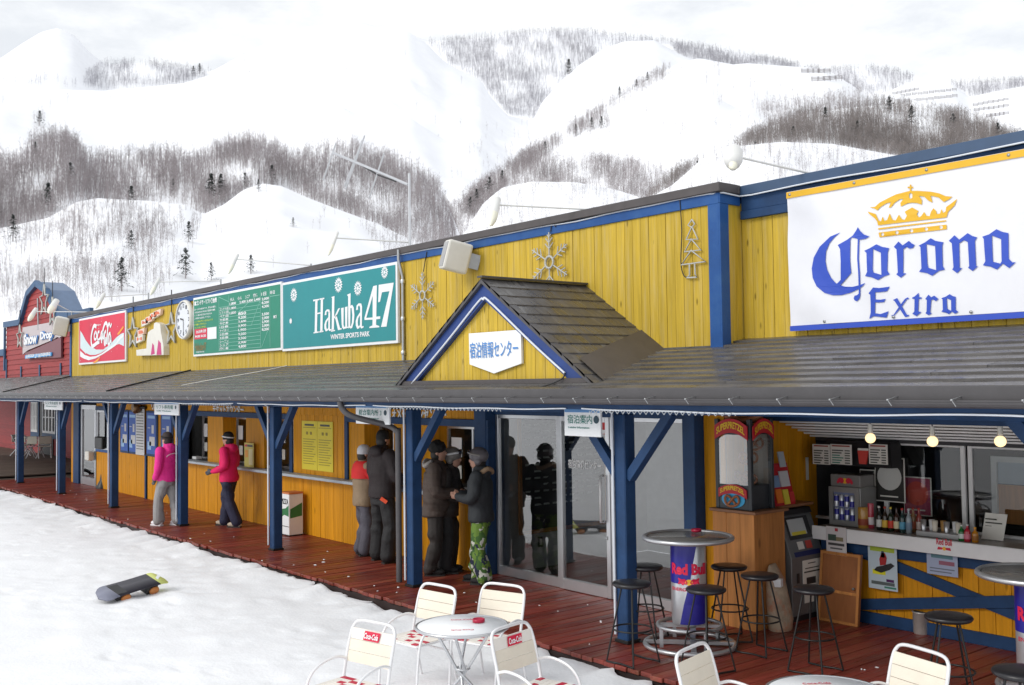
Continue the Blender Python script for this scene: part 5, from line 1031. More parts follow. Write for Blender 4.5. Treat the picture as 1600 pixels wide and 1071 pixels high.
def chair_at(ch, L_, R_, lb):
    a, b = PZ(*L_, .70), PZ(*R_, .70); c = (a+b)/2; ang = atan2(b.y-a.y, b.x-a.x); fwd = Vector((sin(ang), -cos(ang), 0)); p = c+fwd*.27
    ch.location = (p.x, p.y, -.115); ch.rotation_euler = (0, 0, ang); tag(ch, lb, 'chair', 'cafe chairs on the snow'); return ch
cA = make_chair(False); cC = make_chair(True)
chair_at(cA, (650, 911), (722, 924), 'cream slatted chair behind the white table, at its left'); chair_at(copy_tree(cA), (750, 912), (825, 921), 'cream slatted chair behind the white table, at its right')
chair_at(cC, (542, 968), (630, 985), 'chair with red logo on its back left of the white table'); chair_at(copy_tree(cC), (762, 992), (831, 971), 'chair with red logo on its back right of the white table')
chair_at(copy_tree(cA), (1403, 1008), (1479, 1030), 'cream slatted chair at the bottom right corner'); chair_at(copy_tree(cA), (1066, 1022), (1096, 1009), 'cream slatted chair seen sideways in front of the can-shaped table')
TOPW = flatmat('table_white', 244, 246, 248, .5)
def make_table(loc, lb):
    e = empty('cafe_table', loc, .4, lb, 'table', 'white round tables on the snow')
    MB().lathe([(.001, .685), (.36, .685), (.362, .70), (.001, .702)], n=48).build('top', TOPW, e); MB().tube([(.366*cos(a), .366*sin(a), .692) for a in np.linspace(0, 2*pi, 49)[:-1]], .013, 8, True).build('rim', ALU, e)
    for k in range(4):
        a = k*pi/2+.3; MB().tube([(.24*cos(a), .24*sin(a), .68), (.05*cos(a+.6), .05*sin(a+.6), .36), (-.27*cos(a+.35), -.27*sin(a+.35), .0)], .0125, 7).build('leg', ALU, e)
    MB().tube([(.055*cos(a), .055*sin(a), .36) for a in np.linspace(0, 2*pi, 13)[:-1]], .009, 6, True).build('hub', ALU, e)
    for s_, r0 in ((1, .16), (-1, .16)):
        m = MB(); a = radians(-51-23); u = Vector((cos(.55), sin(.55), 0))
        if s_ < 0: u = -u
        v_ = Vector((-u.y, u.x, 0)); add_text(m, 'Coca-Cola', v_*r0-u*.09+Vector((0, 0, .7045)), u, v_, .18, .035, .02); m.build('lettering', CRED, e, fixn=False)
    return e
t1 = PZ(722, 977, .59); make_table((t1.x, t1.y, -.11), 'round white cafe table with red ashtray among four chairs'); t2 = PZ(1292, 1082, .59); make_table((t2.x, t2.y, -.11), 'round white cafe table cut off by the bottom edge')
ASHR = flatmat('ashtray_red', 175, 22, 60, .3)
def ashtray(p, lb): e = empty('ashtray', p, 0, lb, 'ashtray'); MB().lathe([(.045, 0), (.05, .002), (.05, .026), (.046, .028), (.034, .012), (.001, .01)], n=20).build('bowl', ASHR, e)
p = PZ(748, 972, .595); ashtray((p.x, p.y, .5935), 'red plastic ashtray on the white cafe table')
# ---- tall bar tables shaped like a drink can
CAN = M('can_silver', (.62, .64, .67), .28, metal=.6, var=.05); PIPE = M('pipe_silver', (.55, .56, .58), .35, metal=.7, var=.08)
def ringpts(r, z, n=40): return [(r*cos(a), r*sin(a), z) for a in np.linspace(0, 2*pi, n+1)[:-1]]
def bar_table(loc, face, lb):
    e = empty('bar_table', loc, face, lb, 'table', 'tall can-shaped bar tables'); R_ = .165
    MB().lathe([(R_*.93, .22), (R_, .25), (R_, .98), (R_*.9, 1.01)], n=48).build('can', CAN, e)
    # printed blue quarters; local -y faces the viewer
    def patch(q, mat, dr, nm, grid=24):
        m = MB()
        for (u0, u1, z0), (w0, w1, z1) in zip(q[:-1], q[1:]):
            vs = []
            for t_, (a, b, z) in ((0, (u0, u1, z0)), (1, (w0, w1, z1))):
                for k in range(grid+1): an = -pi/2+a+(b-a)*k/grid; vs.append(((R_+dr)*cos(an), (R_+dr)*sin(an), z))
            m.add(vs, [(k, k+1, grid+2+k, grid+1+k) for k in range(grid)], True)
        m.build(nm, mat, e)
    patch([(-1.5, .05, .61), (-1.5, .25, .80), (-1.5, .5, .985)], RBB, .003, 'blue_panel'); patch([(-.55, 1.5, .235), (-.3, 1.5, .42), (0, 1.5, .60)], RBB, .003, 'blue_panel')
    def wrap(body, a0, a1, z0, z1, mat, bold, dr=.007):
        V, F, _ = text_data(body, bold); m = MB(); m.add([((R_+dr)*cos(-pi/2+a0+(a1-a0)*x), (R_+dr)*sin(-pi/2+a0+(a1-a0)*x), z0+(z1-z0)*y) for x, y in V], F); m.build('lettering', mat, e, fixn=False)
    wrap('Red Bull', -1.1, 1.15, .695, .80, flatmat('can_red', 214, 26, 70), .05); wrap('ENERGY DRINK', -1.1, 1.1, .545, .575, flatmat('can_red', 214, 26, 70), .01)
    def emb(pts, mat, dr):
        m = MB(); L_ = [[Vector((x, 0, z)) for x, z in pts]]; tri = tessellate_polygon(L_); m.add([((R_+dr)*cos(-pi/2+x), (R_+dr)*sin(-pi/2+x), z) for x, z in pts], [tuple(t) for t in tri]); m.build('emblem', mat, e)
    emb([(.2*cos(a), .628+.028*sin(a)) for a in np.linspace(0, 2*pi, 15)[:-1]], flatmat('can_yellow', 240, 190, 50), .006)
    for s_ in (-1, 1): emb([(s_*x, z) for x, z in ((.06, .625), (.13, .648), (.25, .660), (.42, .655), (.58, .668), (.62, .66), (.55, .64), (.62, .61), (.55, .605), (.47, .62), (.38, .605), (.3, .6), (.25, .615), (.15, .605))], flatmat('can_red', 214, 26, 70), .008)
    MB().lathe([(.001, 1.01), (.40, 1.01), (.405, 1.03), (.001, 1.032)], n=48).build('top', M('steel_top', (.32, .31, .30), .2, metal=.6, var=.1), e); MB().tube(ringpts(.415, 1.022, 48), .022, 10, True).build('rim', PIPE, e)
    MB().tube(ringpts(.30, .20), .019, 8, True).build('foot_ring', PIPE, e); MB().tube(ringpts(.42, .024, 48), .023, 8, True).build('base_ring', PIPE, e)
    for k in range(4):
        a = k*pi/2+.5; MB().bar((.30*cos(a), .30*sin(a), .02), (.30*cos(a), .30*sin(a), .2), .035, .035).build('upright', PIPE, e)
    for z in (.03, .19): MB().bar((-.41 if z < .1 else -.3, .03, z), (.41 if z < .1 else .3, .03, z), .05, .03).build('cross_bar', PIPE, e); MB().bar((.03, -.41 if z < .1 else -.3, z+.004), (.03, .41 if z < .1 else .3, z+.004), .05, .03).build('cross_bar', PIPE, e)
    return e
bar_table((-6.58, 7.44, 0), radians(42), 'can-shaped bar table in blue and silver beside the blue post'); _p = PZ(1622, 895, 1.04); bar_table((_p.x, _p.y, 0), radians(30), 'can-shaped bar table at the right edge')
p = PZ(1088, 831, 1.035); ashtray((p.x, p.y, 1.034), 'red plastic ashtray on the can-shaped bar table')
# ---- bar stools
CUSH = M('black_vinyl', (.018, .017, .02), .35, var=.1)
def make_stool():
    e = empty('bar_stool'); H_ = .72
    MB().lathe([(.001, H_-.045), (.16, H_-.044), (.172, H_-.032), (.175, H_-.02), (.165, H_-.008), (.10, H_), (.001, H_+.002)], n=28).build('seat', CUSH, e)
    for k in range(4): a = k*pi/2+pi/4; MB().tube([(.09*cos(a), .09*sin(a), H_-.05), (.235*cos(a), .235*sin(a), .012)], .0085, 6).build('leg', IRON, e)
    MB().tube(ringpts(.173, .30, 24), .008, 6, True).build('foot_ring', IRON, e)
    for s_ in (-1, 1):
        a0 = pi/4 if s_ > 0 else pi/4+pi; MB().tube(smooth_path([(.235*cos(a0), .235*sin(a0), .01), (.1*cos(a0+.3)*1.9, .1*sin(a0+.3)*1.9, .012), (.15*cos(a0+pi/4), .15*sin(a0+pi/4), .012), (.235*cos(a0+pi/2), .235*sin(a0+pi/2), .01)], 4), .0085, 6).build('runner', IRON, e)
    return e
st = make_stool()
for i, (x, y, lb) in enumerate(((987, 910, 'bar stool half hidden by the blue post, nearest the snow'), (1008, 884, 'bar stool behind the blue post, by the glass'), (1103, 919, 'bar stool in front of the can-shaped table'), (1139, 884, 'bar stool against the wooden stand'), (1187, 898, 'bar stool in front of the paper sack'), (1271, 919, 'bar stool in front of the grey machine'), (1482, 962, 'bar stool in front of the metal bin'), (1597, 1048, 'bar stool cut off at the bottom right corner'))):
    o = st if i == 0 else copy_tree(st); p = PZ(x, y, .71); o.location = (p.x, p.y, 0); o.rotation_euler = (0, 0, random.uniform(0, 1.6)); tag(o, lb, 'stool', 'black bar stools')
# ---- snowboard lying bindings down
sb = empty('snowboard', (-13.45, 4.45, -.085), 0, 'black snowboard with lime tail lying on its bindings in the snow', 'snowboard')
a, b = PZ(158, 930, -.02), PZ(248, 909, .0); ctr = (a+b)/2; sb.location = (ctr.x+.03, ctr.y-.0, -.085); sb.rotation_euler = (radians(19), radians(-3), atan2(b.y-a.y, b.x-a.x)); Ls = (b-a).length+.12
n = 26; top_ = []; bot = []
def half(t):   # outline half width, rounded tips, slight waist
    e_ = min(t, 1-t); w_ = .145+.02*(2*t-1)**2; return w_*sqrt(max(0, 1-(1-min(e_/.12, 1))**2))
vs = []; 
for i in range(n+1):
    t = i/n; x = (t-.5)*Ls; z = .12+.12*max(0, abs(2*t-1)-.72)**1.3*-2.2+.03*t
    for s_ in (-1, 0, 1): vs.append((x, s_*max(half(t), .004), z))
q = len(vs); vs2 = [(x, y, z-.012) for x, y, z in vs]; F = []; mi = []
m = MB()
def seg(i0, i1, mt):
    mm = MB(); idx = range(i0, i1+1); v = [vs[i*3+k] for i in idx for k in range(3)]; v2 = [(x, y, z-.012) for x, y, z in v]; c = len(idx)
    f = []
    for i in range(c-1):
        for k in range(2): f += [(i*3+k, i*3+k+1, i*3+4+k, i*3+3+k), (3*c+i*3+3+k, 3*c+i*3+4+k, 3*c+i*3+k+1, 3*c+i*3+k)]
        f += [(i*3, i*3+3, 3*c+i*3+3, 3*c+i*3), (i*3+5, i*3+2, 3*c+i*3+2, 3*c+i*3+5)]
    mm.add(v+v2, f, True); return mm
SBB = M('board_base', (.035, .033, .045), .35, var=.15); seg(0, 21, 0).build('deck', SBB, sb); seg(21, 26, 0).build('tail', flatmat('board_lime', 215, 222, 130), sb); seg(0, 5, 0)
m = seg(0, 5, 0); m.v = [(x, y*1.001, z+.0015) for x, y, z in m.v]; m.build('nose', M('board_grey', (.22, .23, .30), .35, var=.1), sb)
m = MB(); z = vs[22*3][2]+.003; m.flat([(Ls*.34, -.05, z), (Ls*.44, .02, z), (Ls*.42, .06, z), (Ls*.34, .0, z)]); m.build('tail_stripe', WS, sb)
for i, x in enumerate((-.22, .2)):
    m = MB(); m.cbox(x-.1, x+.1, -.13, .13, .035, .13, .02); m.build('binding', BLK, sb); m = MB(); m.ell((x+.03, -.135, .06), .075, .03, .05, 12, 8); m.build('strap', M('strap_orange', (.55, .2, .05), .5), sb); m = MB(); m.cbox(x-.04, x+.04, -.1, .16, -.01, .045, .01); m.build('highback', BLK, sb)
# ---- five sided waste box with pizza poster
p = PZ(458, 836); e = empty('poster_box', (p.x, p.y-.02, 0), 0, 'white poster box with green pizza picture standing by the orange wall', 'box'); w_, d_, h = .30, .26, .70
def prm(x0, x1, y0, y1, z0, z1, nm, mt): MB().cbox(x0, x1, y0, y1, z0, z1, .006).build(nm, mt, e)
prm(-w_/2, w_/2, -d_/2, d_/2, .02, h, 'box', WS); prm(-w_/2+.01, w_/2-.01, -d_/2+.01, d_/2-.01, 0, .02, 'base', BLK); prm(-w_/2-.005, w_/2+.005, -d_/2-.005, d_/2+.005, h, h+.03, 'lid', flatmat('lid_orange', 205, 120, 70))
PG = flatmat('pizza_green', 45, 120, 70); m = MB(); m.flat([(-w_/2+.02, -d_/2-.003, .30), (-.02, -d_/2-.003, .35), (w_/2-.01, -d_/2-.003, .33), (w_/2-.01, -d_/2-.003, .52), (.03, -d_/2-.003, .46), (-w_/2+.02, -d_/2-.003, .44)]); m.build('picture', PG, e)
m = MB(); wall_text('PIZZA', -w_/2+.03, w_/2-.02, .53, .62, -d_/2-.004, INK, mb=m); m.build('lettering', M('ink_black', (.02, .02, .02), .5), e, fixn=False); m = MB(); m.box(-w_/2-.001, w_/2+.001, -d_/2-.003, -d_/2, .155, .165); m.build('line', BLK, e)
m = MB(); m.flat([(w_/2+.003, -d_/2+.02, .3), (w_/2+.003, d_/2-.02, .33), (w_/2+.003, d_/2-.02, .55), (w_/2+.003, -d_/2+.02, .45)]); m.build('picture', PG, e)
# ---- far terrace tables and chairs in front of the red house
for i, (px_, py_) in enumerate(((30, 712), (45, 713), (55, 716), (70, 716))):
    p = PZ(px_, py_, -.12); e = empty('terrace_chair', (p.x, p.y, -.12), 2.4+i*.7, ('far folding terrace chair, leftmost of four', 'far folding terrace chair, second from the left', 'far folding terrace chair, third from the left', 'far folding terrace chair, nearest the red wall')[i], 'chair', 'folding chairs on the far terrace')
    for s_ in (-1, 1): MB().tube([(s_*.22, .25, 0), (s_*.22, -.2, .5)], .02, 5).build('leg', WTUBE, e); MB().tube([(s_*.22, -.25, 0), (s_*.22, .22, .85)], .02, 5).build('leg', WTUBE, e)
    MB().cbox(-.23, .23, -.2, .2, .44, .47).build('seat', (flatmat('faded_pink', 205, 150, 160), CREAM)[i % 2], e); MB().cbox(-.23, .23, .16, .2, .55, .85, .02).build('backrest', CREAM, e)
p = PZ(40, 712, -.12); e = empty('terrace_table', (p.x, p.y, -.12), 0, 'white folding table on the far terrace', 'table'); MB().lathe([(.001, .7), (.42, .7), (.42, .73), (.001, .73)], n=24).build('top', WTUBE, e)
for k in range(4): a = k*pi/2+.4; MB().tube([(.3*cos(a), .3*sin(a), .7), (-.3*cos(a), -.3*sin(a), 0)], .02, 5).build('leg', WTUBE, e)
# ================================================================ people
SKIN = M('skin', (.50, .27, .19), .5, var=.08, vs=20)
HAIR = M('dark_hair', (.018, .014, .012), .6, var=.2, vs=40)
fold_seed = [500]
def fused(mb, name, mat, parent, vox=.016, smooth=4, fold=0., quilt=0.):
    """fuse overlapping volumes into one continuous skin"""
    me = mb.mesh(name, mat); o = bpy.data.objects.new(name, me)
    r = o.modifiers.new('r', 'REMESH'); r.mode = 'VOXEL'; r.voxel_size = vox; r.use_smooth_shade = True
    s_ = o.modifiers.new('s', 'SMOOTH'); s_.iterations = smooth; s_.factor = .5
    m2 = evaluated(o); m2.name = name; bpy.data.objects.remove(o)
    if fold:        # creases of the cloth
        n = len(m2.vertices); co = np.zeros(n*3, np.float32); no_ = np.zeros(n*3, np.float32); m2.vertices.foreach_get('co', co); m2.vertices.foreach_get('normal', no_); co = co.reshape(-1, 3); no_ = no_.reshape(-1, 3); fold_seed[0] += 1
        f1, f2 = sines(fold_seed[0], 14, 14, 55), sines(fold_seed[0]+50, 10, 9, 30); dd = f1(co[:, 0]*.45+co[:, 1]*.45, co[:, 2])*np.clip(.6+f2(co[:, 0]-co[:, 1], co[:, 2]*.6), 0, 1.6)*fold
        if quilt: dd += quilt*(np.abs(np.sin(co[:, 2]*pi/.085))**.6-.6)
        co = co+no_*dd[:, None]; m2.vertices.foreach_set('co', co.reshape(-1).astype(np.float32)); m2.update()
    if not m2.materials: m2.materials.append(mat)
    n = bpy.data.objects.new(name, m2); COL.objects.link(n); n.parent = parent; return n
def limb(m, pts, rad, n=10):
    P = smooth_path(pts, 4); k = len(P); R_ = [float(np.interp(i/(k-1)*(len(rad)-1), range(len(rad)), rad)) for i in range(k)]
    m.tube(P, R_, n)
    m.ell(pts[0], rad[0], rad[0], rad[0], 10, 6); m.ell(pts[-1], rad[-1], rad[-1], rad[-1], 10, 6)
def hand(m, w_, d, side, curl=.5, g=0.):
    """palm and five fingers; w_ wrist, d pointing direction, thumb on the inner side"""
    w_, d = Vector(w_), Vector(d).normalized(); up = Vector((0, 0, 1)); s_ = d.cross(up).normalized(); n_ = s_.cross(d)
    palm = w_+d*.05; m.ell(palm, .026+g, .034+g, .04+g, 8, 6); m.tube([w_, palm+d*.03], [.026+g, .032+g], 8)
    for i, ln in enumerate((.062, .072, .068, .052)):
        o = palm+d*.035+n_*((1.5-i)*.018); f = [o, o+d*ln*.5-s_*side*curl*.01, o+d*ln*(1-.35*curl)-s_*side*curl*.04]; m.tube(f, [.010+g, .0095+g, .0085+g], 6)
    t = palm+n_*.03; m.tube([t-d*.02, t+n_*.022+d*.012, t+n_*.03+d*.04], [.012+g, .011+g, .0095+g], 6)
def person(label, loc, rz, H=1.7, top='', jacket=None, trousers=None, boots=None, hat=None, hatkind='beanie', feet=((-.1, 0), (.1, 0)), la=None, ra=None, gloves=None, hem=.80, hood=True, puff=1., head_turn=0., lean=0., extra=None, fur=None):
    e = empty('person', loc, rz, label, 'person'); k = H/1.75; V = lambda x, y, z: (x*k, y*k, z*k)
    la = la or ((-.27, .02, 1.16), (-.25, -.08, .90)); ra = ra or ((.27, .02, 1.16), (.25, -.08, .90))
    sh = ((-.185, lean*.5, 1.42), (.185, lean*.5, 1.42)); hc = Vector(V(0, -.02+lean*.8, 1.635))
    # body: one mesh with head, neck, torso, limbs and hands
    b = MB(); b.rings([(0, hc.y+.01, hc.z-.125, .035, .045), (0, hc.y-.012, hc.z-.10, .052, .068), (0, hc.y-.01, hc.z-.05, .066, .084), (0, hc.y, hc.z, .076, .096), (0, hc.y+.008, hc.z+.05, .075, .098), (0, hc.y+.01, hc.z+.09, .058, .08), (0, hc.y+.01, hc.z+.115, .02, .03)], 14)
    b.ell((0, hc.y-.1, hc.z-.02), .013, .02, .022, 8, 6); b.ell((0, hc.y-.085, hc.z-.068), .024, .014, .010, 8, 5); b.ell((0, hc.y-.078, hc.z+.02), .05, .02, .012, 8, 5)
    for s_ in (-1, 1): b.ell((s_*.078, hc.y+.01, hc.z-.01), .012, .02, .03, 8, 6)
    b.tube([V(0, .02+lean*.6, 1.38), (0, hc.y+.02, hc.z-.08)], [.06, .052], 10); b.rings([(0, 0, .9*k, .13, .1), (0, lean*.3, 1.15*k, .12, .09), (0, lean*.5, 1.36*k, .15, .09), (0, lean*.5, 1.44*k, .08, .06)], 12)
    for i, (el, wr) in enumerate((la, ra)):
        limb(b, [V(*sh[i]), V(*el), V(*wr)], [.042, .032, .026]); d = Vector(V(*wr))-Vector(V(*el))
        if not gloves: hand(b, V(*wr), d, 1 if i else -1)
    for i, (fx, fy) in enumerate(feet): limb(b, [V((-.09, .09)[i], 0, .88), V(fx*1.0, fy*.5-.02, .48), V(fx, fy, .09)], [.058, .036, .03])
    fused(b, 'body', SKIN, e, .0095, 3)
    # jacket
    j = MB(); p = puff
    j.rings([(0, 0, hem*k, .20*p*k, .155*p*k), (0, 0, (hem+.08)*k, .205*p*k, .16*p*k), (0, lean*.2, 1.02*k, .195*p*k, .15*p*k), (0, lean*.35, 1.2*k, .21*p*k, .155*p*k), (0, lean*.5, 1.36*k, .205*p*k, .14*p*k), (0, lean*.55, 1.44*k, .15*k, .11*k), (0, lean*.6, 1.50*k, .085*k, .085*k), (0, lean*.6, 1.54*k, .078*k, .085*k), (0, lean*.6, 1.565*k, .07*k, .075*k)], 20)
    for i, (el, wr) in enumerate((la, ra)): limb(j, [V(*sh[i]), V(*el), V(*wr)], [.088*p*k, .074*p*k, .056*p*k])
    if hood: j.ell(V(0, .10+lean*.6, 1.47), .12*k, .075*k, .085*k, 12, 8); j.ell(V(0, .07+lean*.6, 1.50), .105*k, .07*k, .06*k, 12, 8)
    fused(j, 'jacket', jacket, e, .015, 3, .0065, .007 if puff > 1.15 else 0.)
    # trousers
    t = MB(); t.rings([(0, 0, .98*k, .15*k, .12*k), (0, 0, .86*k, .17*k, .135*k), (0, 0, .76*k, .16*k, .13*k)], 16)
    for i, (fx, fy) in enumerate(feet): limb(t, [V((-.088, .088)[i], 0, .86), V((fx*.6+(-.05, .05)[i]), fy*.5-.035, .48), V(fx, fy+.01, .10)], [.116*k, .104*k, .106*k])
    fused(t, 'trousers', trousers, e, .015, 3, .008)
    for i, (fx, fy) in enumerate(feet):
        m = MB(); f = Vector(V(fx, fy, 0)); m.ell(f+Vector((0, -.07, .05)), .052, .12, .045, 12, 8); m.ell(f+Vector((0, .04, .055)), .048, .065, .055, 12, 8); m.tube([f+Vector((0, .03, .05)), f+Vector((0, .03, .16))], [.05, .052], 10); o = fused(m, 'boot', boots, e, .014, 2)
        m = MB(); m.prism([f+Vector((x, y, 0)) for x, y in ((-.04, .09), (.04, .09), (.05, 0), (.05, -.12), (.03, -.18), (-.03, -.18), (-.05, -.12), (-.05, 0))], (0, 0, .022)); m.build('sole', flatmat('sole', 40, 38, 36) if boots.name != 'white_boots' else flatmat('sole_white', 225, 222, 225), e)
    if gloves:
        for i, (el, wr) in enumerate((la, ra)): m = MB(); hand(m, V(*wr), Vector(V(*wr))-Vector(V(*el)), 1 if i else -1, .6, .006); fused(m, 'glove', gloves, e, .009, 2)
    m = MB(); m.ell((0, hc.y+.03, hc.z-.03), .082, .078, .105, 14, 10); m.build('hair', HAIR, e)
    # headgear
    m = MB(); c = Vector((0, hc.y+.006, hc.z+.03))
    if hatkind == 'beanie': m.lathe([(.086, -.035), (.09, -.03), (.092, .0), (.088, .045), (.066, .088), (.03, .106), (.001, .11)], c, 20); o = m.build('hat', hat, e); o.scale = (1, 1.12, 1); o.location.y = -c.y*.12
    elif hatkind == 'bobble':
        r = random.Random(3); m.ell(c+Vector((0, .01, .03)), .11, .12, .10, 14, 10)
        for q in range(60): a, b_ = r.uniform(0, 6.28), r.uniform(-.3, 1.5); m.ell(c+Vector((.1*cos(a)*cos(b_), .01+.11*sin(a)*cos(b_), .03+.095*sin(b_))), .02, .02, .02, 6, 4)
        fused(m, 'hat', hat, e, .012, 1)
    elif hatkind == 'helmet':
        m.ell(c+Vector((0, .012, .02)), .108, .128, .11, 18, 12); m.ell(c+Vector((.085, .02, -.05)), .03, .05, .05, 10, 8); m.ell(c+Vector((-.085, .02, -.05)), .03, .05, .05, 10, 8); o = fused(m, 'helmet', hat, e, .011, 2)
        m = MB(); m.tube([c+Vector((.105*sin(a), .012-.128*cos(a), .035+.02*cos(a))) for a in np.linspace(-1.9, 1.9, 19)], .014, 8); m.build('goggle_strap', extra or WS, e); m = MB(); m.ell(c+Vector((0, -.105, .06)), .075, .03, .035, 14, 8); m.build('goggles', M('goggle_lens', (.03, .03, .04), .1, coat=1), e)
    if hatkind in ('beanie',) and extra: m = MB(); m.tube([c+Vector((.094*sin(a), -.004-.104*cos(a), .012+.015*cos(a))) for a in np.linspace(0, 2*pi, 25)[:-1]], .012, 6, True); m.build('headband', extra, e)
    if fur: m = MB(); r = random.Random(5); [m.ell(V(.12*cos(a), .09+.08*sin(a)+lean*.6, 1.49+.03*sin(a*2)), .035*k, .035*k, .035*k, 8, 6) for a in np.linspace(-.4, pi+.4, 12)]; fused(m, 'fur_trim', fur, e, .014, 1)
    return e
CL = lambda n, r, g, b, ro=.75, **k: M(n, srgb(r, g, b), ro, var=k.pop('var', .12), vs=k.pop('vs', 6), bump=.35, bs=22, **k)
def facing(dx, dy): return atan2(dy, dx)+pi/2
PK = CL('pink_jacket', 226, 40, 140); MG = CL('magenta_jacket', 222, 18, 96); GRT = CL('grey_trousers', 150, 148, 148); NVT = CL('navy_trousers', 38, 40, 66); WB = CL('white_boots', 225, 222, 226); BKB = CL('black_boots', 26, 25, 27); DK = CL('black_jacket', 40, 32, 34); DKT = CL('black_trousers', 34, 34, 36); BRJ = CL('brown_jacket', 74, 62, 56); BRT = CL('dark_brown_trousers', 50, 45, 43); KHJ = CL('khaki_jacket', 140, 120, 96); GYT = CL('slate_trousers', 82, 80, 90); CJ = CL('charcoal_jacket', 40, 44, 48); BLKH = CL('black_knit', 22, 21, 22); BRH = CL('brown_knit', 60, 48, 46); GLV = CL('grey_glove', 78, 80, 86); DRJ = CL('dark_red_jacket', 90, 30, 36)
GH = M('helmet_grey', srgb(120, 116, 112), .35, var=.05); GH2 = M('helmet_slate', srgb(92, 88, 92), .35, var=.05)
# camouflage cloth: large blotches of green, navy and white
cm = bpy.data.materials.new('camouflage_cloth'); cm.use_nodes = True; t = cm.node_tree; l = t.links.new; bs_ = t.nodes['Principled BSDF']; bs_.inputs['Roughness'].default_value = .8
g = N(t, 'ShaderNodeNewGeometry'); vo = N(t, 'ShaderNodeTexVoronoi'); vo.inputs['Scale'].default_value = 17; nz_ = N(t, 'ShaderNodeTexNoise'); nz_.inputs['Scale'].default_value = 14; ad = N(t, 'ShaderNodeVectorMath', operation='MULTIPLY_ADD'); ad.inputs[1].default_value = (.12, .12, .12); l(nz_.outputs['Color'], ad.inputs[0]); l(g.outputs['Position'], nz_.inputs['Vector']); l(g.outputs['Position'], ad.inputs[2]); l(ad.outputs[0], vo.inputs['Vector'])
se = N(t, 'ShaderNodeSeparateColor'); l(vo.outputs['Color'], se.inputs[0]); cr = N(t, 'ShaderNodeValToRGB'); cr.color_ramp.interpolation = 'CONSTANT'; els = cr.color_ramp.elements; els[0].color = (*srgb(98, 128, 48), 1); els[1].position = .34; els[1].color = (*srgb(30, 36, 60), 1); q = els.new(.58); q.color = (*srgb(190, 190, 180), 1); q = els.new(.76); q.color = (*srgb(60, 95, 40), 1); l(se.outputs[0], cr.inputs[0]); l(cr.outputs[0], bs_.inputs['Base Color'])
P1 = person('person in pink jacket and grey trousers, arms down, at the deck edge', (PY(262, 800, 6.93).x, 6.93, 0), facing(-1.05, -.40), 1.68, jacket=PK, trousers=GRT, boots=WB, hat=BRH, feet=((-.10, .16), (.12, -.12)), la=((-.27, .06, 1.14), (-.26, -.06, .90)), ra=((.27, .06, 1.15), (.25, -.05, .92)), gloves=GLV, hem=.84, puff=1.05, extra=BLKH)
m = MB(); pts = [(.185*cos(a), .175+.005*abs(cos(a)), 1.245+.07*max(0, sin(a))) for a in np.linspace(.25, pi-.25, 12)]; m.tube(pts, .009, 5); m.build('piping', flatmat('piping_pale', 240, 200, 215), P1); m = MB(); m.bar((-.2, .05, .82), (-.2, .05, 1.0), .02, .05); m.build('side_panel', WS, P1)
P2 = person('person in magenta jacket and navy trousers reaching a gloved hand forward', (PY(358, 800, 7.7).x, 7.7, 0), facing(-.88, -.63), 1.68, jacket=MG, trousers=NVT, boots=CL('beige_boots', 190, 175, 155), hat=BLKH, feet=((-.11, -.16), (.11, .22)), la=((-.26, -.02, 1.16), (-.22, -.30, 1.07)), ra=((.26, .06, 1.15), (.22, -.22, 1.05)), gloves=GLV, hem=.84, puff=1.06, extra=flatmat('band_white', 215, 215, 215))
P3 = person('person in red and khaki jacket standing behind the tall figure in black', (PY(568, 800, 7.86).x, 7.86, 0), facing(.15, 1), 1.60, jacket=KHJ, trousers=GYT, boots=BKB, hat=CL('pale_hood', 200, 200, 205), feet=((-.1, .02), (.12, -.02)), la=((-.25, -.16, 1.16), (-.12, -.34, 1.1)), ra=((.25, -.16, 1.16), (.12, -.34, 1.1)), hem=.80, puff=1.08, hood=False)
m = MB(); m.rings([(0, .0, 1.14, .222, .172), (0, 0, 1.25, .222, .17), (0, .0, 1.34, .20, .14), (0, 0, 1.39, .12, .10)], 20); m.tube([(-.19, .01, 1.30), (-.25, -.1, 1.12)], [.098, .085], 10); m.build('shoulder_panel', CL('red_cloth', 205, 34, 36), P3)
P4 = person('tall person dressed in black at the information window', (PY(598, 800, 7.78).x, 7.78, 0), facing(-.05, 1), 1.86, jacket=DK, trousers=DKT, boots=BKB, hat=BLKH, feet=((-.16, .03), (.16, -.02)), la=((-.28, -.05, 1.13), (-.16, -.30, 1.08)), ra=((.28, -.05, 1.13), (.16, -.30, 1.08)), hem=.86, puff=1.1)
m = MB(); m.bar((-.22, .08, .86), (-.16, .14, .92), .03, .05); m.build('ski_pass', flatmat('pass_orange', 235, 80, 35), P4)
P5 = person('person in padded brown jacket with black fuzzy hat', (PY(681, 800, 7.78).x, 7.78, 0), facing(.75, .8), 1.72, jacket=BRJ, trousers=BRT, boots=BKB, hat=BLKH, hatkind='bobble', feet=((-.12, .05), (.12, -.06)), la=((-.29, -.06, 1.14), (-.12, -.30, 1.10)), ra=((.29, -.06, 1.14), (.14, -.30, 1.08)), hem=.78, puff=1.2, lean=-.03, fur=CL('grey_fur', 150, 145, 142))
P6 = person('person with grey helmet bending forward behind the brown jacket', (PY(699, 800, 7.98).x, 7.98, 0), facing(.8, .6), 1.62, jacket=BRT, trousers=DKT, boots=BKB, hat=GH, hatkind='helmet', feet=((-.1, 0), (.1, 0)), la=((-.26, -.1, 1.14), (-.1, -.32, 1.1)), ra=((.26, -.1, 1.14), (.1, -.32, 1.1)), lean=-.10, extra=WS)
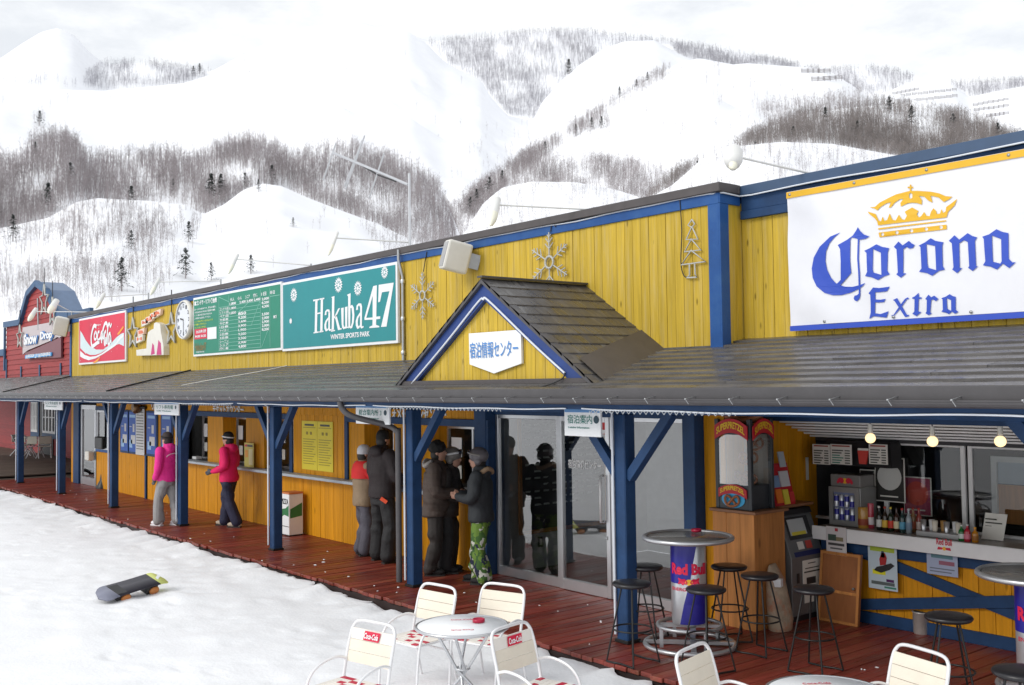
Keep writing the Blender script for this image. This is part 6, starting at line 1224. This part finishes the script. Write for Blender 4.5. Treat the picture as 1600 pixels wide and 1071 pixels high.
P7 = person('person in charcoal jacket, camouflage trousers and helmet, hands together', (PY(752, 800, 7.86).x, 7.86, 0), facing(-.8, -.6), 1.66, jacket=CJ, trousers=cm, boots=BKB, hat=GH2, hatkind='helmet', feet=((-.09, -.1), (.11, .06)), la=((-.26, -.06, 1.14), (-.06, -.30, 1.16)), ra=((.26, -.06, 1.14), (.06, -.30, 1.14)), hem=.82, puff=1.08, lean=-.03, extra=GH, fur=CL('tan_fur', 150, 125, 100))
P8 = person('barkeeper in dark red seen dimly through the right bar window', (-4.25, 10.9, 0), facing(.2, -1), 1.72, jacket=DRJ, trousers=DKT, boots=BKB, hat=BLKH, hem=.8)
# ================================================================ things at the bar
# pretzel stand
e = empty('wooden_stand', (-6.78, 8.62, 0), 0, 'tan plank stand carrying the pretzel cabinet, with a shelf', 'stand'); x0, x1, y0, y1, zt = -7.03, -6.5, 8.36, 8.86, 1.16
x0 = SX+.02
x0 = -6.885; x0v = -7.03
for i in range(3): a = x0v+.0+i*(x1-x0v)/3; plank(a, a+(x1-x0v)/3, 0, zt, y0, WOOD, e)
part(MB().box(SX+.01, x1-.02, y0+.001, y1, 0, zt-.001), 'carcass', WOOD, e); part(MB().cbox(x0v-.02, x1+.04, y0-.05, y1, zt, zt+.03, .004), 'top', M('stand_top', (.25, .11, .05), .5, var=.2), e); part(MB().cbox(SX+.005, x1-.1, y1+.001, 9.5, zt, zt+.03, .004), 'shelf', M('stand_top', (.25, .11, .05), .5), e)
e = empty('pretzel_cabinet', (-6.75, 8.6, 1.19), 0, 'dark glass pretzel cabinet with red and yellow header signs', 'cabinet'); cx0, cx1, cy0, cy1, z0, z1 = -7.0, -6.54, 8.36, 8.74, 1.19, 2.05
CABM = M('cabinet_dark', (.03, .035, .042), .4, var=.1)
for a in (cx0, cx1-.045):
    for b_ in (cy0, cy1-.045): part(MB().cbox(a, a+.045, b_, b_+.045, z0, z1+.06, .004), 'corner_post', CABM, e)
part(MB().cbox(cx0+.046, cx1-.046, cy0+.005, cy1-.005, z0, z0+.25, .004), 'base', CABM, e); part(MB().cbox(cx0+.046, cx1-.046, cy0+.005, cy1-.005, z1-.1, z1, .004), 'head', CABM, e); part(MB().box(cx0+.05, cx1-.05, cy1-.03, cy1-.02, z0+.25, z1-.1), 'back', flatmat('cabinet_back', 160, 150, 140), e)
part(MB().add([(cx0+.045, cy0+.01, z0+.25), (cx1-.045, cy0+.01, z0+.25), (cx1-.045, cy0+.01, z1-.1), (cx0+.045, cy0+.01, z1-.1)], [(0, 1, 2, 3)]), 'pane', GLA, e); part(MB().add([(cx1-.01, cy0+.045, z0+.25), (cx1-.01, cy1-.045, z0+.25), (cx1-.01, cy1-.045, z1-.1), (cx1-.01, cy0+.045, z1-.1)], [(0, 1, 2, 3)]), 'pane', GLA, e)
SPR = flatmat('header_red', 190, 25, 40); SPY = flatmat('header_yellow', 240, 200, 40); CYN = flatmat('header_cyan', 60, 170, 220); PRZ = M('pretzel_brown', (.36, .13, .05), .5, var=.25)
def arc_sign(c, u, w_, h, off, body):
    c, u = Vector(c), Vector(u); nrm = Vector((u.y, -u.x, 0)); P_ = lambda s_, z, o: c+u*s_+Vector((0, 0, z))+nrm*o
    top = [(t*w_/2, h*.5-(t*t)*h*.45) for t in np.linspace(-1, 1, 13)]; bot = [(t*w_/2, -h*.35-(t*t)*h*.42) for t in np.linspace(1, -1, 13)]
    m = MB(); m.prism([P_(s_, z, off) for s_, z in top+bot], nrm*.012); part(m, 'header', SPR, e)
    V, F, _ = text_data(body, .03); m = MB(); m.add([P_((x-.5)*w_*.86, (y-.5)*h*.42+.02-((2*x-1)**2)*h*.4, off+.016) for x, y in V], F); o = part(m, 'lettering', SPY, e)
arc_sign(((cx0+cx1)/2, cy0, z1-.02), (1, 0, 0), .42, .17, .012, 'SUPERPRETZEL'); arc_sign((cx1, (cy0+cy1)/2, z1-.02), (0, 1, 0), .34, .17, .012, 'SUPERPRETZEL'); 
m = MB(); c = Vector(((cx0+cx1)/2, cy0-.004, z0+.1)); m.flat([c+Vector((.15*cos(a), 0, .085*sin(a))) for a in np.linspace(0, 2*pi, 20)[:-1]]); part(m, 'badge', CYN, e); arc_sign((c.x, cy0, z0+.2), (1, 0, 0), .36, .11, .004, 'SUPERPRETZEL')
def pretzel(c, r, par, tilt=0, th=.16):
    pts = []
    for t in np.linspace(0, 1, 34):
        a = t*2*pi; x = sin(a)*.95-.0; z = cos(a)*.62
        if t < .12 or t > .88: pass
        pts.append((x, z))
    loop = [(-.35, -.62), (.25, -.1), (.72, .35), (.95, .62), (.7, .95), (.25, .75), (0, .35), (-.25, .75), (-.7, .95), (-.95, .62), (-.72, .35), (-.25, -.1), (.35, -.62)]
    ring = [(-.35, -.62), (-.75, -.45), (-1, 0), (-.95, .62)]; c = Vector(c)
    loop = [(-.42, -.66), (.1, -.2), (.62, .3), (.93, .05), (.95, -.3), (.6, -.66), (0, -.78), (-.6, -.66), (-.95, -.3), (-.93, .05), (-.62, .3), (-.1, -.2), (.42, -.66)]
    loop = [(.45, -.5), (.1, -.15), (-.35, .3), (-.75, .45), (-1, .1), (-.85, -.4), (-.4, -.72), (.4, -.72), (.85, -.4), (1, .1), (.75, .45), (.35, .3), (-.1, -.15), (-.45, -.5)]
    m = MB(); m.tube(smooth_path([c+Vector((x*r*cos(tilt), x*r*sin(tilt)-.004*i % .03, z*r)) for i, (x, z) in enumerate(loop)], 4), r*th, 8); return part(m, 'pretzel', PRZ, par)
pretzel((c.x, cy0-.012, z0+.1), .085, e); pretzel((cx0+.33, cy0+.14, 1.72), .09, e, .3); pretzel((cx1-.09, cy0+.2, 1.86), .09, e, 1.2); pretzel((cx1-.12, cy0+.12, 1.5), .08, e, .8); pretzel((cx0+.2, cy0+.2, 1.52), .08, e, .2)
pr = empty('hanging_pretzel', (-6.72, 8.5, 2.2), 0, 'giant model pretzel hanging above the glass cabinet', 'pretzel'); pretzel((-6.72, 8.5, 2.24), .2, pr, .5, .2); part(MB().tube([(-6.72, 8.5, 2.3), (-6.72, 8.5, 2.42)], .006, 5), 'cord', BLK, pr)
# leaflet rack on the shelf
e = empty('leaflet_rack', (-6.7, 9.05, 1.19), 0, 'red rack of colourful leaflets on the shelf', 'rack'); part(MB().prism([(-6.62, 8.86, 1.19), (-6.62, 9.2, 1.19), (-6.72, 9.2, 1.62), (-6.72, 8.86, 1.62)], (-.03, 0, 0)), 'backing', SPR, e)
for i, (y, z, w_, h, c) in enumerate(((8.88, 1.22, .1, .14, (230, 120, 40)), (9.0, 1.2, .09, .15, (225, 210, 70)), (9.1, 1.22, .08, .1, (200, 50, 50)), (8.88, 1.38, .1, .12, (120, 150, 190)), (9.0, 1.38, .15, .16, (205, 205, 210)), (9.05, 1.58, .1, .16, (180, 190, 200)))): part(MB().prism([(-6.6-(z-1.2)*.23, y, z), (-6.6-(z-1.2)*.23, y+w_, z), (-6.6-(z+h-1.2)*.23, y+w_, z+h), (-6.6-(z+h-1.2)*.23, y, z+h)], (-.012, 0, 0)), 'leaflet', flatmat('leaflet_%d' % i, *c), e)
# grey machine
e = empty('ticket_machine', (-6.7, 9.2, 0), 0, 'grey self-service machine with sloping screen and white notices', 'machine'); GM = M('machine_grey', (.16, .165, .17), .35, metal=.3, var=.1); ky0, ky1 = 8.9, 9.46
part(MB().prism([(-6.88, ky0, .06), (-6.47, ky0, .06), (-6.47, ky0, .66), (-6.62, ky0, 1.08), (-6.88, ky0, 1.1)], (0, ky1-ky0, 0)), 'body', GM, e, .015); part(MB().box(-6.86, -6.5, ky0+.02, ky1-.02, 0, .06), 'plinth', BLK, e); part(MB().prism([(-6.88, ky0-.006, 1.08), (-6.60, ky0-.006, 1.08), (-6.63, ky0-.006, 1.14), (-6.88, ky0-.006, 1.15)], (0, ky1-ky0+.012, 0)), 'cap', BLK, e, .01)
sl_ = lambda t, o: (-6.47-.15*t+o, .66+.42*t)
def slp(ya, yb, ta, tb, o, mt, nm):
    (xa, za), (xb, zb) = sl_(ta, o), sl_(tb, o); part(MB().prism([(xa, ya, za), (xa, yb, za), (xb, yb, zb), (xb, ya, zb)], (-.004, 0, 0)), nm, mt, e)
slp(ky0+.07, ky1-.1, .42, .95, .006, BLK, 'screen_bezel'); slp(ky0+.1, ky1-.18, .52, .9, .010, flatmat('screen', 190, 195, 195, .2), 'screen'); slp(ky0+.12, ky1-.2, .52, .6, .013, flatmat('screen_yellow', 215, 200, 60), 'screen_text'); slp(ky0+.07, ky1-.05, .02, .13, .006, flatmat('panel_navy', 30, 40, 95), 'panel'); slp(ky0+.16, ky0+.26, .18, .36, .008, OFFW, 'keypad'); slp(ky0+.3, ky0+.4, .18, .36, .008, flatmat('label_red', 190, 70, 60), 'card_slot')
def xpanel(ya, yb, za, zb, mt, nm, o=.005): part(MB().box(-6.468, -6.468+o, ya, yb, za, zb), nm, mt, e)
xpanel(ky0+.18, ky1-.04, .33, .62, OFFW, 'notice'); xpanel(ky0+.24, ky0+.4, .37, .44, BLK, 'notice_print', .007); xpanel(ky0+.2, ky1-.06, .49, .505, INK, 'notice_print', .007); xpanel(ky0+.22, ky1-.1, .53, .54, INK, 'notice_print', .007); xpanel(ky0+.27, ky1-.16, .58, .59, INK, 'notice_print', .007); xpanel(ky0+.2, ky1-.2, .18, .31, OFFW, 'notice'); xpanel(ky0+.08, ky0+.12, .4, .5, BLK, 'lock')
# sack between stand and machine
p = PZ(1205, 978); e = empty('paper_sack', (-6.42, 8.62, 0), .3, 'tall printed paper sack leaning between stand and machine', 'sack'); SK = M('sack_paper', (.45, .36, .26), .7, var=.35, vs=9, wear=(.5, .12, .04), wamt=.8, wsc=7.)
MB().rings([(0, 0, 0, .11, .15), (0, 0, .1, .125, .165), (-.02, 0, .3, .11, .15), (-.04, 0, .48, .09, .14), (-.06, 0, .58, .05, .12), (-.07, 0, .64, .02, .09)], 14).build('bag', SK, e); MB().cbox(-.05, .06, -.13, -.06, .44, .52).build('tag', WS, e)
# leaning door panel
a, b = PZ(1273, 968), PZ(1333, 975); e = empty('door_panel', (-6.2, CY-.15, 0), 0, 'brown wooden door panel leaning against the bar counter', 'panel'); WD2 = M('door_brown', (.32, .115, .035), .45, var=.25, vs=1, st=(14, 14, 1.4)); dx0, dx1 = -6.42, -5.95
yb_, yt_ = CY-.24, CY-.15; z1 = .71
part(MB().prism([(dx0, yb_, 0), (dx1, yb_, 0), (dx1, yt_, z1), (dx0, yt_, z1)], (0, .03, 0)), 'panel', WD2, e)
for q0, q1, r0, r1 in ((0, .06, 0, 1), (.94, 1, 0, 1), (.06, .94, 0, .04), (.06, .94, .96, 1), (.06, .94, .42, .46)):
    f = lambda u, v, o: (dx0+(dx1-dx0)*u, yb_+(yt_-yb_)*v-o, z1*v); part(MB().prism([f(q0, r0, .004), f(q1, r0, .004), f(q1, r1, .004), f(q0, r1, .004)], (0, -.008, 0)), 'rail', WOOD, e)
part(MB().lathe([(.012, 0), (.014, .02), (.001, .025)], (dx1-.06, yb_+(yt_-yb_)*.5-.008, z1*.52), 10, AXY), 'knob', STEEL, e)
# metal bin
p = PZ(1440, 990); e = empty('metal_bin', (p.x, p.y, 0), 0, 'small shiny metal bin at the foot of the counter', 'bin'); MB().lathe([(.07, 0), (.075, .01), (.078, .2), (.084, .205), (.084, .215), (.07, .215)], n=24).build('drum', M('bin_steel', (.6, .58, .55), .3, metal=.5, var=.2), e); MB().lathe([(.001, .212), (.066, .212)], n=24).build('ash_sand', DARK, e)
# flyers on the counter front
def flyer(px0, px1, py0, py1, Y, lb, cols):
    a, b = PY(px0, py1, Y), PY(px1, py0, Y); zt = PY(px0, py0, Y).z; zb = a.z; x0, x1 = a.x, b.x; e = thing('flyer', lb, 'flyer', ((x0+x1)/2, Y, zb)); part(MB().box(x0, x1, Y-.004, Y, zb, zt), 'sheet', flatmat('flyer_paper_%d' % px0, *cols[0]), e)
    for u0, u1, v0, v1, c in cols[1:]: part(MB().box(x0+(x1-x0)*u0, x0+(x1-x0)*u1, Y-.006, Y-.0045, zb+(zt-zb)*v0, zb+(zt-zb)*v1), 'print', flatmat('ink_%d_%d_%d' % c, *c), e)
    return e, x0, x1, zb, zt
flyer(1292, 1322, 822, 870, CY-.15, 'white flyer taped to the counter edge above the door panel', [(205, 200, 200), (.1, .5, .55, .75, (60, 80, 70)), (.5, .85, .55, .68, (130, 120, 90)), (.1, .9, .4, .48, (70, 70, 70)), (.2, .8, .28, .33, (90, 90, 90)), (.45, .6, .86, .96, (170, 50, 60))])
e_, x0, x1, zb, zt = flyer(1358, 1401, 847, 918, CY-.06, 'bright flyer with a snowboarder picture on the counter front', [(190, 205, 215), (.08, .92, .82, .94, (170, 190, 60)), (.15, .6, .32, .42, (225, 220, 40)), (.1, .9, .1, .17, (90, 100, 100)), (.62, .88, .18, .24, (80, 30, 90)), (.55, .95, .04, .08, (60, 130, 110))])
mm = MB(); f = lambda u, v: (x0+(x1-x0)*u, CY-.068, zb+(zt-zb)*v); mm.flat([f(*q) for q in ((.2, .4), (.45, .36), (.75, .45), (.92, .55), (.8, .6), (.5, .52), (.3, .48))]); part(mm, 'print', BLK, e_); mm = MB(); mm.flat([f(u, v) for u, v in ((.42, .52), (.62, .55), (.66, .7), (.6, .8), (.48, .8), (.4, .66))]); part(mm, 'print', flatmat('ink_170_40_40', 170, 40, 40), e_); mm = MB(); mm.flat([f(u, v) for u, v in ((.45, .7), (.6, .7), (.56, .84), (.48, .84))]); part(mm, 'print', flatmat('ink_60_60_90', 60, 60, 90), e_)
flyer(1449, 1496, 860, 896, CY-.06, 'small landscape flyer right of the snowboarder flyer', [(165, 175, 200), (.15, .85, .72, .9, (90, 130, 140)), (.4, .9, .45, .62, (150, 90, 110)), (.1, .9, .25, .3, (110, 115, 130)), (.1, .8, .12, .17, (110, 115, 130))])
# drinks fridge
e = thing('mini_fridge', 'silver mini fridge full of blue cans on the bar counter', 'fridge', (-6.3, 9.6, .945)); FY = 9.58; a, b = PY(1296, 816, FY), PY(1341, 760, FY); fx0, fx1, fz0, fz1 = a.x, b.x, .946, PY(1296, 760, FY).z
FR = M('fridge_silver', (.36, .36, .35), .35, metal=.5, var=.08); part(MB().cbox(fx0, fx1, FY+.03, FY+.34, fz0, fz1, .008), 'cabinet', FR, e); part(MB().cbox(fx0, fx1, FY+.035, FY+.3, fz1+.001, fz1+.13, .008), 'header', M('fridge_header', (.2, .19, .18), .4, var=.1), e)
m = MB()
for q in ((fx0, fx0+.05, fz0+.01, fz1), (fx1-.05, fx1, fz0+.01, fz1), (fx0+.05, fx1-.05, fz0+.01, fz0+.06), (fx0+.05, fx1-.05, fz1-.055, fz1)): m.box(q[0], q[1], FY, FY+.028, q[2], q[3])
part(m, 'door_frame', FR, e); part(MB().box(fx0+.05, fx1-.05, FY+.024, FY+.029, fz0+.06, fz1-.055), 'door_back', flatmat('fridge_glow', 120, 130, 165), e)
cw = (fx1-fx0-.11)/4; chh = (fz1-fz0-.13)/2
for r in range(2):
    for k in range(4):
        cc = (fx0+.055+cw*(k+.5), FY+.012, fz0+.065+r*chh); cn = part(MB().lathe([(cw*.36, 0), (cw*.38, .006), (cw*.38, chh*.85), (cw*.3, chh*.9)], cc, 12), 'can', CAN, e); part(MB().lathe([(cw*.39, chh*(.02 if k % 2 else .4)), (cw*.39, chh*(.45 if k % 2 else .8))], cc, 12), 'can_print', RBB, e)
cx, cz = (fx0+fx1)/2, fz1+.065; m = MB(); m.flat([(cx+.035*cos(t), FY+.033, cz+.03*sin(t)) for t in np.linspace(0, 2*pi, 14)[:-1]]); part(m, 'emblem', RBY, e)
for s_ in (-1, 1): m = MB(); m.flat([(cx+s_*x, FY+.031, cz+z) for x, z in ((.008, 0), (.02, .025), (.05, .035), (.08, .02), (.1, -.015), (.085, -.035), (.06, -.015), (.04, -.03), (.02, -.02))]); part(m, 'emblem', RBR, e)
# bottles, jars, holders on the counter
def bottle(px_, Y, h, r, col, lab, nm, lb, cat='bottle', cap=None, tube=False):
    x = PY(px_, 815, Y).x; e = thing(nm, lb, cat, (x, Y, .946), 'bottles and jars on the bar'); g = M('bottle_%d_%d_%d' % col, srgb(*col), .12, var=.05, coat=.5)
    pr = [(r*.9, 0), (r, .006), (r, h*.55), (r*.85, h*.66), (r*.36, h*.78), (r*.34, h*.97), (r*.4, h)] if not tube else [(r*.9, 0), (r, .005), (r, h*.96), (r*.9, h)]
    part(MB().lathe(pr, (x, Y, .946), 14), 'glass', g, e)
    if lab: part(MB().lathe([(r*1.03, h*.15), (r*1.03, h*.45)], (x, Y, .946), 14), 'label', flatmat('lab_%d_%d_%d' % lab, *lab), e)
    if cap: part(MB().lathe([(r*.42, h*.93), (r*.42, h*1.01), (.001, h*1.012)], (x, Y, .946), 10), 'cap', flatmat('cap_%d_%d_%d' % cap, *cap), e)
bottle(1349, 9.62, .22, .055, (190, 140, 60), (150, 60, 30), 'snack_carton', 'yellow snack drum right of the mini fridge', 'carton', tube=True); bottle(1361, 9.66, .26, .032, (190, 60, 80), (235, 225, 225), 'tall_tin', 'tall pink tin next to the snack drum', 'tin', tube=True)
BT = [(1374, (30, 28, 24), (215, 215, 210), (230, 230, 225), 'dark bottle with white cap, first of the bottle row'), (1383, (50, 34, 20), (220, 180, 60), (180, 60, 40), 'brown bottle with gold label, second of the bottle row'), (1392, (28, 40, 24), (210, 60, 40), (200, 180, 60), 'dark bottle with red label, third of the bottle row'), (1401, (60, 32, 20), (225, 210, 170), (40, 40, 40), 'brown bottle with cream label, fourth of the bottle row'), (1410, (34, 60, 58), (90, 160, 190), (210, 60, 60), 'dark bottle with blue label, fifth of the bottle row'), (1420, (150, 160, 165), (120, 140, 160), (190, 190, 195), 'clear bottle at the right end of the bottle row'), (1427, (150, 110, 70), (180, 90, 60), (160, 50, 40), 'amber bottle behind the right end of the row'), (1436, (150, 60, 50), (220, 200, 190), (200, 60, 50), 'red sauce bottle left of the cutlery tray')]
for i, (px_, col, lab, cap, lb) in enumerate(BT): bottle(px_, 9.6+(.12 if i >= 6 else 0), .245, .03, col, lab, 'bottle', lb, cap=cap)
for px_, col, lab, cap, h, lb in ((1502, (30, 110, 50), (215, 220, 215), (230, 230, 225), .15, 'green sauce bottle right of the tray'), (1511, (185, 40, 60), (220, 120, 140), (235, 235, 235), .16, 'pink red bottle right of the tray'), (1523, (190, 125, 30), (160, 100, 30), (240, 170, 40), .14, 'amber jar at the right of the sauce bottles')): bottle(px_, 9.52, h, .03, col, lab, 'bottle', lb, cap=cap)
bx = PY(1470, 825, 9.6).x; e = thing('cutlery_tray', 'steel tray of cups and cutlery on the bar', 'tray', (bx, 9.6, .946)); part(MB().cbox(bx-.22, bx+.24, 9.52, 9.78, .946, 1.0, .006), 'tray', M('tray_steel', (.4, .4, .4), .3, metal=.8), e)
for i in range(7): part(MB().lathe([(.022, 0), (.028, .1), (.025, .1), (.02, .01)], (bx-.18+i*.06, 9.6+.05*(i % 2), 1.0), 12), 'cup', (ALU, WHT, CREAM, M('straw_tan', (.45, .25, .08), .6))[i % 4], e)
# price card at the right
p0, p1 = PY(1535, 826, 9.75), PY(1568, 790, 9.75); e = thing('price_card', 'white price card standing at the right of the bar', 'card', (p0.x, 9.75, .95)); part(MB().prism([(p0.x, 9.72, .955), (p1.x, 9.72, .955), (p1.x+.02, 9.78, 1.2), (p0.x+.02, 9.78, 1.2)], (0, .006, 0)), 'card', OFFW, e)
for k in range(5): part(MB().box(p0.x+.03, p1.x-.05*(k % 3)-.02, 9.75-.0, 9.7505, 1.0+k*.035, 1.012+k*.035), 'print', INK, e)
# menu boards on the black hood
e = thing('menu_hood', 'black extractor hood carrying the menu cards', 'hood', (-6.2, 9.7, 1.6)); HY = 9.66; a, b = PY(1268, 728, HY), PY(1392, 690, HY); part(MB().prism([(a.x, HY, 1.58), (b.x, HY, 1.58), (b.x-.08, HY+.12, 1.84), (a.x+.12, HY+.12, 1.84)], (0, .2, 0)), 'hood', BLK, e)
for i, (p0_, p1_, lb) in enumerate(((1270, 1297, 'leftmost white menu card on the black hood'), (1298, 1331, 'white menu card with green writing on the black hood'), (1358, 1387, 'rightmost white menu card on the black hood'))):
    Y = HY-.03; x0, x1 = PY(p0_, 710, Y).x, PY(p1_, 710, Y).x; zt, zb = PY(p0_, 694, Y).z, PY(p0_, 725, Y).z; m_ = thing('menu_card', lb, 'menu', ((x0+x1)/2, Y, zb), 'menu cards above the bar'); part(MB().box(x0, x1, Y-.004, Y+.004, zb, zt), 'card', flatmat('menu_paper', 215, 212, 205), m_); part(MB().box(x0+.02, x1-.02, Y-.007, Y-.005, zt-.025, zt-.01), 'heading', flatmat('menu_red', 150, 60, 50), m_)
    for k in range(6):
        mt = flatmat('menu_green', 60, 130, 110) if (i == 1 and k < 4) else INK; ww = (x1-x0); part(MB().box(x0+ww*.08, x0+ww*(.45+.08*(k % 3)), Y-.007, Y-.005, zb+.012+k*.026, zb+.024+k*.026), 'print', mt, m_); part(MB().box(x0+ww*.68, x0+ww*.92, Y-.007, Y-.005, zb+.012+k*.026, zb+.024+k*.026), 'print', INK, m_)
e = thing('cup_sign', 'red paper cup sign between the menu cards', 'sign', (-5.9, HY-.03, 1.55)); c = PY(1348, 712, HY-.05); part(MB().prism([(c.x-.045, c.y, c.z-.09), (c.x+.035, c.y, c.z-.09), (c.x+.06, c.y, c.z+.05), (c.x-.06, c.y, c.z+.05)], (0, .02, 0)), 'cup', flatmat('cup_red', 200, 60, 50), e); part(MB().cbox(c.x-.06, c.x+.06, c.y, c.y+.02, c.z+.051, c.z+.075), 'lid', OFFW, e)
# food posters behind the bottles
for px0, px1, py0, py1, lb, disc, c1 in ((1345, 1366, 735, 778, 'dark poster of a red bowl behind the fridge', (120, 40, 35), (30, 28, 28)), (1369, 1412, 716, 781, 'large poster of a white bowl behind the bottles', (200, 200, 195), (35, 33, 30)), (1413, 1453, 746, 802, 'pink framed food poster behind the glass', (200, 70, 60), (160, 60, 90))):
    Y = WY-.01 if px0 < 1400 else WY+.12; x0, x1 = PY(px0, 750, Y).x, PY(px1, 750, Y).x; zt, zb = PY(px0, py0, Y).z, PY(px0, py1, Y).z; m_ = thing('food_poster', lb, 'poster', ((x0+x1)/2, Y, zb), 'food posters in the bar'); part(MB().box(x0, x1, Y-.006, Y+.006, zb, zt), 'sheet', flatmat('fp_%d' % px0, *c1), m_); part(MB().box(x0-.012, x1+.012, Y+.001, Y+.008, zb-.012, zt+.012), 'border', OFFW, m_)
    r = (x1-x0)*.44; m = MB(); m.flat([((x0+x1)/2+r*cos(t), Y-.009, (zb+zt)/2+.03+r*sin(t)) for t in np.linspace(0, 2*pi, 24)[:-1]]); part(m, 'bowl', flatmat('bowl_%d' % px0, *disc), m_); part(MB().box(x0+(x1-x0)*.15, x1-(x1-x0)*.2, Y-.009, Y-.0065, zb+.04, zb+.055), 'print', OFFW, m_)
# lit bulbs under the cross beam
for px_, py_, lb in ((1360, 685, 'lit round bulb above the menu cards'), (1457, 690, 'lit round bulb in the middle of the bar'), (1563, 690, 'lit round bulb at the right of the bar')):
    c = PY(px_, py_, 9.07); e = thing('light_bulb', lb, 'bulb', c, 'lit bulbs over the bar'); part(MB().ell(c, .05, .05, .05, 16, 12), 'globe', M('lit_bulb', (1., .72, .38), .4, var=0, emit=1.5), e); part(MB().lathe([(.018, .045), (.024, .06), (.024, .12), (.02, .14)], c, 10), 'socket', OFFW, e)
    part(MB().tube([c+Vector((0, 0, .13)), c+Vector((0, 0, 2.08-c.z))], .006, 5), 'cord', BLK, e)
e = thing('window_tag', 'thin white strip stuck on the orange side wall', 'tag', (SX+.02, 9.3, 1.5)); c0, c1 = PX(1259, 715, SX+.012), PX(1263, 750, SX+.012); part(MB().box(SX+.008, SX+.014, c0.y, c1.y+.01, c1.z, c0.z), 'strip', OFFW, e)
bpy.data.scenes.remove(_TMP)
